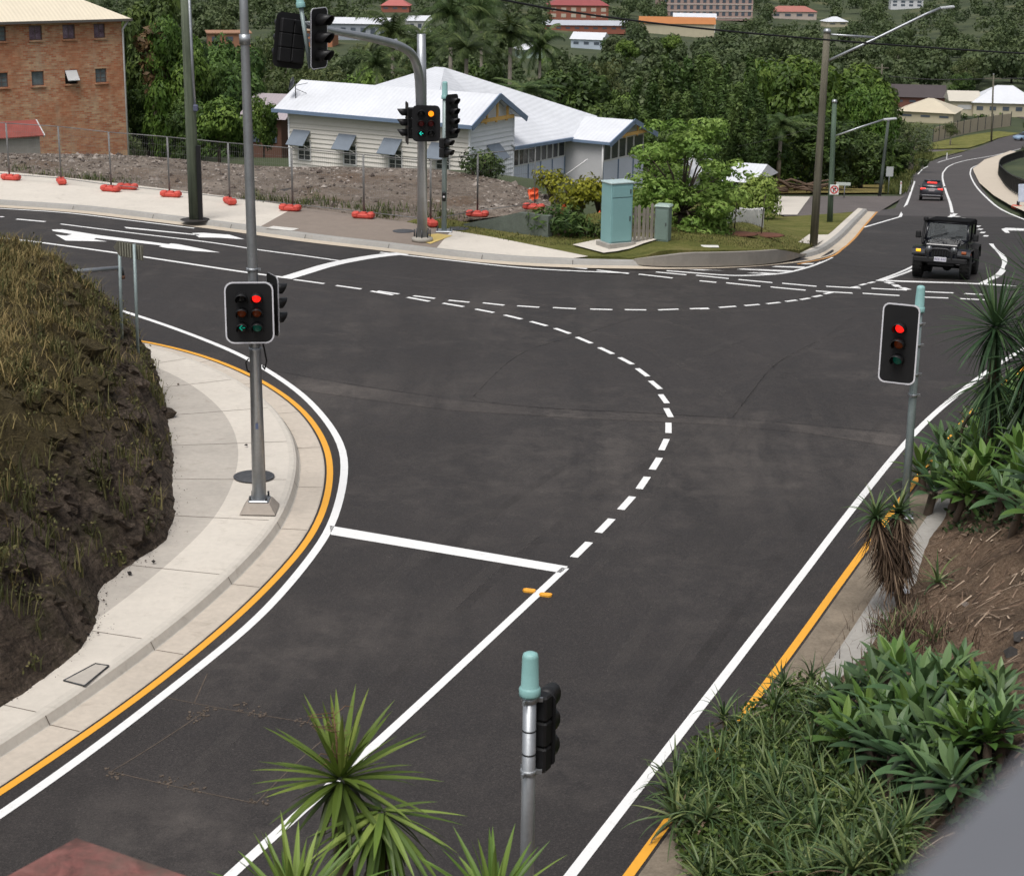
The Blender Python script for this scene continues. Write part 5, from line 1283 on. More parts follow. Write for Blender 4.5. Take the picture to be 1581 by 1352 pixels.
# enclosed verandah on the right side
mb = MB(); mb.box((10.95, 7.4, -3.3), (.08, 5.9, 2.3)); mb.box((10.95, 7.4, -1.17), (.08, 5.9, .14)); mb.build('verandah_wall', M['panel'], hs_)
mb = MB(); mb.box((10.4, 7.4, -1.7), (.06, 5.8, 1.2)); mb.build('inner_wall', mat('inner_dark', (.08, .075, .07), .8, .3, 2), hs_)
ywin = [4.55, 5.5, 6.45, 7.1, 7.7, 8.3, 8.9, 9.5, 10.2]
for a, b_ in zip(ywin, ywin[1:]):
    window(hs_, (10.99, (a + b_)/2, -1.68), b_ - a - .06, .95, 'y', mull=1 if b_ - a > .8 else 0, trans=0, fr=.07)
for y in ywin[::2]: mb = MB(); mb.box((11.0, y, -3.3), (.06, .05, 2.25)); mb.build('batten', M['trim_blue'], hs_)
# porch block
mb = MB(); mb.box((12.1, 10.3, -2.9), (2.3, .08, 3.25)); mb.build('porch_wall', mat('porch_grey', (.52, .52, .53), .7, .06, 1), hs_)
mb = MB(); mb.box((13.2, 12.65, -3.45), (.08, 4.7, 2.2)); mb.face((13.24, 10.3, -1.18), (13.24, 15, -1.18), (13.24, 12.65, -.42)); mb.build('porch_wall', M['panel'], hs_)
for a, b_ in zip((10.35, 11.2, 12.05, 12.9, 13.75), (11.2, 12.05, 12.9, 13.75, 14.9)): window(hs_, (13.23, (a + b_)/2, -1.78), b_ - a - .06, 1.05, 'y', mull=0, fr=.09)
for y in (10.35, 12.05, 13.75): mb = MB(); mb.box((13.26, y, -3.4), (.05, .07, 2.1)); mb.build('batten', M['trim_blue'], hs_)
mb = MB(); mb.tube([(13.35, 10.1, -1.4), (13.35, 10.1, -4)], .05, 8); mb.build('downpipe', M['winwhite'], hs_)
mb = MB(); mb.tube([(12.9, 9.3, -2.1), (11.2, 9.0, -3.4)], .04, 6); mb.build('stair_rail', M['winwhite'], hs_)
mb = MB(); mb.lathe((.25, .9, 1.62), [(.02, 0), (.22, .05), (.36, .16)], 16, Matrix.Rotation(R(-70), 3, 'Y') @ Matrix.Rotation(R(25), 3, 'X')); d_ = mb.build('satellite_dish', M['steel_dk'], hs_)
mb = MB(); mb.tube([(.35, .9, .9), (.35, .9, 1.65)], .025, 6); mb.tube([(.35, .9, 1.55), (1.3, .7, 1.75)], .015, 5); mb.tube([(.35, .9, 1.4), (.75, 1.3, 1.15)], .015, 5); mb.build('mast', M['steel_dk'], d_)

# ---------------- brick building
bc = D(197, 236, 105); bl = D(0, 33, 100.7); eave_z = D(194, 29, 105).z; base_z = -5.0
dv = Vector((bl.x - bc.x, bl.y - bc.y, 0)).normalized(); L_ = 24.0
yaw = math.atan2(-dv.y, -dv.x)     # local +x runs from the far left towards the right corner
org = Vector((bc.x, bc.y, 0)) + dv * L_
bb = thing('brick_building', 'three storey orange brick building with small windows and cream roof at the left edge', 'building', org, yaw)
def brickmat():
    m, nt, b = nt_new('orange_brick'); v = coords(nt); mp = N(nt, 'ShaderNodeMapping'); nt.links.new(v, mp.inputs[0]); mp.inputs['Rotation'].default_value = (R(90), 0, 0)
    br = N(nt, 'ShaderNodeTexBrick', i_Scale=1.0); nt.links.new(mp.outputs[0], br.inputs['Vector'])
    br.inputs['Brick Width'].default_value = .30; br.inputs['Row Height'].default_value = .105; br.inputs['Mortar Size'].default_value = .010; br.inputs['Bias'].default_value = -.1
    br.inputs['Color1'].default_value = (.44, .155, .075, 1); br.inputs['Color2'].default_value = (.60, .40, .24, 1); br.inputs['Mortar'].default_value = (.38, .31, .23, 1)
    n1 = tex(nt, v, .45, 6, .65, .3)
    c = mixc(nt, ramp(nt, n1, [(.40, (.6,)*3), (.58, (0,)*3)]), br.outputs['Color'], (.42, .165, .08))
    n2 = tex(nt, v, 6, 5, .85); c = mixc(nt, ramp(nt, n2, [(.60, (0,)*3), (.72, (.8,)*3)]), c, (.09, .055, .04))
    mp2 = N(nt, 'ShaderNodeMapping'); nt.links.new(v, mp2.inputs[0]); mp2.inputs['Scale'].default_value = (1, 1, .18)
    c = mixc(nt, ramp(nt, tex(nt, mp2.outputs[0], 1.2, 5), [(.54, (0,)*3), (.72, (.5,)*3)]), c, (.46, .36, .25))
    c = mixc(nt, .35, c, ramp(nt, tex(nt, v, 2.2, 5, .7), [(.3, (.2,)*3), (.7, (.8,)*3)]), 'OVERLAY')
    nt.links.new(c, b.inputs['Base Color']); b.inputs['Roughness'].default_value = .9; bumpn(nt, b, br.outputs['Fac'], -.4, .02); return m
M['brick'] = brickmat()
# window openings measured in the wall plane
def wall_xz(px, py):
    d = ray(px, py); n = Vector((dv.y, -dv.x, 0)); t = (bc - CP).dot(n) / d.dot(n); p = CP + d * t
    return (p - org).dot(-dv), p.z
rects = []
for x0, y0, x1, y1 in ((45.5, 43.5, 64.5, 62.5), (97.5, 42.3, 115.5, 61), (145.5, 41, 162, 59.5), (49.8, 115, 67.8, 134), (101, 112.5, 119.5, 130.5), (148, 110, 164.5, 127.5)):
    a, b_ = wall_xz(x0, y1), wall_xz(x1, y0); rects.append((a[0], b_[0], a[1], b_[1]))
rr0 = rects[:3]; rr1 = rects[3:]; zA0 = sum(r[2] for r in rr1)/3; zA1 = zA0 + .80; zB0 = sum(r[2] for r in rr0)/3; zB1 = zB0 + .80
rects = [(r[0], r[1], zB0, zB1) for r in rr0] + [(r[0], r[1], zA0, zA1) for r in rr1]
for k in range(1, 4): rects += [(rects[0][0] - 2.1*k, rects[0][1] - 2.1*k, zB0, zB1), (rects[3][0] - 2.1*k, rects[3][1] - 2.1*k, zA0, zA1)]
xs = sorted({0, L_} | {r[0] for r in rects} | {r[1] for r in rects}); zs = [base_z, zA0, zA1, zB0, zB1, eave_z]
mb = MB()
for x0, x1 in zip(xs, xs[1:]):
    for z0, z1 in zip(zs, zs[1:]):
        if any(r[0] <= x0 + 1e-4 and r[1] >= x1 - 1e-4 and r[2] <= z0 + 1e-4 and r[3] >= z1 - 1e-4 for r in rects): continue
        mb.face((x0, 0, z0), (x1, 0, z0), (x1, 0, z1), (x0, 0, z1))
for x0, x1, z0, z1 in rects:
    for a, b_ in (((x0, z0), (x1, z0)), ((x1, z0), (x1, z1)), ((x1, z1), (x0, z1)), ((x0, z1), (x0, z0))): mb.face((a[0], 0, a[1]), (b_[0], 0, b_[1]), (b_[0], .16, b_[1]), (a[0], .16, a[1]))
mb.build('wall', M['brick'], bb)
mb = MB(); mb.face((L_, 0, base_z), (L_, 12, base_z), (L_, 12, eave_z), (L_, 0, eave_z)); mb.face((0, 0, base_z), (0, 0, eave_z), (0, 12, eave_z), (0, 12, base_z)); mb.face((0, 12, base_z), (0, 12, eave_z), (L_, 12, eave_z), (L_, 12, base_z)); mb.build('wall', M['brick'], bb)
wfr = mat('window_frame_brown', (.13, .10, .09), .7, .2, 4); pinkg = mat('curtain_pink', (.18, .05, .09), .5, .7, 2.5, col2=(.33, .26, .34)); greyg = mat('window_blue', (.13, .16, .17), .25, .5, 3)
for i, (x0, x1, z0, z1) in enumerate(rects):
    cx, cz, w_, h_ = (x0+x1)/2, (z0+z1)/2, x1-x0, z1-z0
    if i == 4:
        mb = MB(); mb.box((cx, .15, cz), (w_, .02, h_)); f = mb.build('window', mat('opening_dark', (.01, .01, .01), .9), bb)
        mb = MB(); mb.extrude([(x0+.03, .02, z1-.02), (x1-.03, .02, z1-.02), (x1-.03, -.38, z0+.25), (x0+.03, -.38, z0+.25)], (0, .01, -.04)); mb.build('sash', M['winwhite'], f)
    else: window(bb, (cx, .12, cz), w_ - .06, h_ - .06, 'x', gl=pinkg if i < 3 else greyg, mull=1 if i != 3 else 0, trans=0 if i < 5 else 2, fr=.05, fm_=wfr)
    mb = MB(); mb.box((cx, -.03, z0 - .05), (w_ + .15, .12, .08)); mb.build('sill', M['brick'], bb)
ov = .45; mb = MB()
e = [(-ov, -ov, eave_z), (L_ + ov, -ov, eave_z), (L_ + ov, 12 + ov, eave_z), (-ov, 12 + ov, eave_z)]; r0_, r1_ = (6, 6, eave_z + 3.2), (L_ - 6, 6, eave_z + 3.2)
mb.add(e + [r0_, r1_], [(0, 1, 5, 4), (1, 2, 5), (2, 3, 4, 5), (3, 0, 4)]); mb.add([(p[0], p[1], p[2] - .1) for p in e], [(3, 2, 1, 0)]); mb.build('roof', roofmat('cream_roof', (.75, .67, .52), .05), bb)
for a, b_ in zip(e, e[1:] + e[:1]): beam((a[0], a[1], a[2] - .06), (b_[0], b_[1], b_[2] - .06), .12, .14, mat('gutter_dark', (.12, .11, .10), .6), 'gutter', bb)
mb = MB(); mb.tube([(L_ + .3, -.3, eave_z - .1), (L_ + .02, -.1, eave_z - .6), (L_ + .02, -.08, base_z)], .06, 8); mb.build('downpipe', M['winwhite'], bb)

# ---------------- small red roofed shed in front of it
p = D(54, 236, 92); sh = thing('shed', 'little red roofed shed with a pale gable end against the brick building', 'shed', (p.x, p.y, p.z - 1.2), R(38))
sr = mat('shed_red', (.26, .065, .05), .6, .2, 2); sw = mat('shed_wall', (.36, .33, .30), .8, .15, 2)
s_ = .72; zt_ = D(54, 185, 92).z - p.z + 1.2; ze = zt_ - .58
mb = MB(); mb.face((0, -s_, 0), (0, s_, 0), (0, s_, ze), (0, 0, zt_ - .05), (0, -s_, ze)); mb.face((-6, -s_, 0), (0, -s_, 0), (0, -s_, ze), (-6, -s_, ze)); mb.face((0, s_, 0), (-6, s_, 0), (-6, s_, ze), (0, s_, ze)); mb.build('wall', sw, sh)
mb = MB(); mb.extrude([(.15, 0, zt_), (-6, 0, zt_), (-6, -s_ - .2, ze - .12), (.15, -s_ - .2, ze - .12)], (0, 0, -.05)); mb.extrude([(.15, .005, zt_ - .003), (-6, .005, zt_ - .003), (-6, s_ + .2, ze - .12), (.15, s_ + .2, ze - .12)], (0, 0, -.05)); mb.build('roof', sr, sh)
for k in (-1, 1): beam((.17, 0, zt_ - .06), (.17, k*(s_ + .22), ze - .18), .05, .16, M['winwhite'], 'barge_board', sh)
mb = MB(); mb.box((.02, .28, ze/2), (.04, .5, ze - .2)); mb.build('door', mat('shed_door', (.50, .48, .45), .8, .1), sh)
mb = MB(); mb.box((.025, -.12, ze/2 + .05), (.04, .16, ze - .3)); mb.build('gap_panel', mat('shed_gap', (.05, .045, .04), .9), sh)

# ---------------- houses and halls further off
def far_house(px, py, wpx, dep, h, rz_, roof, rh, wm, rm, label, nwin=4, rows=1, y=None, wz=None, cat='house', over=.5, name='far_house', gl=None):
    """front wall centred on picture point (px,py) at its foot; roof: 'hip' or 'gable' (ridge along the front) or 'flat'"""
    p = T(px, py) if y is None else D(px, py, y)
    w = wpx * p.y / F / max(.5, math.cos(rz_)); t = thing(name, label, cat, (p.x, p.y, p.z - .6), rz_); h += .6
    mb = MB(); mb.box((0, dep/2, h/2), (w, dep, h)); mb.build('wall', wm, t)
    o = over; a = [(-w/2-o, -o, h), (w/2+o, -o, h), (w/2+o, dep+o, h), (-w/2-o, dep+o, h)]; mb = MB()
    if roof == 'hip':
        k = min(w, dep) / 2; rr = [(-w/2+k, dep/2, h+rh), (w/2-k, dep/2, h+rh)] if w > dep else [(0, k, h+rh), (0, dep-k, h+rh)]
        if w > dep: mb.add(a + rr, [(0, 1, 5, 4), (1, 2, 5), (2, 3, 4, 5), (3, 0, 4), (3, 2, 1, 0)])
        else: mb.add(a + rr, [(0, 1, 4), (1, 2, 5, 4), (2, 3, 5), (3, 0, 4, 5), (3, 2, 1, 0)])
    elif roof == 'gable':
        mb.add(a + [(-w/2-o, dep/2, h+rh), (w/2+o, dep/2, h+rh)], [(0, 1, 5, 4), (1, 2, 5), (2, 3, 4, 5), (3, 0, 4), (3, 2, 1, 0)])
    else: mb.box((0, dep/2, h + .15), (w + 2*o, dep + 2*o, .3))
    mb.build('roof', rm, t)
    z0, z1 = wz or (1.6, h - .5)
    for r0 in range(rows):
        zc = z0 + (z1 - z0) * (r0 + .5) / rows; wh = (z1 - z0) / rows * .6
        for k in range(nwin):
            x = -w/2 + w*(k + .5)/nwin; mb = MB(); mb.box((x, -.03, zc), (w/nwin*.5, .08, wh)); mb.build('window', gl or M['fglass'], t)
    return t, w, h
M['fglass'] = mat('far_glass', (.09, .11, .14), .3, .3, .5)
fm = lambda n, c, v=.08: mat(n, c, .8, v, .4)
Wc, Wg, Wb, Rw, Rr = fm('far_cream', (.50, .45, .33)), fm('far_green', (.33, .42, .36)), fm('far_brick', (.30, .11, .075)), roofmat('far_white_roof', (.68, .70, .74)), roofmat('far_red_roof', (.30, .075, .075))
far_house(819, 90, 36, 8, 2.6, R(8), 'hip', 2.2, Wg, Rw, 'small green house with white hip roof in the valley', 3)
far_house(905, 75, 46, 9, 3.0, R(-18), 'gable', 2.2, fm('far_bluegrey', (.45, .52, .60)), Rw, 'pale blue house with bright white gable roof in the valley', 3)
far_house(905, 50, 125, 12, 2.6, R(2), 'gable', 1.6, Wb, roofmat('far_grey_roof', (.48, .50, .55)), 'long low building with pale grey roof below the red school hall', 9)
far_house(893, 33, 90, 14, 6.5, R(2), 'hip', 4.0, Wb, Rr, 'red brick building with wide red roof and cream bands', 6, 2, gl=fm('cream_band', (.5, .44, .36)))
t, w_, h_ = far_house(1092, 30, 138, 16, 10.5, R(8), 'flat', 0, fm('school_pink', (.42, .30, .27)), fm('school_roof', (.45, .40, .40)), 'long pale pink three storey school block at the top of the view', 14, 3)
for k in range(4):
    mb = MB(); mb.box((0, -.12, 1.2 + k*(h_ - 1.6)/3), (w_, .15, .45)); mb.build('floor_band', fm('school_band', (.52, .46, .43)), t)
far_house(1045, 55, 112, 14, 4.6, R(-4), 'gable', 2.4, Wc, fm('orange_roof', (.42, .17, .06)), 'cream walled hall with rusty orange roof', 0)
far_house(1072, 49, 62, 10, 5.6, R(-4), 'gable', 1.8, fm('far_white', (.6, .6, .58)), Rw, 'white roofed annex behind the orange hall', 3)
far_house(553, 62, 90, 12, 5.4, R(-3), 'gable', 1.8, fm('far_steel', (.30, .33, .38)), Rw, 'long grey building with white roof behind the palms', 6, 1)
far_house(648, 50, 34, 10, 4.0, R(10), 'gable', 1.6, fm('far_white2', (.55, .55, .53)), Rw, 'white roofed house half hidden by the palm crowns', 3)
far_house(610, 19, 42, 9, 2.6, R(-2), 'hip', 3.2, Wb, fm('pink_red_roof', (.42, .13, .12)), 'house with faded red hip roof high on the far slope', 3)
far_house(355, 82, 62, 12, 6.0, R(12), 'flat', 0, fm('orange_brick_far', (.30, .15, .09)), fm('orange_flat', (.34, .19, .12)), 'orange brick block among trees behind the green power pole', 3, 2)
far_house(490, 72, 46, 10, 5.0, R(-6), 'flat', 0, fm('orange_brick_far2', (.40, .17, .09)), fm('tan_flat', (.5, .36, .25)), 'orange brick block among trees behind the overhead signals', 3, 2)
far_house(408, 248, 56, 7, 3.0, R(-12), 'gable', 1.4, fm('brown_wall', (.13, .065, .045)), roofmat('pink_grey_roof', (.40, .35, .37)), 'brown walled cottage with pinkish grey roof left of the white house', 2, 1, y=128)
far_house(1418, 166, 76, 10, 2.4, R(-8), 'gable', 2.6, fm('red_wall', (.20, .085, .065)), roofmat('dark_tiles', (.075, .06, .06)), 'long house with dark tiled roof right of the leafy trees', 4)
far_house(1428, 189, 78, 11, 2.2, R(-22), 'hip', 2.6, Wc, roofmat('cream_tiles', (.62, .55, .42)), 'house with broad cream roof below the dark tiled house', 3)
far_house(1488, 178, 42, 9, 3.2, R(-6), 'gable', 2.0, Wc, roofmat('cream_roof2', (.60, .56, .48)), 'cream garage with wide pale door beside the white roofed house', 1, 1, name='far_garage', cat='garage', gl=fm('garage_door', (.52, .52, .52)))
far_house(1552, 180, 96, 11, 3.0, R(-8), 'hip', 3.6, Wc, Rw, 'cream house with white hip roof at the right edge', 5)
far_house(1225, 30, 70, 10, 3.6, R(4), 'hip', 2.6, fm('far_pale', (.5, .42, .38)), roofmat('rust_roof', (.40, .16, .13)), 'pale house with rusty roof left of the tall lamp pole', 4)
far_house(1293, 42, 32, 8, 2.4, R(14), 'hip', 2.2, Wc, Rw, 'white roofed cottage right of the tall lamp pole top', 2)
far_house(1400, 14, 48, 9, 5.0, R(-4), 'flat', 0, fm('far_white3', (.62, .63, .66)), fm('far_white4', (.6, .6, .62)), 'white two storey block on the wooded hill at the top right', 4, 2)
far_house(1028, 322, 44, 6, 2.0, R(-28), 'hip', 1.3, M['wb2'], M['roofwhite'], 'white roofed neighbour partly hidden by the leafy garden tree', 3, y=112)
far_house(1142, 306, 24, 4, 1.0, R(-24), 'gable', .8, M['wb2'], M['roofwhite'], 'low white roofed outbuilding right of the leafy garden tree', 2, y=104)
# tan boundary fence by the far bend
pts = smooth(cr([T(*q) for q in ((1440, 219), (1462, 213), (1495, 205), (1532, 198), (1560, 194))], 1), 2)
t = thing('boundary_fence', 'long tan boundary fence on the grass bank at the far bend', 'fence', pts[0]); o_ = pts[0]; mb = MB(); rws = []
for p in pts: q = p - o_; rws.append([q + Vector((0, 0, -.2)), q + Vector((0, 0, 2.6)), q + Vector((0, .12, 2.6)), q + Vector((0, .12, -.2))])
mb.grid([[tuple(v) for v in r] for r in rws]); mb.build('fence_sheet', fm('tan_fence', (.40, .34, .26), .12), t)
for i in range(0, len(pts), 5): mb = MB(); mb.box(pts[i] - o_ + Vector((0, -.06, 1.5)), (.14, .1, 3.0)); mb.build('post', M['steel_dk'], t)
# ================================================================== vegetation
def leafq(mb, c, n, l, w, r_):
    """one leaf-sized rhombus around c with normal near n"""
    a = n.cross(Vector((r_.uniform(-1, 1), r_.uniform(-1, 1), r_.uniform(-1, 1))))
    if a.length < 1e-3: a = n.cross(Vector((1, 0, .2)))
    a.normalize(); b_ = n.cross(a)
    mb.add([c - a*l, c - b_*w, c + a*l, c + b_*w], [(0, 1, 2, 3)])
def rdir(r_, up=0.0):
    while True:
        v = Vector((r_.uniform(-1, 1), r_.uniform(-1, 1), r_.uniform(-1, 1)))
        if .05 < v.length < 1:
            v.normalize()
            if v.z < -.55 and r_.random() < .6: continue
            v.z += up; return v.normalized()
def lobes_crown(mb, r_, lobes, per_m2, l, w, hang=0.0, gap=.22):
    for (c, rad) in lobes:
        c = Vector(c); tone = r_.gauss(0, .13); n = int(per_m2 * 4 * math.pi * rad[0] * rad[2]); so = Vector((r_.random()*50, r_.random()*50, 0))
        for _ in range(n):
            d = rdir(r_)
            nz = noise.noise(d * 2.3 + so)
            if nz < -gap: continue
            k = 1 + .28 * nz - abs(r_.gauss(0, .16))
            p = c + Vector((d.x*rad[0], d.y*rad[1], d.z*rad[2])) * k
            nn = (d * 1.15 + rdir(r_) * .65 + Vector((0, 0, .25 - hang))).normalized()
            mb.cs = max(0, min(1, .45 + tone + r_.gauss(0, .085) + nz*.32 + .17*d.z))  # top and outer leaves paler, hollows and undersides darker: shade painted into the tone
            s_ = r_.uniform(.65, 1.3); leafq(mb, p, nn, l*s_, w*s_, r_)
LM = {
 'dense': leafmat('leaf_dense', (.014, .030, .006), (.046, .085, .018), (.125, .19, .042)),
 'round': leafmat('leaf_round', (.025, .055, .009), (.080, .15, .024), (.19, .29, .055)),
 'olive': leafmat('leaf_olive', (.026, .042, .012), (.072, .100, .032), (.145, .165, .062)),
 'lush': leafmat('leaf_lush', (.022, .048, .007), (.060, .118, .016), (.155, .235, .042)),
 'red': leafmat('leaf_red', (.03, .02, .01), (.10, .06, .028), (.19, .12, .055)),
 'palm': leafmat('leaf_palm', (.018, .034, .009), (.060, .098, .028), (.16, .20, .07)),
 'bamboo': leafmat('leaf_bamboo', (.014, .030, .007), (.044, .085, .018), (.12, .18, .045)),
 'far': leafmat('leaf_far', (.040, .062, .026), (.066, .094, .036), (.118, .150, .062)),  # lighter, less saturated leaf colour stands in for distance haze
 'yellow': leafmat('leaf_yellow', (.06, .075, .01), (.20, .21, .018), (.42, .40, .035)),
 'garden': leafmat('leaf_garden', (.055, .095, .016), (.155, .245, .042), (.31, .41, .10)),
}
M['bark'] = mat('bark', (.085, .065, .05), .9, .3, 3, bump=.4, bscale=12); M['barkpale'] = mat('bark_pale', (.26, .23, .19), .85, .25, 2.5, bump=.2)
def limbs(mb, r_, h, r0, lobes, fork=.4):
    base = Vector((0, 0, -.5)); f = Vector((r_.uniform(-.15, .15), r_.uniform(-.15, .15), h * fork)); mb.tube([base, f * .5, f], [r0*1.25, r0, r0*.8], 8)
    for c, rad in lobes:
        c = Vector(c); m_ = f.lerp(c, .5) + Vector((0, 0, .06*h)); k = r0 * .42
        mb.tube([f - Vector((0, 0, .1)), m_, c - Vector((0, 0, rad[2]*.3))], [k, k*.7, k*.3], 5)
def make_tree(kind, seed, h, wid, nl, per, l, w, label, flat=.8, low=.28, hang=0, bark='bark', gap=.22, name='tree', mt=None):
    r_ = random.Random(seed); lobes = []
    lobes.append(((0, 0, h*.66), (wid*.30, wid*.30, h*.24)))
    for k in range(nl):
        a = 2*math.pi*k/nl*1.618*2 + r_.uniform(-.4, .4); q = r_.uniform(.25, 1.0) ** .6; z = h * r_.uniform(low + .08, .88); e = math.sqrt(max(.06, 1 - ((z/h - .58)/.48)**2))
        rr = wid * .36 * q * e; s_ = wid * r_.uniform(.13, .22)
        lobes.append(((rr*math.cos(a), rr*math.sin(a), z), (s_, s_, s_*flat)))
    t = thing(name, label, 'tree'); mb = MB(); limbs(mb, r_, h, h*.022 + .06, lobes[1:nl//2 + 1]); mb.build('trunk', M[bark], t)
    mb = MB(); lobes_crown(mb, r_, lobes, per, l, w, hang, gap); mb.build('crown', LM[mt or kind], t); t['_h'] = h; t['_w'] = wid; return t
PROTO = {
 'dense': [make_tree('dense', 1, 11, 9, 26, 13, .30, .13, '', low=.06), make_tree('dense', 2, 10, 10, 28, 13, .30, .13, '', low=.06)],
 'round': [make_tree('round', 3, 9, 8, 20, 13, .28, .13, ''), make_tree('round', 4, 8, 8.5, 20, 13, .28, .13, '')],
 'lush': [make_tree('lush', 5, 11, 11, 32, 12, .30, .13, '', low=.05), make_tree('lush', 15, 10, 11, 32, 12, .30, .13, '', low=.05)],
 'olive': [make_tree('olive', 6, 11, 8, 18, 10, .26, .09, '', .75, .35, .15, 'barkpale', .05), make_tree('olive', 7, 12, 8, 18, 10, .26, .09, '', .75, .35, .15, 'barkpale', .05), make_tree('olive', 8, 9, 8, 16, 11, .26, .09, '', .8, .25, .1, 'barkpale', .1)],
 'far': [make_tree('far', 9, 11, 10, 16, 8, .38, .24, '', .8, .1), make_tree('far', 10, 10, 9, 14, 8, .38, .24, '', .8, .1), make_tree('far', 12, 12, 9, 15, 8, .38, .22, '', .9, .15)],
}
used = set()
def place(kind, x, y, h, w, label, group=None, rz=None, name=None):
    r_ = random.Random(int(x*131 + y*17)); p = PROTO[kind][r_.randrange(len(PROTO[kind]))]
    s_ = (w / p['_w'], w / p['_w'] * r_.uniform(.9, 1.1), h / p['_h']); loc = (x, y, tz(x, y) - .2)
    if p.name not in used:
        used.add(p.name); t = p; t.location = loc; t.rotation_euler = (0, 0, r_.uniform(0, 6.28)); t.scale = s_; t['label'] = label
        if group: t['group'] = group
    else: t = dup(p, loc, r_.uniform(0, 6.28), s_, label, group)
    return t
bpy.context.view_layer.update()
HOUSES = [(o.children[0].dimensions.copy(), o.location.copy()) for o in bpy.data.objects if o.type == 'EMPTY' and o.name.split('.')[0] in ('far_house', 'far_garage')]
def to_px(p):
    v = CM.transposed() @ (Vector(p) - CP); return W/2 + F*v.x/-v.z, H/2 - F*v.y/-v.z
def tree_px(kind, px, ytop, depth, wpx, label, group=None):
    p = D(px, ytop, depth); g = tz(p.x, p.y); return place(kind, p.x, p.y, p.z - g + .2, wpx * depth / F * 1.12, label, group)
NEAR = [
 ('dense', 228, -22, 116, 120, 'tall dark tree rising against the right wall of the brick building'),
 ('dense', 268, 42, 112, 95, 'dense dark green tree between the brick building and the green pole'),
 ('dense', 225, 120, 109, 70, 'dark shadowed tree low beside the brick building corner'),
 ('lush', 258, 28, 106, 100, 'lush green tree rising beside the brick building downpipe'),
 ('round', 300, 88, 107, 86, 'fresh green tree behind the upper part of the green power pole'),
 ('dense', 352, 52, 140, 100, 'dark tree hiding the orange brick block right of the green pole'),
 ('olive', 420, 30, 210, 100, 'olive tree between the tall signal mast and the overhead signals'),
 ('round', 335, 150, 101, 95, 'bright green leafy tree left of the tall signal mast behind the lot'),
 ('dense', 345, 78, 132, 120, 'dark rounded tree behind the bright leafy tree'),
 ('dense', 292, 150, 104, 66, 'dark bush-like tree directly behind the green power pole'),
 ('olive', 430, 92, 150, 110, 'olive tree above the left end of the white house roof'),
 ('round', 405, 150, 118, 50, 'green tree beside the pinkish roofed cottage'),
 ('olive', 500, 88, 145, 110, 'olive tree over the low ridge of the white house'),
 ('round', 560, 100, 140, 80, 'mid green tree behind the white house left of the curved mast'),
 ('olive', 620, 78, 142, 90, 'olive tree right behind the bend of the mast arm'),
 ('dense', 745, 85, 128, 90, 'dark tree between the palms behind the white house roof'),
 ('olive', 850, 105, 130, 90, 'olive tree above the right slope of the white house roof'),
 ('dense', 885, 100, 118, 120, 'dark round tree behind the white house near the bamboo'),
 ('dense', 940, 150, 112, 90, 'dark tree behind the porch gable of the white house'),
 ('olive', 930, 75, 150, 100, 'olive tree in front of the white valley house'),
 ('lush', 1235, 84, 160, 150, 'big lush green tree left of the tall lamp pole'),
 ('lush', 1310, 96, 174, 160, 'big lush green tree right of the tall lamp pole'),
 ('lush', 1185, 100, 168, 110, 'lush tree at the right end of the bamboo'),
 ('lush', 1345, 128, 166, 90, 'green tree in front of the dark tiled house'),
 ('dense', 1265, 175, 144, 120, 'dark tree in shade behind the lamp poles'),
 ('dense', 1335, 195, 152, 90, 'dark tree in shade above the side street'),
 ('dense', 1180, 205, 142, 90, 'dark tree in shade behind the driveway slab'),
 ('olive', 1412, 180, 230, 76, 'olive bushy tree overhanging the hill road edge'),
 ('dense', 1385, 215, 203, 60, 'dark bushy tree above the grass of the hill road'),
 ('olive', 1470, 186, 330, 26, 'small olive bush beside the tan boundary fence'),
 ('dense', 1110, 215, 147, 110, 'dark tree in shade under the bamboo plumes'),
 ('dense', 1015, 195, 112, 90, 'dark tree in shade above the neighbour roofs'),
]
for k, px, yt, dp, wp_, lab in NEAR: tree_px(k, px, yt, dp, wp_, lab)
# reddish new growth on the tree by the brick building
p = D(232, 22, 106); g = p.z - tz(p.x, p.y)
t = make_tree('red', 21, g, 2.6, 10, 15, .22, .10, 'tree with reddish new leaves beside the top of the brick building', mt='red', low=.7); t.location = (p.x, p.y, tz(p.x, p.y))
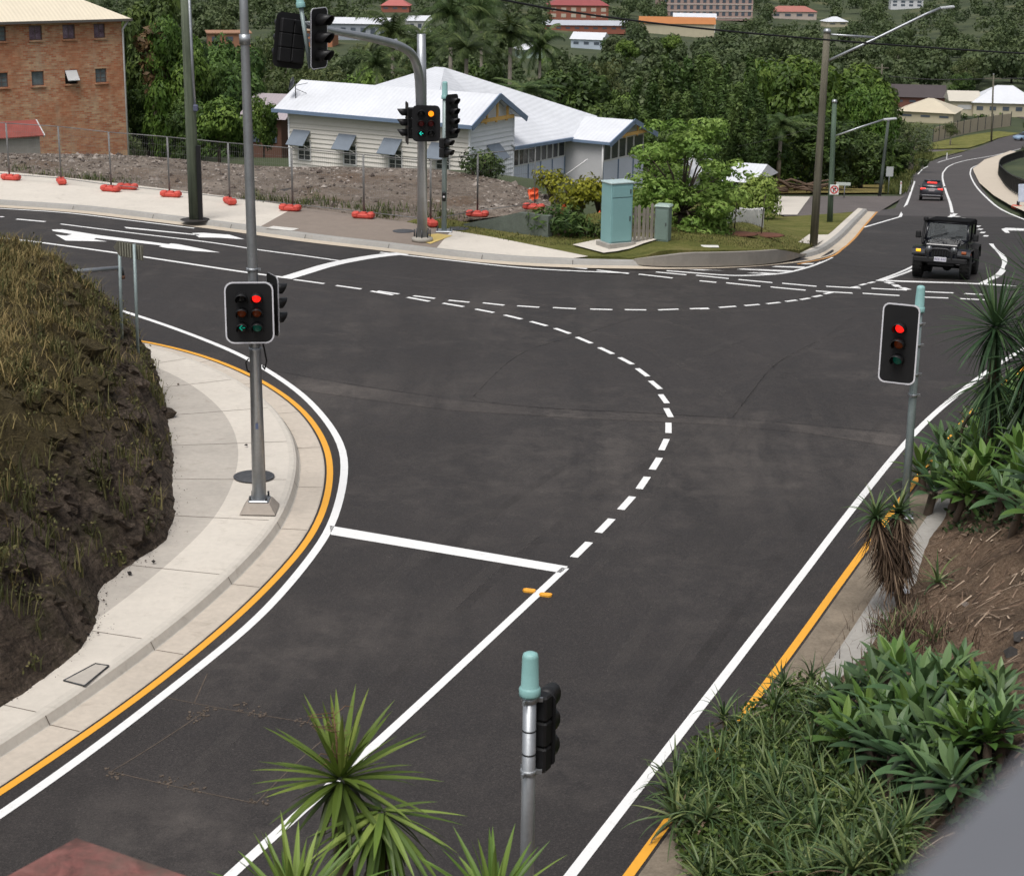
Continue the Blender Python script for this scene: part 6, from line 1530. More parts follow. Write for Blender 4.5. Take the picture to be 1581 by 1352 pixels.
# palms
def make_palm(seed, h, nf, fl):
    r_ = random.Random(seed); t = thing('palm_tree', 'palm', 'tree'); mb = MB()
    mb.tube([(0, 0, -.6), (.05, .02, h*.5), (.1, 0, h - .9)], [.19, .15, .12], 8); mb.build('trunk', M['barkpale'], t)
    mb = MB(); mb.tube([(.1, 0, h - 1.0), (.1, 0, h - .1)], [.15, .08], 8); mb.build('crownshaft', mat('crownshaft', (.10, .15, .05), .6), t)
    mb = MB(); hub = Vector((.1, 0, h - .15))
    for k in range(nf):
        az = k*2.39996 + r_.uniform(-.2, .2); el = R(78 - 95*(k/nf)**1.1 + r_.uniform(-8, 8)); L_ = fl * r_.uniform(.85, 1.1); n = 16
        p = hub.copy(); pts = [p.copy()]; e = el
        for i in range(n): e -= R(3.2 + 4.5*i/n); p = p + Vector((math.cos(az)*math.cos(e), math.sin(az)*math.cos(e), math.sin(e))) * (L_/n); pts.append(p.copy())
        mb.cs = .35 + r_.random()*.2; mb.tube(pts, [.035*(1 - i/n) + .008 for i in range(n + 1)], 4, False); tone = r_.gauss(0, .12) - (.12 if k/nf > .8 else 0)
        for i in range(2, n + 1):
            d = (pts[i] - pts[i-1]).normalized(); s_ = d.cross(Vector((0, 0, 1)));
            if s_.length < .05: s_ = Vector((-math.sin(az), math.cos(az), 0))
            s_.normalize(); ll = fl * .26 * (1 - abs(i/n - .45)*.9)
            for sg in (-1, 1):
                for m_ in (0, .5):
                    b_ = pts[i-1].lerp(pts[i], m_); tip = b_ + (s_*sg*.85 + d*.55 + Vector((0, 0, -.45 - r_.random()*.35))).normalized() * ll * r_.uniform(.8, 1.1); w_ = d * .045
                    mb.cs = max(0, min(1, .48 + tone + r_.gauss(0, .12))); mb.add([b_ - w_, b_ + w_, tip], [(0, 1, 2)])
    mb.build('crown', LM['palm'], t); t['_h'] = h; return t
pp = [make_palm(31, 10, 20, 3.0), make_palm(32, 10, 17, 3.3), make_palm(33, 10, 22, 2.7)]; pu = set()
PAL = [(694, 20, 140, 1.15, 'tallest palm crown at the top centre of the view'), (719, 72, 118, 1.05, 'palm with a dark spreading crown just above the house roof apex'), (789, 50, 125, 1.1, 'palm with upright fronds right of the tallest one'), (607, 50, 150, 1.1, 'palm behind the bend of the curved mast arm'), (581, 97, 135, .95, 'short palm with yellowish crown over the low house ridge'), (806, 138, 108, 1.2, 'feathery palm touching the right slope of the house roof'), (655, 70, 128, .9, 'palm directly behind the signal mast top'), (745, 18, 158, 1.0, 'far palm between the two tallest crowns'), (835, 70, 145, 1.0, 'palm above the long white roof slope right of centre'),
 (1205, 190, 140, 1.1, 'drooping palm in front of the dark trees left of the tall lamp pole'), (1172, 215, 142, .95, 'small palm under the bamboo beside the driveway'), (640, 120, 122, .75, 'little palm whose crown shows left of the mast above the roof')]
for i, (px, py, dp, s_, lab) in enumerate(PAL):
    p = D(px, py, dp); g = tz(p.x, p.y); q = pp[i % 3]; sc3 = (s_, s_, (p.z - g) / 10)
    if i < 3: q.location = (p.x, p.y, g); q.scale = sc3; q['label'] = lab; q.rotation_euler = (0, 0, i)
    else: dup(q, (p.x, p.y, g), i * 1.3, sc3, lab)
# bamboo
def make_bamboo(seed, h):
    r_ = random.Random(seed); t = thing('bamboo_clump', 'bamboo', 'bamboo'); mb = MB(); lv = MB()
    for k in range(9):
        az = r_.uniform(0, 6.28); ln = r_.uniform(.3, 1.7); hh = h * r_.uniform(.55, 1.0); b_ = Vector((r_.gauss(0, 1.1), r_.gauss(0, 1.1), -.3)); pts = []
        for i in range(9):
            u = i/8; pts.append(b_ + Vector((math.cos(az)*ln*u**2.2, math.sin(az)*ln*u**2.2, hh*(u - .10*u**4))))
        mb.cs = r_.random(); mb.tube(pts, [.05*(1 - .85*i/8) for i in range(9)], 5, False); tone = r_.gauss(0, .13)
        for _ in range(900):
            u = r_.uniform(.12, 1.0) ** .8; f = u*8; i = min(7, int(f)); c = pts[i].lerp(pts[i+1], f - i); sp = .50 * (1.05 - u*.45) * (.55 + r_.random()*.6); d = rdir(r_)
            c = c + d * sp; c.z -= .15 + .25 * r_.random(); lv.cs = max(0, min(1, .44 + tone + r_.gauss(0, .07) + .45*(u - .6) + .1*d.z)); leafq(lv, c, (d*1.2 + rdir(r_)*.45).normalized(), .20, .065, r_)  # leaves paler towards tips and upper sides, light and shade put into colour
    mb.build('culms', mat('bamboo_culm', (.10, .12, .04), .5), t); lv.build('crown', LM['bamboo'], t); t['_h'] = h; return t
bp_ = [make_bamboo(41, 11), make_bamboo(42, 11)]
for i, (px, py, dp, s_) in enumerate([(985, 92, 128, 1.05), (1015, 60, 138, 1.1), (1045, 58, 132, 1.15), (1062, 78, 122, 1.0), (1090, 62, 134, 1.15), (1118, 52, 136, 1.1), (1140, 78, 126, 1.0), (1008, 110, 118, .95), (1085, 100, 116, .95), (1160, 70, 140, 1.0), (955, 110, 132, .9), (1128, 118, 115, .9)]):
    p = D(px, py, dp); g = tz(p.x, p.y); q = bp_[i % 2]; lab = 'plumed dark bamboo, one of the dense stand behind the leafy garden tree'; grp = 'bamboo stand behind the garden tree'; sc3 = (s_, s_, (p.z - g) / 10.4)
    if i < 2: q.location = (p.x, p.y, g); q.scale = sc3; tag(q, lab, None, grp)
    else: dup(q, (p.x, p.y, g), i*1.1, sc3, lab, grp)
# valley trees, each its own, then the far woodland as one mass
r_ = random.Random(99)
def k_(o): return o.x * .5 + .5
def hides(x, y, h, w):
    z = tz(x, y); c = to_px((x, y, z + h)); hw = w * F / y / 2
    for o, loc in HOUSES:
        if y < loc.y + 3 and y > loc.y * .45:
            b_ = to_px(loc + Vector((0, 0, .6))); dm = o; k = dm.x * F / loc.y / 2
            if abs(c[0] - b_[0]) < hw * .8 + k * .72 and c[1] < b_[1] - .62 * dm.z * F / loc.y: return True
        if abs(x - loc.x) < w/2 + k_(o) and -4 < y - loc.y < 14: return True
    return False
def road_clear(x, y, w):
    if y < 60: return False
    if y < NL[-1].y and y > 60:
        a, b_ = edge_x(NL, y), edge_x(NR, y)
        return not (a - w*.5 - 1 < x < b_ + w*.5 + 4)
    return True
cnt = 0; pts_ = []; LAB = {'olive': 'olive grey gum tree standing in the wooded valley', 'dense': 'dark green tree standing in the wooded valley', 'round': 'fresh green tree standing in the wooded valley', 'far': 'hazy green tree on the far wooded slope'}
tries = 0
while cnt < 285 and tries < 9000:
    tries += 1; y = 128 + 480 * r_.random() ** .85; x = r_.uniform(-.33, .36) * y; h = r_.uniform(6.5, 11.5) * (1 if y > 200 else .85); w_ = r_.uniform(6, 9.5)
    if y < 190 and 3 < x * 100 / y < 27: continue
    cx = to_px((x, y, tz(x, y) + h))
    if cx[1] < -110 or not road_clear(x, y, w_) or hides(x, y, h, w_): continue
    if any((x-a)**2 + (y-b_)**2 < (4.2 + y*.006)**2 for a, b_ in pts_): continue
    if x > 40 and y > 250 and 1375 < cx[0] < 1600 and y < 440 and cx[1] < 200 and cx[1] > 140: continue
    pts_.append((x, y)); k = r_.choices(['olive', 'dense', 'round', 'far'], [5, 2.5, 1.6, 1] if y < 330 else [3, 1, .6, 6])[0]
    place(k, x, y, h, w_, LAB[k], LAB[k].split(' standing')[0].split(' on ')[0] + 's of the valley'); cnt += 1
mb = MB(); n_ = 0
for _ in range(12000):
    y = 330 + (290 * r_.random() if r_.random() < .3 else 290 + 900 * r_.random() ** 1.1); x = r_.uniform(-.36, .40) * y; h = r_.uniform(7, 12); w_ = r_.uniform(7, 11)
    c = to_px((x, y, tz(x, y) + h))
    if c[1] > 170 or c[1] < -160 or hides(x, y, h, w_) or not road_clear(x, y, w_): continue
    if y < 610 and any((x-a)**2 + (y-b_)**2 < 22 for a, b_ in pts_): continue
    if 1380 < c[0] and y < 470: continue
    if noise.noise(Vector((x*.02, y*.012, 3))) < -.5: continue
    g = tz(x, y); tone = r_.gauss(0, .12); n_ += 1
    for _l in range(4):
        a = r_.uniform(0, 6.28); q = w_ * .24 * r_.random(); c3 = Vector((x + q*math.cos(a), y + q*math.sin(a), g + h*r_.uniform(.4, .75))); rr = w_ * r_.uniform(.22, .34)
        for _k in range(64 if y < 700 else 34):
            d = rdir(r_); mb.cs = max(0, min(1, .48 + tone + r_.gauss(0, .08) + .2*d.z)); leafq(mb, c3 + Vector((d.x*rr, d.y*rr, d.z*rr*.85)) * (1 - abs(r_.gauss(0, .2))), (d + rdir(r_)*.6).normalized(), rr*.22, rr*.15, r_)  # upper leaves paler, lower ones darker: painted light and shade
    if n_ > 2600: break
print('woodland', n_, cnt)
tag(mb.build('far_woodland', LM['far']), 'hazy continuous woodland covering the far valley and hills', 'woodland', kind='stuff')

# ---- shrubs on the near side of the house
def make_shrub(seed, mt, w, d, h, per, l, lw, label, cat='shrub', name='shrub', n=9, stems=True):
    r_ = random.Random(seed); t = thing(name, label, cat); lobes = []
    for k in range(n):
        s_ = h * r_.uniform(.26, .42); lobes.append(((r_.uniform(-.5, .5)*(w - s_), r_.uniform(-.5, .5)*(d - s_), max(s_*.7, r_.uniform(.25, .72)*h)), (s_, s_, s_*.9)))
    if stems: mb = MB(); [mb.tube([(0, 0, -.3), (c[0]*.5, c[1]*.5, c[2]*.45), c], [.05, .035, .012], 5) for c, _ in lobes]; mb.build('trunk', M['bark'], t)
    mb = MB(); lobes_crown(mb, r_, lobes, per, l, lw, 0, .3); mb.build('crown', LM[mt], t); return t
def put(t, px, py, y=None, dz=0):
    p = T(px, py) if y is None else D(px, py, y); t.location = (p.x, p.y, p.z + dz); return t
# leafy garden tree, open and light
r_ = random.Random(5); t = thing('garden_tree', 'broad light green leafy tree behind the small utility cabinet', 'tree'); lobes = []
for k in range(96):
    a = r_.uniform(0, 6.28); z = r_.uniform(.25, 4.1) if k < 50 else r_.uniform(.3, 2.2); q = 1.9 * math.sqrt(max(.05, 1 - ((z - 1.9)/2.5)**2)) * r_.uniform(.35, 1.0); s_ = r_.uniform(.20, .48); q *= r_.uniform(.9, 1.18); lobes.append(((q*math.cos(a), q*math.sin(a), z), (s_*1.25, s_*1.25, s_*.7)))
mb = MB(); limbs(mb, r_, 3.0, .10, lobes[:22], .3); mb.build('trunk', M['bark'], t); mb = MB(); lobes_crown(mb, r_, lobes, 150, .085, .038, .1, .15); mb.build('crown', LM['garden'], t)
put(t, 1052, 366); t.scale = (1.12, 1.12, .96)
put(make_shrub(51, 'garden', 1.9, 1.6, 2.5, 50, .12, .05, 'drooping light green shrub left of the driveway slab'), 1163, 343)
put(make_shrub(52, 'round', 2.6, 1.4, 1.5, 45, .12, .05, 'green shrub filling the gap behind the white picket fence'), 1150, 322)
put(make_shrub(53, 'yellow', 1.7, 1.2, 1.25, 60, .09, .04, 'bright yellow green hedge left of the teal cabinet'), 893, 327)
put(make_shrub(54, 'yellow', 1.5, 1.0, 1.25, 60, .09, .04, 'yellow green hedge right behind the teal cabinet'), 926, 323)
put(make_shrub(55, 'yellow', 1.3, 1.0, 1.1, 60, .09, .04, 'yellow green hedge between the teal cabinet and the garden tree'), 988, 330)
put(make_shrub(56, 'yellow', 1.3, .8, 1.0, 55, .09, .04, 'yellow topped shrub below the verandah windows'), 851, 298)
put(make_shrub(57, 'bamboo', 2.1, 1.4, 1.25, 60, .13, .03, 'dark green spilling shrub at the end of the garden wall'), 868, 372)
put(make_shrub(58, 'dense', 1.6, 1.1, .85, 60, .12, .03, 'low dark shrub just left of the teal cabinet pad'), 905, 372)
put(make_shrub(59, 'dense', 2.2, 1.6, 1.35, 55, .10, .04, 'dark round bush on the lot edge before the gabled house wall'), 735, 276)
put(make_shrub(60, 'round', 2.0, 1.0, .9, 55, .10, .04, 'small green bush between paling fence and garden tree'), 1000, 345)
put(make_shrub(61, 'dense', 14, 2, 1.6, 7, .3, .14, 'dark clipped hedge before the cream houses on the right', n=16), 1500, 184)
put(make_shrub(62, 'olive', 7, 3, 2.2, 7, .3, .14, 'rough olive scrub along the top of the roadside grass', n=14), 1395, 262)
put(make_shrub(63, 'lush', 7, 3, 2.6, 7, .3, .14, 'green scrub behind the leaning timber pole', n=14), 1335, 284)
for px, py, h, lab in ((1133, 368, 1.5, 'thin staked sapling left of the pair on the lawn'), (1175, 369, 1.55, 'thin bare sapling right of the pair on the lawn')):
    p = T(px, py, .3); r_ = random.Random(px); t = thing('sapling', lab, 'sapling', (p.x, p.y, tz(p.x, p.y) + vdz(p.x, p.y))); mb = MB(); mb.tube([(0, 0, 0), (.03, 0, h*.6), (.08, 0, h)], [.022, .016, .008], 5); mb.build('trunk', M['bark'], t)
    mb = MB()
    for _ in range(70 if px < 1150 else 30): mb.cs = r_.random(); leafq(mb, Vector((r_.gauss(.06, .14), r_.gauss(0, .14), r_.uniform(.35, 1.0)*h)), rdir(r_), .07, .03, r_)
    mb.build('crown', LM['garden'], t)
    mb = MB(); mb.lathe((0, 0, 0), [(.55, .0), (.5, .035), (.25, .06), (0, .07)], 16); o = mb.build('mulch_ring', mat('mulch_red', (.13, .055, .035), .95, .35, 8, bump=.5)); o.location = t.location; o.scale = (1.5, .9, 1)
    tag(o, 'oval of reddish mulch under the %s sapling on the lawn' % ('left staked' if px < 1150 else 'right bare'), 'mulch')
# log pile under the trees
t = thing('log_pile', 'heap of fallen grey brown branches under the dark trees', 'branches'); put(t, 1222, 298); r_ = random.Random(4)
for k in range(16):
    mb = MB(); a = r_.uniform(-.5, .5) + (3.14 if r_.random() < .5 else 0); l = r_.uniform(1.2, 3.0); b_ = Vector((r_.uniform(-2.2, 2.2), r_.uniform(-.6, .6), .15 + r_.random()*.5)); mb.tube([b_, b_ + Vector((math.cos(a)*l*.5, r_.uniform(-.2, .2), r_.uniform(.1, .5))), b_ + Vector((math.cos(a)*l, r_.uniform(-.3, .3), r_.uniform(-.1, .7)))], [.13, .10, .05], 6); mb.build('branch', M['brown_wood'] if 'brown_wood' in M else M.setdefault('brown_wood', mat('brown_wood', (.12, .08, .055), .9, .3, 4)), t)
mb = MB()
r_ = random.Random(77)
for _ in range(5200):
    px, py = r_.uniform(1372, 1440), r_.uniform(236, 300); p = T(px, py)
    if p.x > edge_x(NL, p.y) - .5 if p.y > NL[0].y else True: continue
    for _k in range(3): mb.cs = r_.random(); blade(mb, p + Vector((r_.gauss(0, .25), r_.gauss(0, .25), 0)), r_.uniform(.2, .7), .07, r_.uniform(0, 6.28), r_.uniform(.1, .7))
tag(mb.build('grass', M['greengrass']), 'long green grass along the edge of the hill road', 'grass', kind='stuff')
mb = MB()
for _ in range(9000):
    px, py = r_.uniform(640, 1340), r_.uniform(325, 403); z_ = .3 if px > 900 else .17; p = T(px, py, z_)
    if not (.9 < (p.y - 58) + 3 < 14): continue
    ok_ = False
    for poly in (LA, LB_):
        ins = False; j = len(poly) - 1
        for i in range(len(poly)):
            a, b_ = poly[i], poly[j]
            if (a.y > p.y) != (b_.y > p.y) and p.x < (b_.x - a.x) * (p.y - a.y) / (b_.y - a.y) + a.x: ins = not ins
            j = i
        ok_ = ok_ or ins
    if not ok_: continue
    zz_ = tz(p.x, p.y) + (vdz(p.x, p.y) if px > 900 else .168)
    for _k in range(3): mb.cs = r_.random(); blade(mb, (p.x + r_.gauss(0, .1), p.y + r_.gauss(0, .1), zz_ - .01), r_.uniform(.03, .10), .02, r_.uniform(0, 6.28), r_.uniform(.2, .9))
tag(mb.build('grass', leafmat('lawn_grass', (.05, .058, .018), (.11, .115, .034), (.21, .18, .07), .85, .15)), 'short patchy lawn grass on the verge', 'grass', kind='stuff')

# ================================================================== foreground planting
def strap(mb, base, az, el, L_, wfun, droop, seg=6, fold=.25, twist=0.0, tone=.5):
    p = Vector(base); pts = []; e = el
    for i in range(seg + 1):
        pts.append((p.copy(), e)); e -= droop / seg * (.4 + 1.2*i/seg); p = p + Vector((math.cos(az)*math.cos(e), math.sin(az)*math.cos(e), math.sin(e))) * (L_/seg)
    vs = []; s_ = Vector((-math.sin(az), math.cos(az), 0))
    for i, (q, e) in enumerate(pts):
        u = Vector((-math.cos(az)*math.sin(e), -math.sin(az)*math.sin(e), math.cos(e))); w = wfun(i/seg); vs += [q - s_*w + u*w*fold, q, q + s_*w + u*w*fold]
    mb.cs = tone; mb.smooth = False
    mb.add(vs, [f for i in range(seg) for f in ((3*i, 3*i+1, 3*i+4, 3*i+3), (3*i+1, 3*i+2, 3*i+5, 3*i+4))])
M['yucca'] = leafmat('yucca_leaf', (.035, .065, .012), (.115, .185, .032), (.28, .35, .085), .42, .15)
M['yuccadk'] = leafmat('yucca_leaf_dark', (.014, .032, .014), (.04, .078, .032), (.10, .155, .06), .42, .15)
M['agave'] = leafmat('agave_leaf', (.025, .055, .025), (.075, .135, .055), (.17, .25, .10), .4, .12)
M['agave_y'] = leafmat('agave_leaf_bright', (.03, .06, .014), (.085, .16, .035), (.20, .29, .07), .4, .12)
M['aloe'] = leafmat('aloe_leaf', (.022, .045, .018), (.075, .125, .046), (.26, .29, .11), .45, .1)
M['deadleaf'] = leafmat('dead_leaf', (.03, .02, .014), (.105, .07, .045), (.24, .175, .115), .9, .05)
M['stalk'] = mat('dry_stalk', (.17, .10, .055), .85, .3, 8); M['trunkbrown'] = mat('trunk_brown', (.10, .075, .055), .95, .3, 7, bump=.5)
def yucca_head(seed, n, L_, w0, m_, parent, pos, e0=82, e1=-62, name='rosette', dead=10):
    r_ = random.Random(seed); mb = MB()
    for k in range(n):
        u = (k + .5)/n; az = k*2.39996 + r_.uniform(-.15, .15); el = R(e0 + (e1 - e0)*u**.85 + r_.uniform(-7, 7)); l = L_ * (.72 + .4*math.sin(math.pi*min(1, u*.85 + .15))) * r_.uniform(.85, 1.1)
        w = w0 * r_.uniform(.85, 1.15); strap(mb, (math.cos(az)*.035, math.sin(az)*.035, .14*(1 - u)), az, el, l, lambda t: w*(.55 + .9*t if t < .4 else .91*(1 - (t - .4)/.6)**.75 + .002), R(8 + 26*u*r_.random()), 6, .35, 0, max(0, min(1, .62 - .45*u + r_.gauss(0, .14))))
    o = mb.build(name, m_, parent); o.location = pos
    if dead:
        mb = MB()
        for k in range(dead): strap(mb, (0, 0, -.08), r_.uniform(0, 6.28), R(r_.uniform(-80, -60)), L_*r_.uniform(.5, .8), lambda t: w0*.7*(1 - t) + .002, R(12), 4, .3, 0, r_.random())
        d = mb.build('dead_leaves', M['deadleaf'], o)
    return o
def groundz(x, y): return max(.1, rb_z(x, y)) if rbd(x, y) > 0 else .1
hub = D(526, 1216, 13.2); gz = groundz(hub.x, hub.y)
t = thing('yucca', 'tall yucca with spiky rosette and dry flower stalk in front of the near lane', 'yucca', (hub.x, hub.y, gz)); hz = hub.z - gz
mb = MB(); mb.tube([(0, 0, -.2), (.03, 0, hz*.5), (0, 0, hz)], [.12, .09, .075], 10); mb.build('trunk', M['trunkbrown'], t)
yucca_head(61, 80, .70, .036, M['yucca'], t, (0, 0, hz))
q = D(590, 1275, 13.0) - t.location; yucca_head(62, 70, .68, .034, M['yucca'], t, q, 2, -88); mb = MB(); mb.tube([(0.02, 0, hz - 1.3), q * 1.0 + Vector((-.05, 0, -.35)), q], [.06, .06, .06], 8); mb.build('branch', M['trunkbrown'], t)
r_ = random.Random(3); mb = MB(); s0 = Vector((-.02, 0, hz + .1)); s1 = D(514, 1092, 13.2) - t.location; mb.tube([s0, s0.lerp(s1, .5) + Vector((.01, 0, 0)), s1], [.012, .009, .004], 6)
for k in range(22):
    b_ = s0.lerp(s1, r_.uniform(.15, .98)); d = rdir(r_); d.z = abs(d.z)*.5; e = b_ + d*r_.uniform(.08, .2); e2 = e + rdir(r_)*.07; mb.tube([b_, e, e2 + Vector((0, 0, -.02))], [.005, .004, .002], 4)
mb.build('flower_stalk', M['stalk'], t)
for i, (px, py, y, n, L_, lab) in enumerate(((455, 1425, 11.8, 54, .66, 'yucca rosette reaching up at the bottom edge left of the tall yucca'), (762, 1420, 12.0, 54, .62, 'yucca rosette reaching up at the bottom edge beside the near signal post'))):
    p = D(px, py, y); gz = groundz(p.x, p.y); t = thing('yucca', lab, 'yucca', (p.x, p.y, gz)); mb = MB(); mb.tube([(0, 0, -.2), (0, 0, p.z - gz)], [.11, .08], 8); mb.build('trunk', M['trunkbrown'], t); yucca_head(70 + i, n, L_, .034, M['yucca'], t, (0, 0, p.z - gz), 88, -40)
for i, (px, py, y, n, L_, lab) in enumerate(((1537, 512, 31, 150, 1.10, 'yucca with radiating dark leaves at the right edge above the agaves'), (1612, 452, 31.5, 130, 1.25, 'yucca partly cut off by the right edge above the other one'), (1592, 560, 30.5, 120, 1.15, 'dark drooping yucca head low at the right edge'))):
    p = D(px, py, y); gz = groundz(p.x, p.y); t = thing('yucca', lab, 'yucca', (p.x, p.y, gz)); mb = MB(); mb.tube([(.1, 0, -.2), (.05, 0, (p.z - gz)*.6), (0, 0, p.z - gz)], [.13, .10, .08], 8); mb.build('trunk', M['trunkbrown'], t)
    if i != 1: yucca_head(180 + i, 90, L_*.95, .028, M['yuccadk'], t, (.03, 0, (p.z - gz)*.66), -5, -88, dead=40)
    yucca_head(80 + i, n, L_, .028, M['yuccadk'], t, (0, 0, p.z - gz), 86, -88, dead=20)
def make_agave(seed, n, L_, w0, m_):
    r_ = random.Random(seed); t = thing('agave', 'agave', 'agave'); mb = MB()
    for k in range(n):
        u = (k + .5)/n; az = k*2.39996 + r_.uniform(-.12, .12); el = R(80 - 72*u**.8 + r_.uniform(-5, 5)); l = L_*(.55 + .5*u**.5)*r_.uniform(.9, 1.1); w = w0*(.7 + .4*u)
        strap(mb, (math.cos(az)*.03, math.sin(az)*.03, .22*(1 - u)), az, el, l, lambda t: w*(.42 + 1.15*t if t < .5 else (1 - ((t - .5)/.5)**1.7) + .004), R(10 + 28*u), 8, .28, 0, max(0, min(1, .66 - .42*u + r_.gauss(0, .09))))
    mb.build('rosette', m_, t); mb = MB(); mb.tube([(0, 0, -.7), (.02, 0, -.3), (0, 0, .06)], [.05, .06, .055], 8)
    mb.build('stem', M['trunkbrown'], t); return t
ap = [make_agave(91, 20, .50, .062, M['agave']), make_agave(92, 22, .52, .064, M['agave_y']), make_agave(93, 18, .48, .060, M['agave'])]; au = set()
def agv(px, py, s_, k, up, label, group):
    p = RB(px, py)
    if p is None: return
    p = p + Vector((0, 0, up)); r_ = random.Random(int(px*7 + py)); q = ap[k]; rot = (r_.uniform(-.15, .15) - .12, r_.uniform(-.2, .2), r_.uniform(0, 6.28))
    if k not in au: au.add(k); t = q; t.location = p; t.scale = (s_,)*3; tag(t, label, None, group)
    else: t = dup(q, p, 0, s_, label, group)
    t.rotation_euler = rot; return t
UP = [(1437, 800, 1.0), (1472, 790, 1.0), (1458, 758, .95), (1502, 800, .9), (1490, 768, 1.0), (1520, 775, 1.0), (1542, 812, .9), (1566, 790, 1.0), (1476, 735, .95), (1508, 740, 1.0), (1540, 745, 1.05), (1572, 755, 1.0), (1495, 712, .95), (1525, 712, 1.0), (1556, 718, 1.0), (1585, 722, 1.0), (1510, 688, .9), (1542, 690, 1.0), (1572, 690, 1.0), (1420, 770, .9), (1450, 728, .85), (1530, 665, .9), (1562, 662, 1.0), (1590, 665, 1.0), (1600, 790, 1.0), (1600, 840, .9), (1572, 828, .8), (1485, 808, .8), (1555, 640, .9), (1585, 640, .9)]
LOW = [(1345, 1120, 1.1), (1385, 1095, 1.0), (1405, 1130, 1.15), (1362, 1165, 1.05), (1330, 1165, .95), (1425, 1165, 1.1), (1450, 1115, 1.0), (1395, 1185, 1.1), (1340, 1210, 1.0), (1440, 1205, 1.05), (1475, 1150, .95), (1375, 1225, 1.05), (1410, 1235, 1.0), (1480, 1195, .9), (1310, 1130, .85), (1365, 1080, .85), (1300, 1195, .9), (1460, 1240, .9), (1430, 1265, .9), (1505, 1130, .8), (1510, 1170, .7), (1530, 1150, .8), (1495, 1215, .9), (1540, 1185, .8), (1470, 1275, .9), (1520, 1205, .75), (1475, 1085, .7), (1535, 1120, .7)]
for i, (x, y, s_) in enumerate(UP): agv(x, y, s_ * 1.35, [0, 1, 2, 1][i % 4], .42, 'pale green agave rosette in the thick upper clump at the right edge', 'agaves of the upper clump')
for i, (x, y, s_) in enumerate(LOW): agv(x, y, s_ * 1.12, [2, 1, 0][i % 3], .38, 'broad leaved green agave rosette in the lower clump by the handrail', 'agaves of the lower clump')
# drooping flower stalk above the upper clump
b_ = RB(1495, 735); ps = [b_ + Vector((0, 0, .3))] + [D(x, y, b_.y - .1) for x, y in ((1484, 690), (1488, 655), (1502, 638), (1520, 645), (1532, 680), (1535, 722))]
mb = MB(); c = cr(ps, .12); mb.tube([p - b_ for p in c], [.022 + .012*math.sin(math.pi*i/len(c)) for i in range(len(c))], 7); r_ = random.Random(2)
for p in c[len(c)//3:]:
    for _ in range(10): d = rdir(r_); mb.add([p - b_, p - b_ + d*.05 + Vector((.006, 0, 0)), p - b_ + d*.05 - Vector((.006, 0, 0))], [(0, 1, 2)])
tag(mb.build('flower_stalk', mat('stalk_dark', (.05, .042, .025), .9, .3, 8), None, b_), 'dark arching flower stalk drooping over the upper agave clump', 'flower stalk')
# aloes: thin curling leaves
def make_aloe(seed, n, L_, w0, e0=85, e1=5, mt='aloe', name='aloe'):
    r_ = random.Random(seed); t = thing(name, 'aloe', 'aloe'); mb = MB(); dd = MB()
    for k in range(n):
        u = (k + .5)/n; az = k*2.39996 + r_.uniform(-.3, .3); w = w0*r_.uniform(.8, 1.2)
        strap(mb, (0, 0, .05), az, R(e0 + (e1 - e0)*u + r_.uniform(-12, 12)), L_*r_.uniform(.7, 1.15), lambda t: w*(1 - t**1.6) + .001, R(60*r_.random() + 95*u*r_.random()), 6, .4, 0, max(0, min(1, .5 + r_.gauss(0, .2))))
    mb.build('rosette', M[mt], t)
    for k in range(4): strap(dd, (0, 0, .0), r_.uniform(0, 6.28), R(r_.uniform(-30, 20)), L_*.8, lambda t: w0*.8*(1 - t) + .001, R(60), 4, .3, 0, r_.random())
    dd.build('dead_leaves', M['deadleaf'], t); return t
alp = [make_aloe(101, 20, .50, .017), make_aloe(102, 24, .44, .015), make_aloe(103, 18, .46, .017)]; alu = set()
def alo(p, k, s_, label, group=None, rot=None):
    q = alp[k]; r_ = random.Random(int(p.x*977 + p.y*131)); rot = rot or (r_.uniform(-.5, .3), r_.uniform(-.6, .2), r_.uniform(0, 6.28))
    if k not in alu: alu.add(k); t = q; t.location = p; t.scale = (s_,)*3; tag(t, label, None, group)
    else: t = dup(q, p, 0, s_, label, group)
    t.rotation_euler = rot
r_ = random.Random(8); n_ = 0
poly = [(1060, 1195), (1115, 1160), (1165, 1125), (1225, 1085), (1275, 1095), (1300, 1150), (1310, 1240), (1345, 1300), (1400, 1330), (1400, 1420), (1075, 1420), (1040, 1330), (1035, 1260)]
def inpoly(x, y, poly):
    ins = False; j = len(poly) - 1
    for i in range(len(poly)):
        a, b_ = poly[i], poly[j]
        if (a[1] > y) != (b_[1] > y) and x < (b_[0] - a[0])*(y - a[1])/(b_[1] - a[1]) + a[0]: ins = not ins
        j = i
    return ins
AL = 'curly thin leaved aloe in the sprawling bed spilling over the kerb'; AG = 'aloes of the bed spilling over the kerb'
while n_ < 120:
    x, y = r_.uniform(1005, 1400), r_.uniform(1060, 1420)
    if not inpoly(x, y, poly): continue
    p = RB(x, y) or G(x, y, .15)
    alo(p + Vector((0, 0, r_.uniform(.08, .30) + .28 * max(0, noise.noise(Vector((p.x*.9, p.y*.9, 4))) + .3))), n_ % 3, r_.uniform(.75, 1.35), AL, AG); n_ += 1
mb = MB()
for _ in range(36000):
    x, y = r_.uniform(1000, 1420), r_.uniform(1050, 1420)
    if not inpoly(x, y, poly): continue
    p = RB(x, y) or G(x, y, .13)
    mb.cs = max(0, min(1, r_.gauss(.45, .22))); leafq(mb, p + Vector((r_.gauss(0, .03), r_.gauss(0, .03), r_.uniform(.05, .52))), (rdir(r_) + Vector((0, 0, .6))).normalized(), .04, .024, r_)
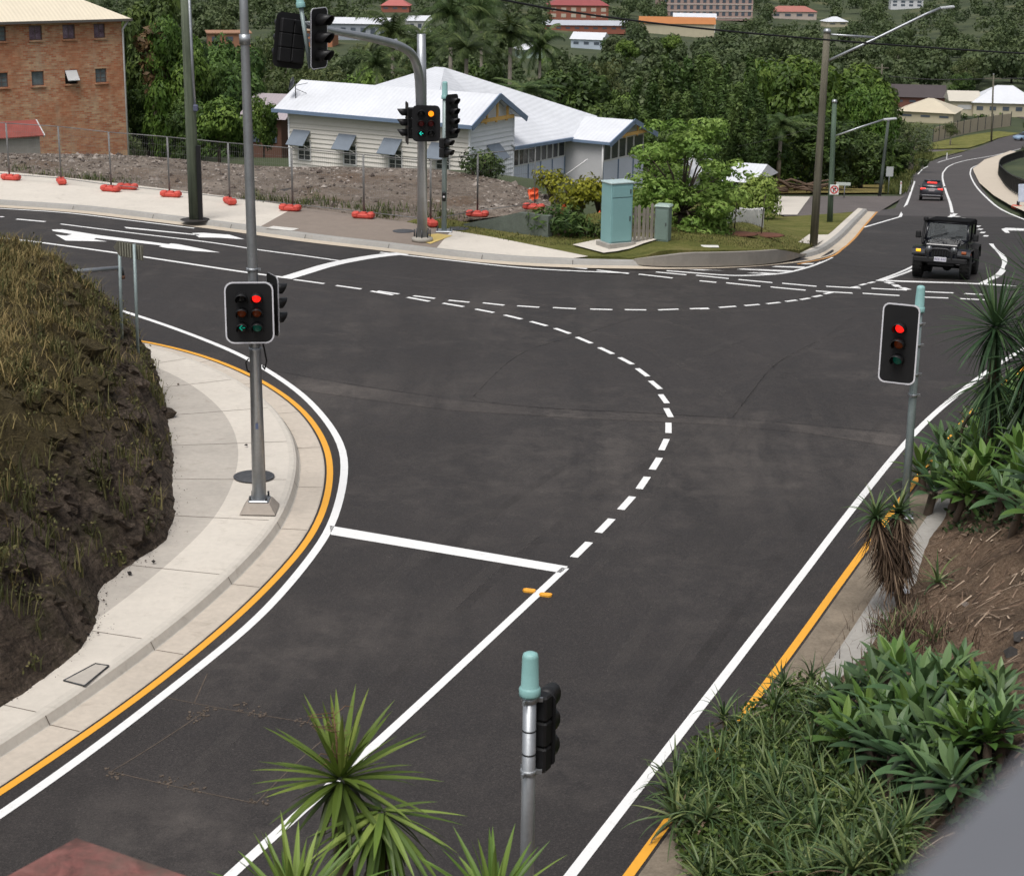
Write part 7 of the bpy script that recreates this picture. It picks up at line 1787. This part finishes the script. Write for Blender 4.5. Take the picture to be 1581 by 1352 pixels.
tag(mb.build('ground_cover', leafmat('ground_cover', (.018, .038, .008), (.065, .11, .022), (.17, .22, .055), .6, .2)), 'small leaved green ground cover growing between the aloes', 'ground cover', kind='stuff')
mb = MB()
for _ in range(4200):
    x, y = (r_.uniform(1400, 1600), r_.uniform(590, 830)) if r_.random() < .55 else (r_.uniform(1290, 1540), r_.uniform(1070, 1290))
    p = RB(x, y)
    if p is None or rbd(p.x, p.y) < .2: continue
    if y < 831 and (x - 1400) * .9 + 640 < y - 190: continue
    mb.cs = max(0, min(1, r_.gauss(.35, .2))); leafq(mb, p + Vector((r_.gauss(0, .05), r_.gauss(0, .05), r_.uniform(.0, .35))), (rdir(r_) + Vector((0, 0, .6))).normalized(), .06, .03, r_)
tag(mb.build('undergrowth', leafmat('undergrowth', (.010, .022, .008), (.032, .058, .018), (.09, .13, .04), .6, .2)), 'dark leafy undergrowth between the agave rosettes', 'undergrowth', kind='stuff')
mb = MB()
for _ in range(520):
    x, y = r_.uniform(1415, 1590), r_.uniform(575, 700); p = RB(x, y)
    if p is None or rbd(p.x, p.y) < .1: continue
    for _k in range(6): mb.cs = r_.random(); blade(mb, p + Vector((r_.gauss(0, .1), r_.gauss(0, .1), .1)), r_.uniform(.3, .75), .02, r_.uniform(0, 6.28), r_.uniform(.2, .9))
tag(mb.build('grass', M['greengrass']), 'long thin green grass behind the upper agaves', 'grass', kind='stuff')
# single plants on the mulch
p = RB(1448, 905); alo(p, 2, 1.15, 'single blue green aloe standing alone on the bare mulch', None, (-.1, 0, 1))
for x, y, s_, lab in ((1372, 985, 1.0, 'spiky small aloe at the path edge below the skirted tree aloe'), (1400, 968, .95, 'small aloe right of the path edge one, in dry stalks'), (1388, 1015, 1.0, 'lowest small aloe of the three by the path edge'), (1440, 990, .7, 'stunted small aloe among dry twigs on the mulch'), (1365, 1020, .9, 'small aloe hanging over the grey path edge'), (1228, 1090, .8, 'reddish dry aloe at the top of the sprawling bed')):
    p = RB(x, y)
    if p is not None: alo(p, int(x) % 2, s_, lab)
mb = MB()
for _ in range(260):
    x, y = r_.gauss(1400, 32), r_.gauss(985, 20); p = RB(x, y)
    if p is None: continue
    for _k in range(4): mb.cs = r_.random(); blade(mb, p + Vector((r_.gauss(0, .08), r_.gauss(0, .08), 0)), r_.uniform(.15, .4), .014, r_.uniform(0, 6.28), r_.uniform(.3, 1))
tag(mb.build('dry_stalks', M['deadleaf']), 'tangle of dry stalks among the small aloes by the path', 'dry stalks', kind='stuff')
# tree aloe with a skirt of dead leaves
b_ = RB(1398, 935); yb = b_.y - .1; t = thing('tree_aloe', 'tree aloe with a thick skirt of dead leaves and two green heads', 'aloe', b_)
hA, hB = D(1352, 800, yb) - b_, D(1388, 792, yb + .2) - b_; mb = MB()
mb.tube([(0, 0, -.2), hA * .5 + Vector((.05, 0, -.1)), hA], [.09, .07, .06], 8); mb.tube([hA * .35 + Vector((.03, 0, 0)), hB * .6, hB], [.07, .06, .055], 8); mb.build('trunk', M['trunkbrown'], t)
mb = MB(); r_ = random.Random(12)
for hh in (hA, hB):
    for k in range(520):
        u = r_.random(); c = hh * (1 - u*.62) + Vector((0, 0, -.02)); az = r_.uniform(0, 6.28); strap(mb, c + Vector((math.cos(az)*.06, math.sin(az)*.06, 0)), az, R(r_.uniform(-80, -25)), r_.uniform(.3, .58), lambda t: .017*(1 - t) + .001, R(r_.uniform(0, 22)), 4, .3, 0, max(0, min(1, r_.gauss(.45, .25))))
mb.build('dead_skirt', M['deadleaf'], t)
for k, hh in enumerate((hA, hB)):
    mb = MB()
    for i in range(34):
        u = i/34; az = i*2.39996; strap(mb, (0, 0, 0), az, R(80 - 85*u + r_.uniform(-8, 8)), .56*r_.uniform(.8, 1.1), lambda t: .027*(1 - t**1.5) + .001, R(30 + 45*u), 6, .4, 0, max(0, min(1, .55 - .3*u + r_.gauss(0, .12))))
    o = mb.build('rosette', M['aloe'], t); o.location = hh
# bits of white rubbish and rocks on the slope
mb = MB(); r_ = random.Random(6); mb.smooth = True
mb.grid([[(.28*(i/6 - .5) + r_.uniform(-.02, .02), .16*(j/5 - .5) + r_.uniform(-.02, .02), .05 + r_.uniform(0, .09)) for i in range(7)] for j in range(6)])
p = RB(1388, 922) or G(1388, 922, .15); tag(mb.build('plastic_bag', mat('plastic_white', (.6, .62, .66), .4, .15, 6), None, p), 'crumpled white plastic scrap at the foot of the tree aloe', 'litter')
for i, (x, y, s_, lab) in enumerate(((1562, 1012, .16, 'dark rock on the mulch near the right edge, lower of two'), (1575, 985, .2, 'dark rock on the mulch near the right edge, upper of two'), (1492, 935, .08, 'pale stone half buried in the mulch'))):
    p = RB(x, y); mb = MB(); r_ = random.Random(i); stone(mb, (0, 0, .02), s_, r_); o = mb.build('rock', mat('rock_dark', (.045, .042, .040) if i < 2 else (.2, .17, .15), .9, .3, 5, bump=.5), None, p); md = o.modifiers.new('s', 'SUBSURF'); md.levels = md.render_levels = 2; md.subdivision_type = 'SIMPLE'; tag(o, lab, 'rock')
for o in list(bpy.data.objects):
    for k in ('_h', '_w'):
        if k in o: del o[k]
# ================================================================== vehicles
def carpaint(name, col, rough=.25, coat=.6):
    m = mat(name, col, rough, .12, 1.5, 0, coat=coat, spec=.5); return m
def wheel(parent, pos, r, w, rimcol, name='wheel'):
    m = Matrix.Rotation(R(90), 3, 'Y'); mb = MB()
    mb.lathe((0, 0, 0), [(r*.58, -w/2), (r*.9, -w/2), (r*.985, -w*.36), (r, -w*.2), (r, w*.2), (r*.985, w*.36), (r*.9, w/2), (r*.58, w/2)], 24, m)
    for k in range(22):
        a = 2*math.pi*k/22
        for sg in (-1, 1): mb.box((sg*w*.3, math.cos(a)*r*.995, math.sin(a)*r*.995), (w*.34, .07*r, .07*r), Matrix.Rotation(a, 3, 'X'))
    wl = thing_part(name, parent, pos); mb.build('tyre', M['rubber'], wl)
    mb = MB(); mb.lathe((0, 0, 0), [(.0, -w*.34), (r*.2, -w*.34), (r*.3, -w*.25), (r*.5, -w*.28), (r*.6, -w*.45), (r*.6, w*.45), (r*.5, w*.28), (r*.3, w*.25), (r*.2, w*.34), (0, w*.34)], 20, m); mb.build('rim', rimcol, wl)
    return wl
def thing_part(name, parent, pos=(0, 0, 0)):
    o = bpy.data.objects.new(name, None); COL.objects.link(o); o.parent = parent; o.location = pos; return o
JP = carpaint('jeep_paint', (.004, .005, .009), .22, .5); JT = mat('jeep_top', (.007, .007, .008), .95, .2, 5, spec=.1); JB = mat('jeep_plastic', (.008, .008, .009), .7, .2, 6)
def glassmat(name, tint, tr):
    m, nt, b = nt_new(name); b.inputs['Base Color'].default_value = (*tint, 1); b.inputs['Roughness'].default_value = .03; b.inputs['Specular IOR Level'].default_value = .7
    t_ = nt.nodes.new('ShaderNodeBsdfTransparent'); t_.inputs[0].default_value = (.75, .8, .8, 1); mx = nt.nodes.new('ShaderNodeMixShader'); mx.inputs[0].default_value = tr
    out = [n for n in nt.nodes if n.type == 'OUTPUT_MATERIAL'][0]; nt.links.new(b.outputs[0], mx.inputs[1]); nt.links.new(t_.outputs[0], mx.inputs[2]); nt.links.new(mx.outputs[0], out.inputs[0]); return m
GL = glassmat('clear_glass', (.16, .18, .19), .72); GD = glassmat('tinted_glass', (.03, .035, .04), .35)
pj = T(1449, 432); hd_ = math.radians(-20)   # front points down-left
j = thing('off_road_car', 'black four wheel drive facing us at the stop line, one amber indicator lit', 'car', (pj.x, pj.y, 0))
pa = Vector((pj.x, pj.y)); j.rotation_euler = (0, 0, hd_); j.location = Vector((pj.x, pj.y, tz(pj.x, pj.y))) + Vector((-math.sin(hd_)*1.75, math.cos(hd_)*1.75, -.02))
WR, WW = .42, .30
for sx in (-1, 1):
    for y in (-1.18, 1.2): wheel(j, (sx*.73, y, WR), WR, WW, mat('rim_dark', (.05, .05, .055), .4, .2, 5, .6) if 'rimd' not in M else M['rimd'])
# body tub, hood, grille
mb = MB(); mb.extrude([(-.68, -.62, .55), (-.70, -.62, 1.12), (-.70, 1.72, 1.12), (-.68, 1.72, .55)], (1.38, 0, 0)); mb.build('body', JP, j)
mb = MB(); f0, f1 = [(-.50, -1.68), (.50, -1.68)], [(-.66, -.62), (.66, -.62)]
vs = [(-.50, -1.68, .62), (.50, -1.68, .62), (.50, -1.68, 1.07), (.34, -1.70, 1.12), (-.34, -1.70, 1.12), (-.50, -1.68, 1.07), (-.66, -.60, .62), (.66, -.60, .62), (.66, -.60, 1.14), (.45, -.60, 1.22), (-.45, -.60, 1.22), (-.66, -.60, 1.14)]
mb.add(vs, [(0, 1, 2, 3, 4, 5), (11, 10, 9, 8, 7, 6), (1, 7, 8, 2), (2, 8, 9, 3), (3, 9, 10, 4), (4, 10, 11, 5), (5, 11, 6, 0), (0, 6, 7, 1)]); hood = mb.build('hood', JP, j)
for sx in (-1, 1):
    mb = MB(); mb.box((sx*.50, -1.35, 1.14), (.05, .10, .05)); mb.build('hood_latch', JB, hood)
mb = MB(); mb.bbox((0, -1.715, .86), (1.02, .07, .50), .03); gr = mb.build('grille', JP, j)
for k in range(7): mb = MB(); mb.bbox(((k - 3)*.082, -1.752, .89), (.045, .012, .30), .008); mb.build('grille_slot', mat('slot_black', (.004, .004, .004), .9) if k == 0 else bpy.data.materials['slot_black'], gr)
m90 = Matrix.Rotation(R(90), 3, 'X')
for sx in (-1, 1):
    mb = MB(); mb.lathe((sx*.385, -1.75, .93), [(.105, -.02), (.112, .012), (.10, .02)], 22, m90); mb.lathe((sx*.385, -1.752, .93), [(.098, 0), (.08, .022), (0, .034)], 22, m90)
    mb.build('headlight', mat('headlight_glass', (.10, .105, .11), .08, .3, 9, .4, spec=.9) if sx < 0 else bpy.data.materials['headlight_glass'], j)
# front fenders with flares, indicators
for sx in (-1, 1):
    o_ = .50*sx; mb = MB()
    pr = [(-1.78, .80), (-1.74, .93), (-1.62, 1.00), (-.80, 1.00), (-.62, .90), (-.58, .60)]
    for (y0, z0), (y1, z1) in zip(pr, pr[1:]):
        mb.add([(o_, y0, z0), (sx*.90, y0, z0 - .015), (sx*.90, y1, z1 - .015), (o_, y1, z1), (o_, y0, z0 - .06), (sx*.90, y0, z0 - .075), (sx*.90, y1, z1 - .075), (o_, y1, z1 - .06)], [(0, 1, 2, 3), (4, 7, 6, 5), (1, 5, 6, 2), (0, 4, 5, 1), (3, 2, 6, 7), (0, 3, 7, 4)])
    mb.build('front_fender', JP, j)
    mb = MB(); mb.bbox((sx*.70, -1.80, .885), (.15, .03, .085), .015); mb.build('indicator', glow('indicator_lit', (1.0, .50, .02), 1.2) if sx < 0 else mat('indicator_off', (.35, .09, .03), .3), j)
    mb = MB(); mb.bbox((sx*.905, -1.62, .84), (.02, .12, .06), .008); mb.build('side_marker', mat('marker_red', (.25, .04, .02), .3), j)
    o_ = .69*sx; mb = MB(); pr = [(.66, .60), (.72, .90), (.86, 1.02), (1.52, 1.02), (1.66, .90), (1.72, .66)]
    for (y0, z0), (y1, z1) in zip(pr, pr[1:]):
        mb.add([(o_, y0, z0), (sx*.90, y0, z0 - .015), (sx*.90, y1, z1 - .015), (o_, y1, z1), (o_, y0, z0 - .06), (sx*.90, y0, z0 - .075), (sx*.90, y1, z1 - .075), (o_, y1, z1 - .06)], [(0, 1, 2, 3), (4, 7, 6, 5), (1, 5, 6, 2), (0, 4, 5, 1), (3, 2, 6, 7), (0, 3, 7, 4)])
    mb.build('rear_flare', JB, j)
    mb = MB(); mb.bbox((sx*.76, .05, .48), (.18, 1.2, .06), .02); mb.build('side_step', JB, j)
    mb = MB(); mb.bbox((sx*.705, -.02, .86), (.02, 1.05, .50), .01); dr = mb.build('door', JP, j); mb = MB(); mb.box((sx*.725, .35, 1.0), (.025, .14, .03)); mb.build('handle', JB, dr)
    mb = MB(); mb.tube([(sx*.70, -.50, 1.18), (sx*.86, -.52, 1.25)], .02, 6); mb.bbox((sx*.90, -.52, 1.30), (.17, .08, .22), .03); mb.build('mirror', JB, j)
mb = MB(); mb.bbox((0, -1.96, .62), (1.66, .14, .17), .03); bp2 = mb.build('front_bumper', JB, j)
mb = MB(); mb.tube(cr([(-.36, -2.0, .66), (-.35, -2.02, .86), (-.24, -2.02, .96), (0, -2.02, .98), (.24, -2.02, .96), (.35, -2.02, .86), (.36, -2.0, .66)], .05), .032, 8); mb.build('bull_bar', mat('bar_black', (.02, .02, .022), .35), bp2)
mb = MB(); mb.bbox((.02, -2.045, .66), (.38, .012, .14), .006); pl = mb.build('number_plate', mat('plate_white', (.55, .55, .60), .5, .04), j)
for k in range(6): mb = MB(); mb.box((-.13 + k*.056 + (.02 if k > 2 else 0), -2.053, .66), (.028, .004, .065)); mb.build('plate_mark', mat('plate_ink', (.16, .14, .22), .6) if k == 0 else bpy.data.materials['plate_ink'], pl)
# screen frame, glass, wipers
zt0, zt1 = 1.20, 1.72
def q4(mb, a, b_, c, d, t): mb.extrude([a, b_, c, d], t)
mb = MB()
for sx in (-1, 1): mb.tube([(sx*.66, -.58, zt0 - .04), (sx*.62, -.36, zt1)], .04, 6)
mb.tube([(-.64, -.36, zt1), (.64, -.36, zt1)], .045, 6); mb.tube([(-.66, -.58, zt0 - .02), (.66, -.58, zt0 - .02)], .045, 6); wf = mb.build('windscreen_frame', JP, j)
mb = MB(); mb.face((-.62, -.565, zt0), (.62, -.565, zt0), (.60, -.37, zt1), (-.60, -.37, zt1)); ws = mb.build('windscreen', GL, j)
for x0, x1 in ((-.52, .05), (.10, .56)): mb = MB(); mb.tube([(x0, -.60, zt0 + .03), ((x0 + x1)/2, -.57, zt0 + .12), (x1, -.52, zt0 + .22 if x0 < 0 else zt0 + .10)], .011, 5); mb.build('wiper', JB, ws)
# top with window openings
mb = MB(); mb.bbox((0, .66, 1.765), (1.34, 2.16, .07), .04); top = mb.build('roof', JT, j)
for sx in (-1, 1):
    mb = MB()
    for y in (.56, 1.70): mb.box((sx*.655, y, 1.43), (.05, .12, .64))
    mb.box((sx*.66, 1.12, 1.16), (.04, 1.06, .10)); mb.box((sx*.655, .65, 1.70), (.05, 2.1, .07)); mb.build('top_side', JT, top)
    for y0, y1 in ((-.42, .50), (.62, 1.64)): mb = MB(); mb.face((sx*.655, y0 + (.0 if y0 > 0 else .0), 1.19), (sx*.655, y1, 1.19), (sx*.65, y1, 1.68), (sx*.65, y0 + (.12 if y0 < 0 else 0), 1.68)); mb.build('side_window', GD, j)
mb = MB()
for x in (-.60, .60): mb.box((x, 1.72, 1.43), (.14, .05, .64))
mb.box((0, 1.72, 1.68), (1.1, .05, .08)); mb.box((0, 1.72, 1.16), (1.1, .05, .1)); mb.build('top_rear', JT, top)
mb = MB(); mb.face((-.54, 1.735, 1.2), (.54, 1.735, 1.2), (.54, 1.72, 1.65), (-.54, 1.72, 1.65)); mb.build('rear_window', GL, j)
# cabin
sm_ = mat('seat_black', (.03, .03, .032), .8, .2, 6)
for sx in (-1, 1):
    mb = MB(); mb.bbox((sx*.34, .42, .95), (.46, .5, .2), .06); mb.bbox((sx*.34, .66, 1.20), (.44, .14, .5), .05); mb.bbox((sx*.34, .68, 1.52), (.24, .1, .16), .04); mb.build('seat', sm_, j)
mb = MB(); mb.bbox((0, -.42, 1.12), (1.28, .3, .2), .04); mb.build('dashboard', sm_, j)
mb = MB(); c = [(.34*-1 + .17*math.cos(a*.5236), -.18 + .06*math.sin(a*.5236), 1.24 + .16*math.sin(a*.5236)) for a in range(13)]; mb.tube(c, .016, 6, False); mb.build('steering_wheel', JB, j)
# snorkel, underside
mb = MB(); mb.tube([(-.70, -.85, 1.04), (-.74, -.66, 1.16), (-.74, -.50, 1.5), (-.72, -.38, 1.74)], .04, 8); mb.bbox((-.72, -.40, 1.80), (.15, .16, .13), .03); mb.build('snorkel', JB, j)
mb = MB(); mb.tube([(-.6, -1.18, WR - .02), (.6, -1.18, WR - .02)], .055, 8); mb.lathe((.16, -1.18, WR - .02), [(0, -.17), (.12, -.1), (.15, 0), (.12, .1), (0, .17)], 12, m90); mb.build('front_axle', JB, j)
mb = MB(); mb.tube([(-.6, 1.2, WR - .02), (.6, 1.2, WR - .02)], .055, 8); mb.lathe((0, 1.2, WR - .02), [(0, -.17), (.12, -.1), (.15, 0), (.12, .1), (0, .17)], 12, m90); mb.build('rear_axle', JB, j)
mb = MB(); mb.box((0, 0, .50), (.8, 3.3, .12)); mb.build('chassis', JB, j)
w_ = wheel(j, (0.05, 1.92, .98), .38, .24, M['steel_dk'], 'spare_wheel'); w_.rotation_euler = (0, 0, R(90))
fd = Vector((math.sin(hd_), -math.cos(hd_), 0)); q0 = j.location; pa_, pb_ = q0 + fd*1.2, q0 - fd*1.2
sl_ = (tz(pb_.x, pb_.y) - tz(pa_.x, pa_.y)) / 2.4; j.rotation_euler = (math.atan(sl_), 0, hd_); j.location.z = (tz(pa_.x, pa_.y) + tz(pb_.x, pb_.y)) / 2

# ---- smooth-bodied cars
def loft(mb, secs):
    n = len(secs[0]); vs = [p for s_ in secs for p in s_]; fs = []
    for i in range(len(secs) - 1):
        for k in range(n): fs.append((i*n + k, i*n + (k+1) % n, (i+1)*n + (k+1) % n, (i+1)*n + k))
    fs += [tuple(range(n - 1, -1, -1)), tuple((len(secs) - 1)*n + k for k in range(n))]; mb.smooth = True; mb.add(vs, fs)
def csec(y, hw, z0, z1, t=.85): return [(-hw*.94, y, z0), (hw*.94, y, z0), (hw, y, z0 + (z1 - z0)*.35), (hw*.98, y, z0 + (z1 - z0)*.75), (hw*t, y, z1), (-hw*t, y, z1), (-hw*.98, y, z0 + (z1 - z0)*.75), (-hw, y, z0 + (z1 - z0)*.35)]
def smooth_car(label, loc, rz_, paint_, lit, scale=1.0):
    t = thing('parked_car' if False else 'hatchback_car', label, 'car', loc, rz_); t.scale = (scale,)*3
    mb = MB(); loft(mb, [csec(-2.25, .72, .38, .70), csec(-2.15, .86, .28, .82), csec(-1.3, .93, .25, .98), csec(-.6, .94, .25, 1.04), (csec(.9, .95, .25, 1.06)), csec(1.8, .93, .27, 1.06), csec(2.2, .86, .32, 1.0), csec(2.28, .78, .40, .9)]); mb.build('body', paint_, t)
    mb = MB(); loft(mb, [csec(-.9, .80, 1.02, 1.06, .95), csec(-.1, .78, 1.0, 1.50, .82), csec(.5, .78, 1.0, 1.60, .80), csec(1.3, .77, 1.0, 1.56, .80), csec(1.95, .76, 1.0, 1.16, .92)]); mb.build('cabin_glass', GD2, t)
    mb = MB(); loft(mb, [[(-.64, -.08, 1.49), (.64, -.08, 1.49), (.60, -.08, 1.535), (-.60, -.08, 1.535)], [(-.65, .5, 1.59), (.65, .5, 1.59), (.60, .5, 1.645), (-.60, .5, 1.645)], [(-.63, 1.4, 1.55), (.63, 1.4, 1.55), (.58, 1.4, 1.60), (-.58, 1.4, 1.60)]]); mb.build('roof', paint_, t)
    for sx in (-1, 1):
        mb = MB(); mb.bbox((sx*.66, 2.2, .93), (.40, .14, .13), .03); mb.build('tail_light', lit, t)
        mb = MB(); mb.bbox((sx*1.0, -.55, 1.08), (.16, .1, .12), .03); mb.build('mirror', paint_, t)
        for y in (-1.4, 1.4): wheel(t, (sx*.82, y, .34), .34, .22, M['steel_dk'])
    mb = MB(); mb.bbox((0, 1.62, 1.42), (.75, .08, .09), .02); mb.build('brake_light', lit, t)
    mb = MB(); mb.bbox((0, 2.285, .80), (.45, .02, .11), .005); mb.build('number_plate', mat('plate_red_grey', (.30, .26, .27), .6), t)
    mb = MB(); mb.bbox((0, 2.22, .42), (1.5, .16, .10), .03); mb.build('rear_diffuser', mat('diffuser', (.16, .16, .17), .5), t)
    return t
GD2 = mat('car_glass', (.02, .023, .028), .07, .3, 2, spec=.9)
pr_ = T(1437.5, 309); d0, d1 = T(1437.5, 309), T(1447, 285); rz0 = math.atan2(d1.y - d0.y, d1.x - d0.x) + math.pi/2
c = smooth_car('dark car driving away down the hill with red brake lights on', (pr_.x, pr_.y, tz(pr_.x, pr_.y)), rz0, carpaint('car_dark', (.016, .016, .022), .3), glow('brake_red', (1.0, .03, .02), 2.0))
c.rotation_euler = (math.atan((tz(pr_.x, pr_.y + 3) - tz(pr_.x, pr_.y - 3)) / -6), 0, rz0)
wpx = F * 1.9 / pr_.y; c.scale = (36.5 / wpx,)*3
p = T(1581, 217); t = smooth_car('pale blue car partly cut off by the right edge on the far bend', (p.x, p.y, tz(p.x, p.y) + .05), R(-65), carpaint('car_blue', (.25, .36, .50), .3), mat('tail_off', (.3, .02, .02), .3), 1.0)
# ================================================================== camera, light
cam = bpy.data.cameras.new('camera'); co = bpy.data.objects.new('camera', cam); COL.objects.link(co)
cam.sensor_width = 36; cam.lens = F / W * 36; cam.clip_start = .05; cam.clip_end = 6000
co.matrix_world = Matrix.Translation(CP) @ CM.to_4x4()
cam.dof.use_dof = True; cam.dof.focus_distance = 38; cam.dof.aperture_fstop = cam.lens / 1000 / .013
sc.camera = co
w = bpy.data.worlds.new('World'); sc.world = w; w.use_nodes = True; nt = w.node_tree; nt.nodes.clear()
SE, SR = R(64), R(205)
sky = nt.nodes.new('ShaderNodeTexSky'); sky.sky_type = 'NISHITA'; sky.sun_disc = False; sky.sun_elevation = SE; sky.sun_rotation = SR
sky.air_density = 1.0; sky.dust_density = 5.0; sky.ozone_density = 1.0
hs = nt.nodes.new('ShaderNodeHueSaturation'); hs.inputs['Saturation'].default_value = .35; nt.links.new(sky.outputs[0], hs.inputs['Color'])
bg = nt.nodes.new('ShaderNodeBackground'); bg.inputs[1].default_value = .125; nt.links.new(hs.outputs[0], bg.inputs[0])
wo = nt.nodes.new('ShaderNodeOutputWorld'); nt.links.new(bg.outputs[0], wo.inputs[0])
su = bpy.data.lights.new('sun', 'SUN'); su.energy = 1.95; su.angle = R(32); su.color = (1, .97, .93)
so = bpy.data.objects.new('sun', su); COL.objects.link(so)
sd = Vector((math.cos(SE) * math.sin(SR), math.cos(SE) * math.cos(SR), math.sin(SE)))
so.rotation_euler = sd.to_track_quat('Z', 'Y').to_euler(); so.location = (0, 0, 60)
sc.view_settings.view_transform = 'Standard'; sc.view_settings.look = 'None'; sc.view_settings.exposure = 0; sc.view_settings.gamma = 1
sc.render.engine = 'CYCLES'; sc.cycles.use_denoising = True
sc.cycles.max_bounces = 6; sc.cycles.diffuse_bounces = 3; sc.cycles.transparent_max_bounces = 8; sc.cycles.transmission_bounces = 4
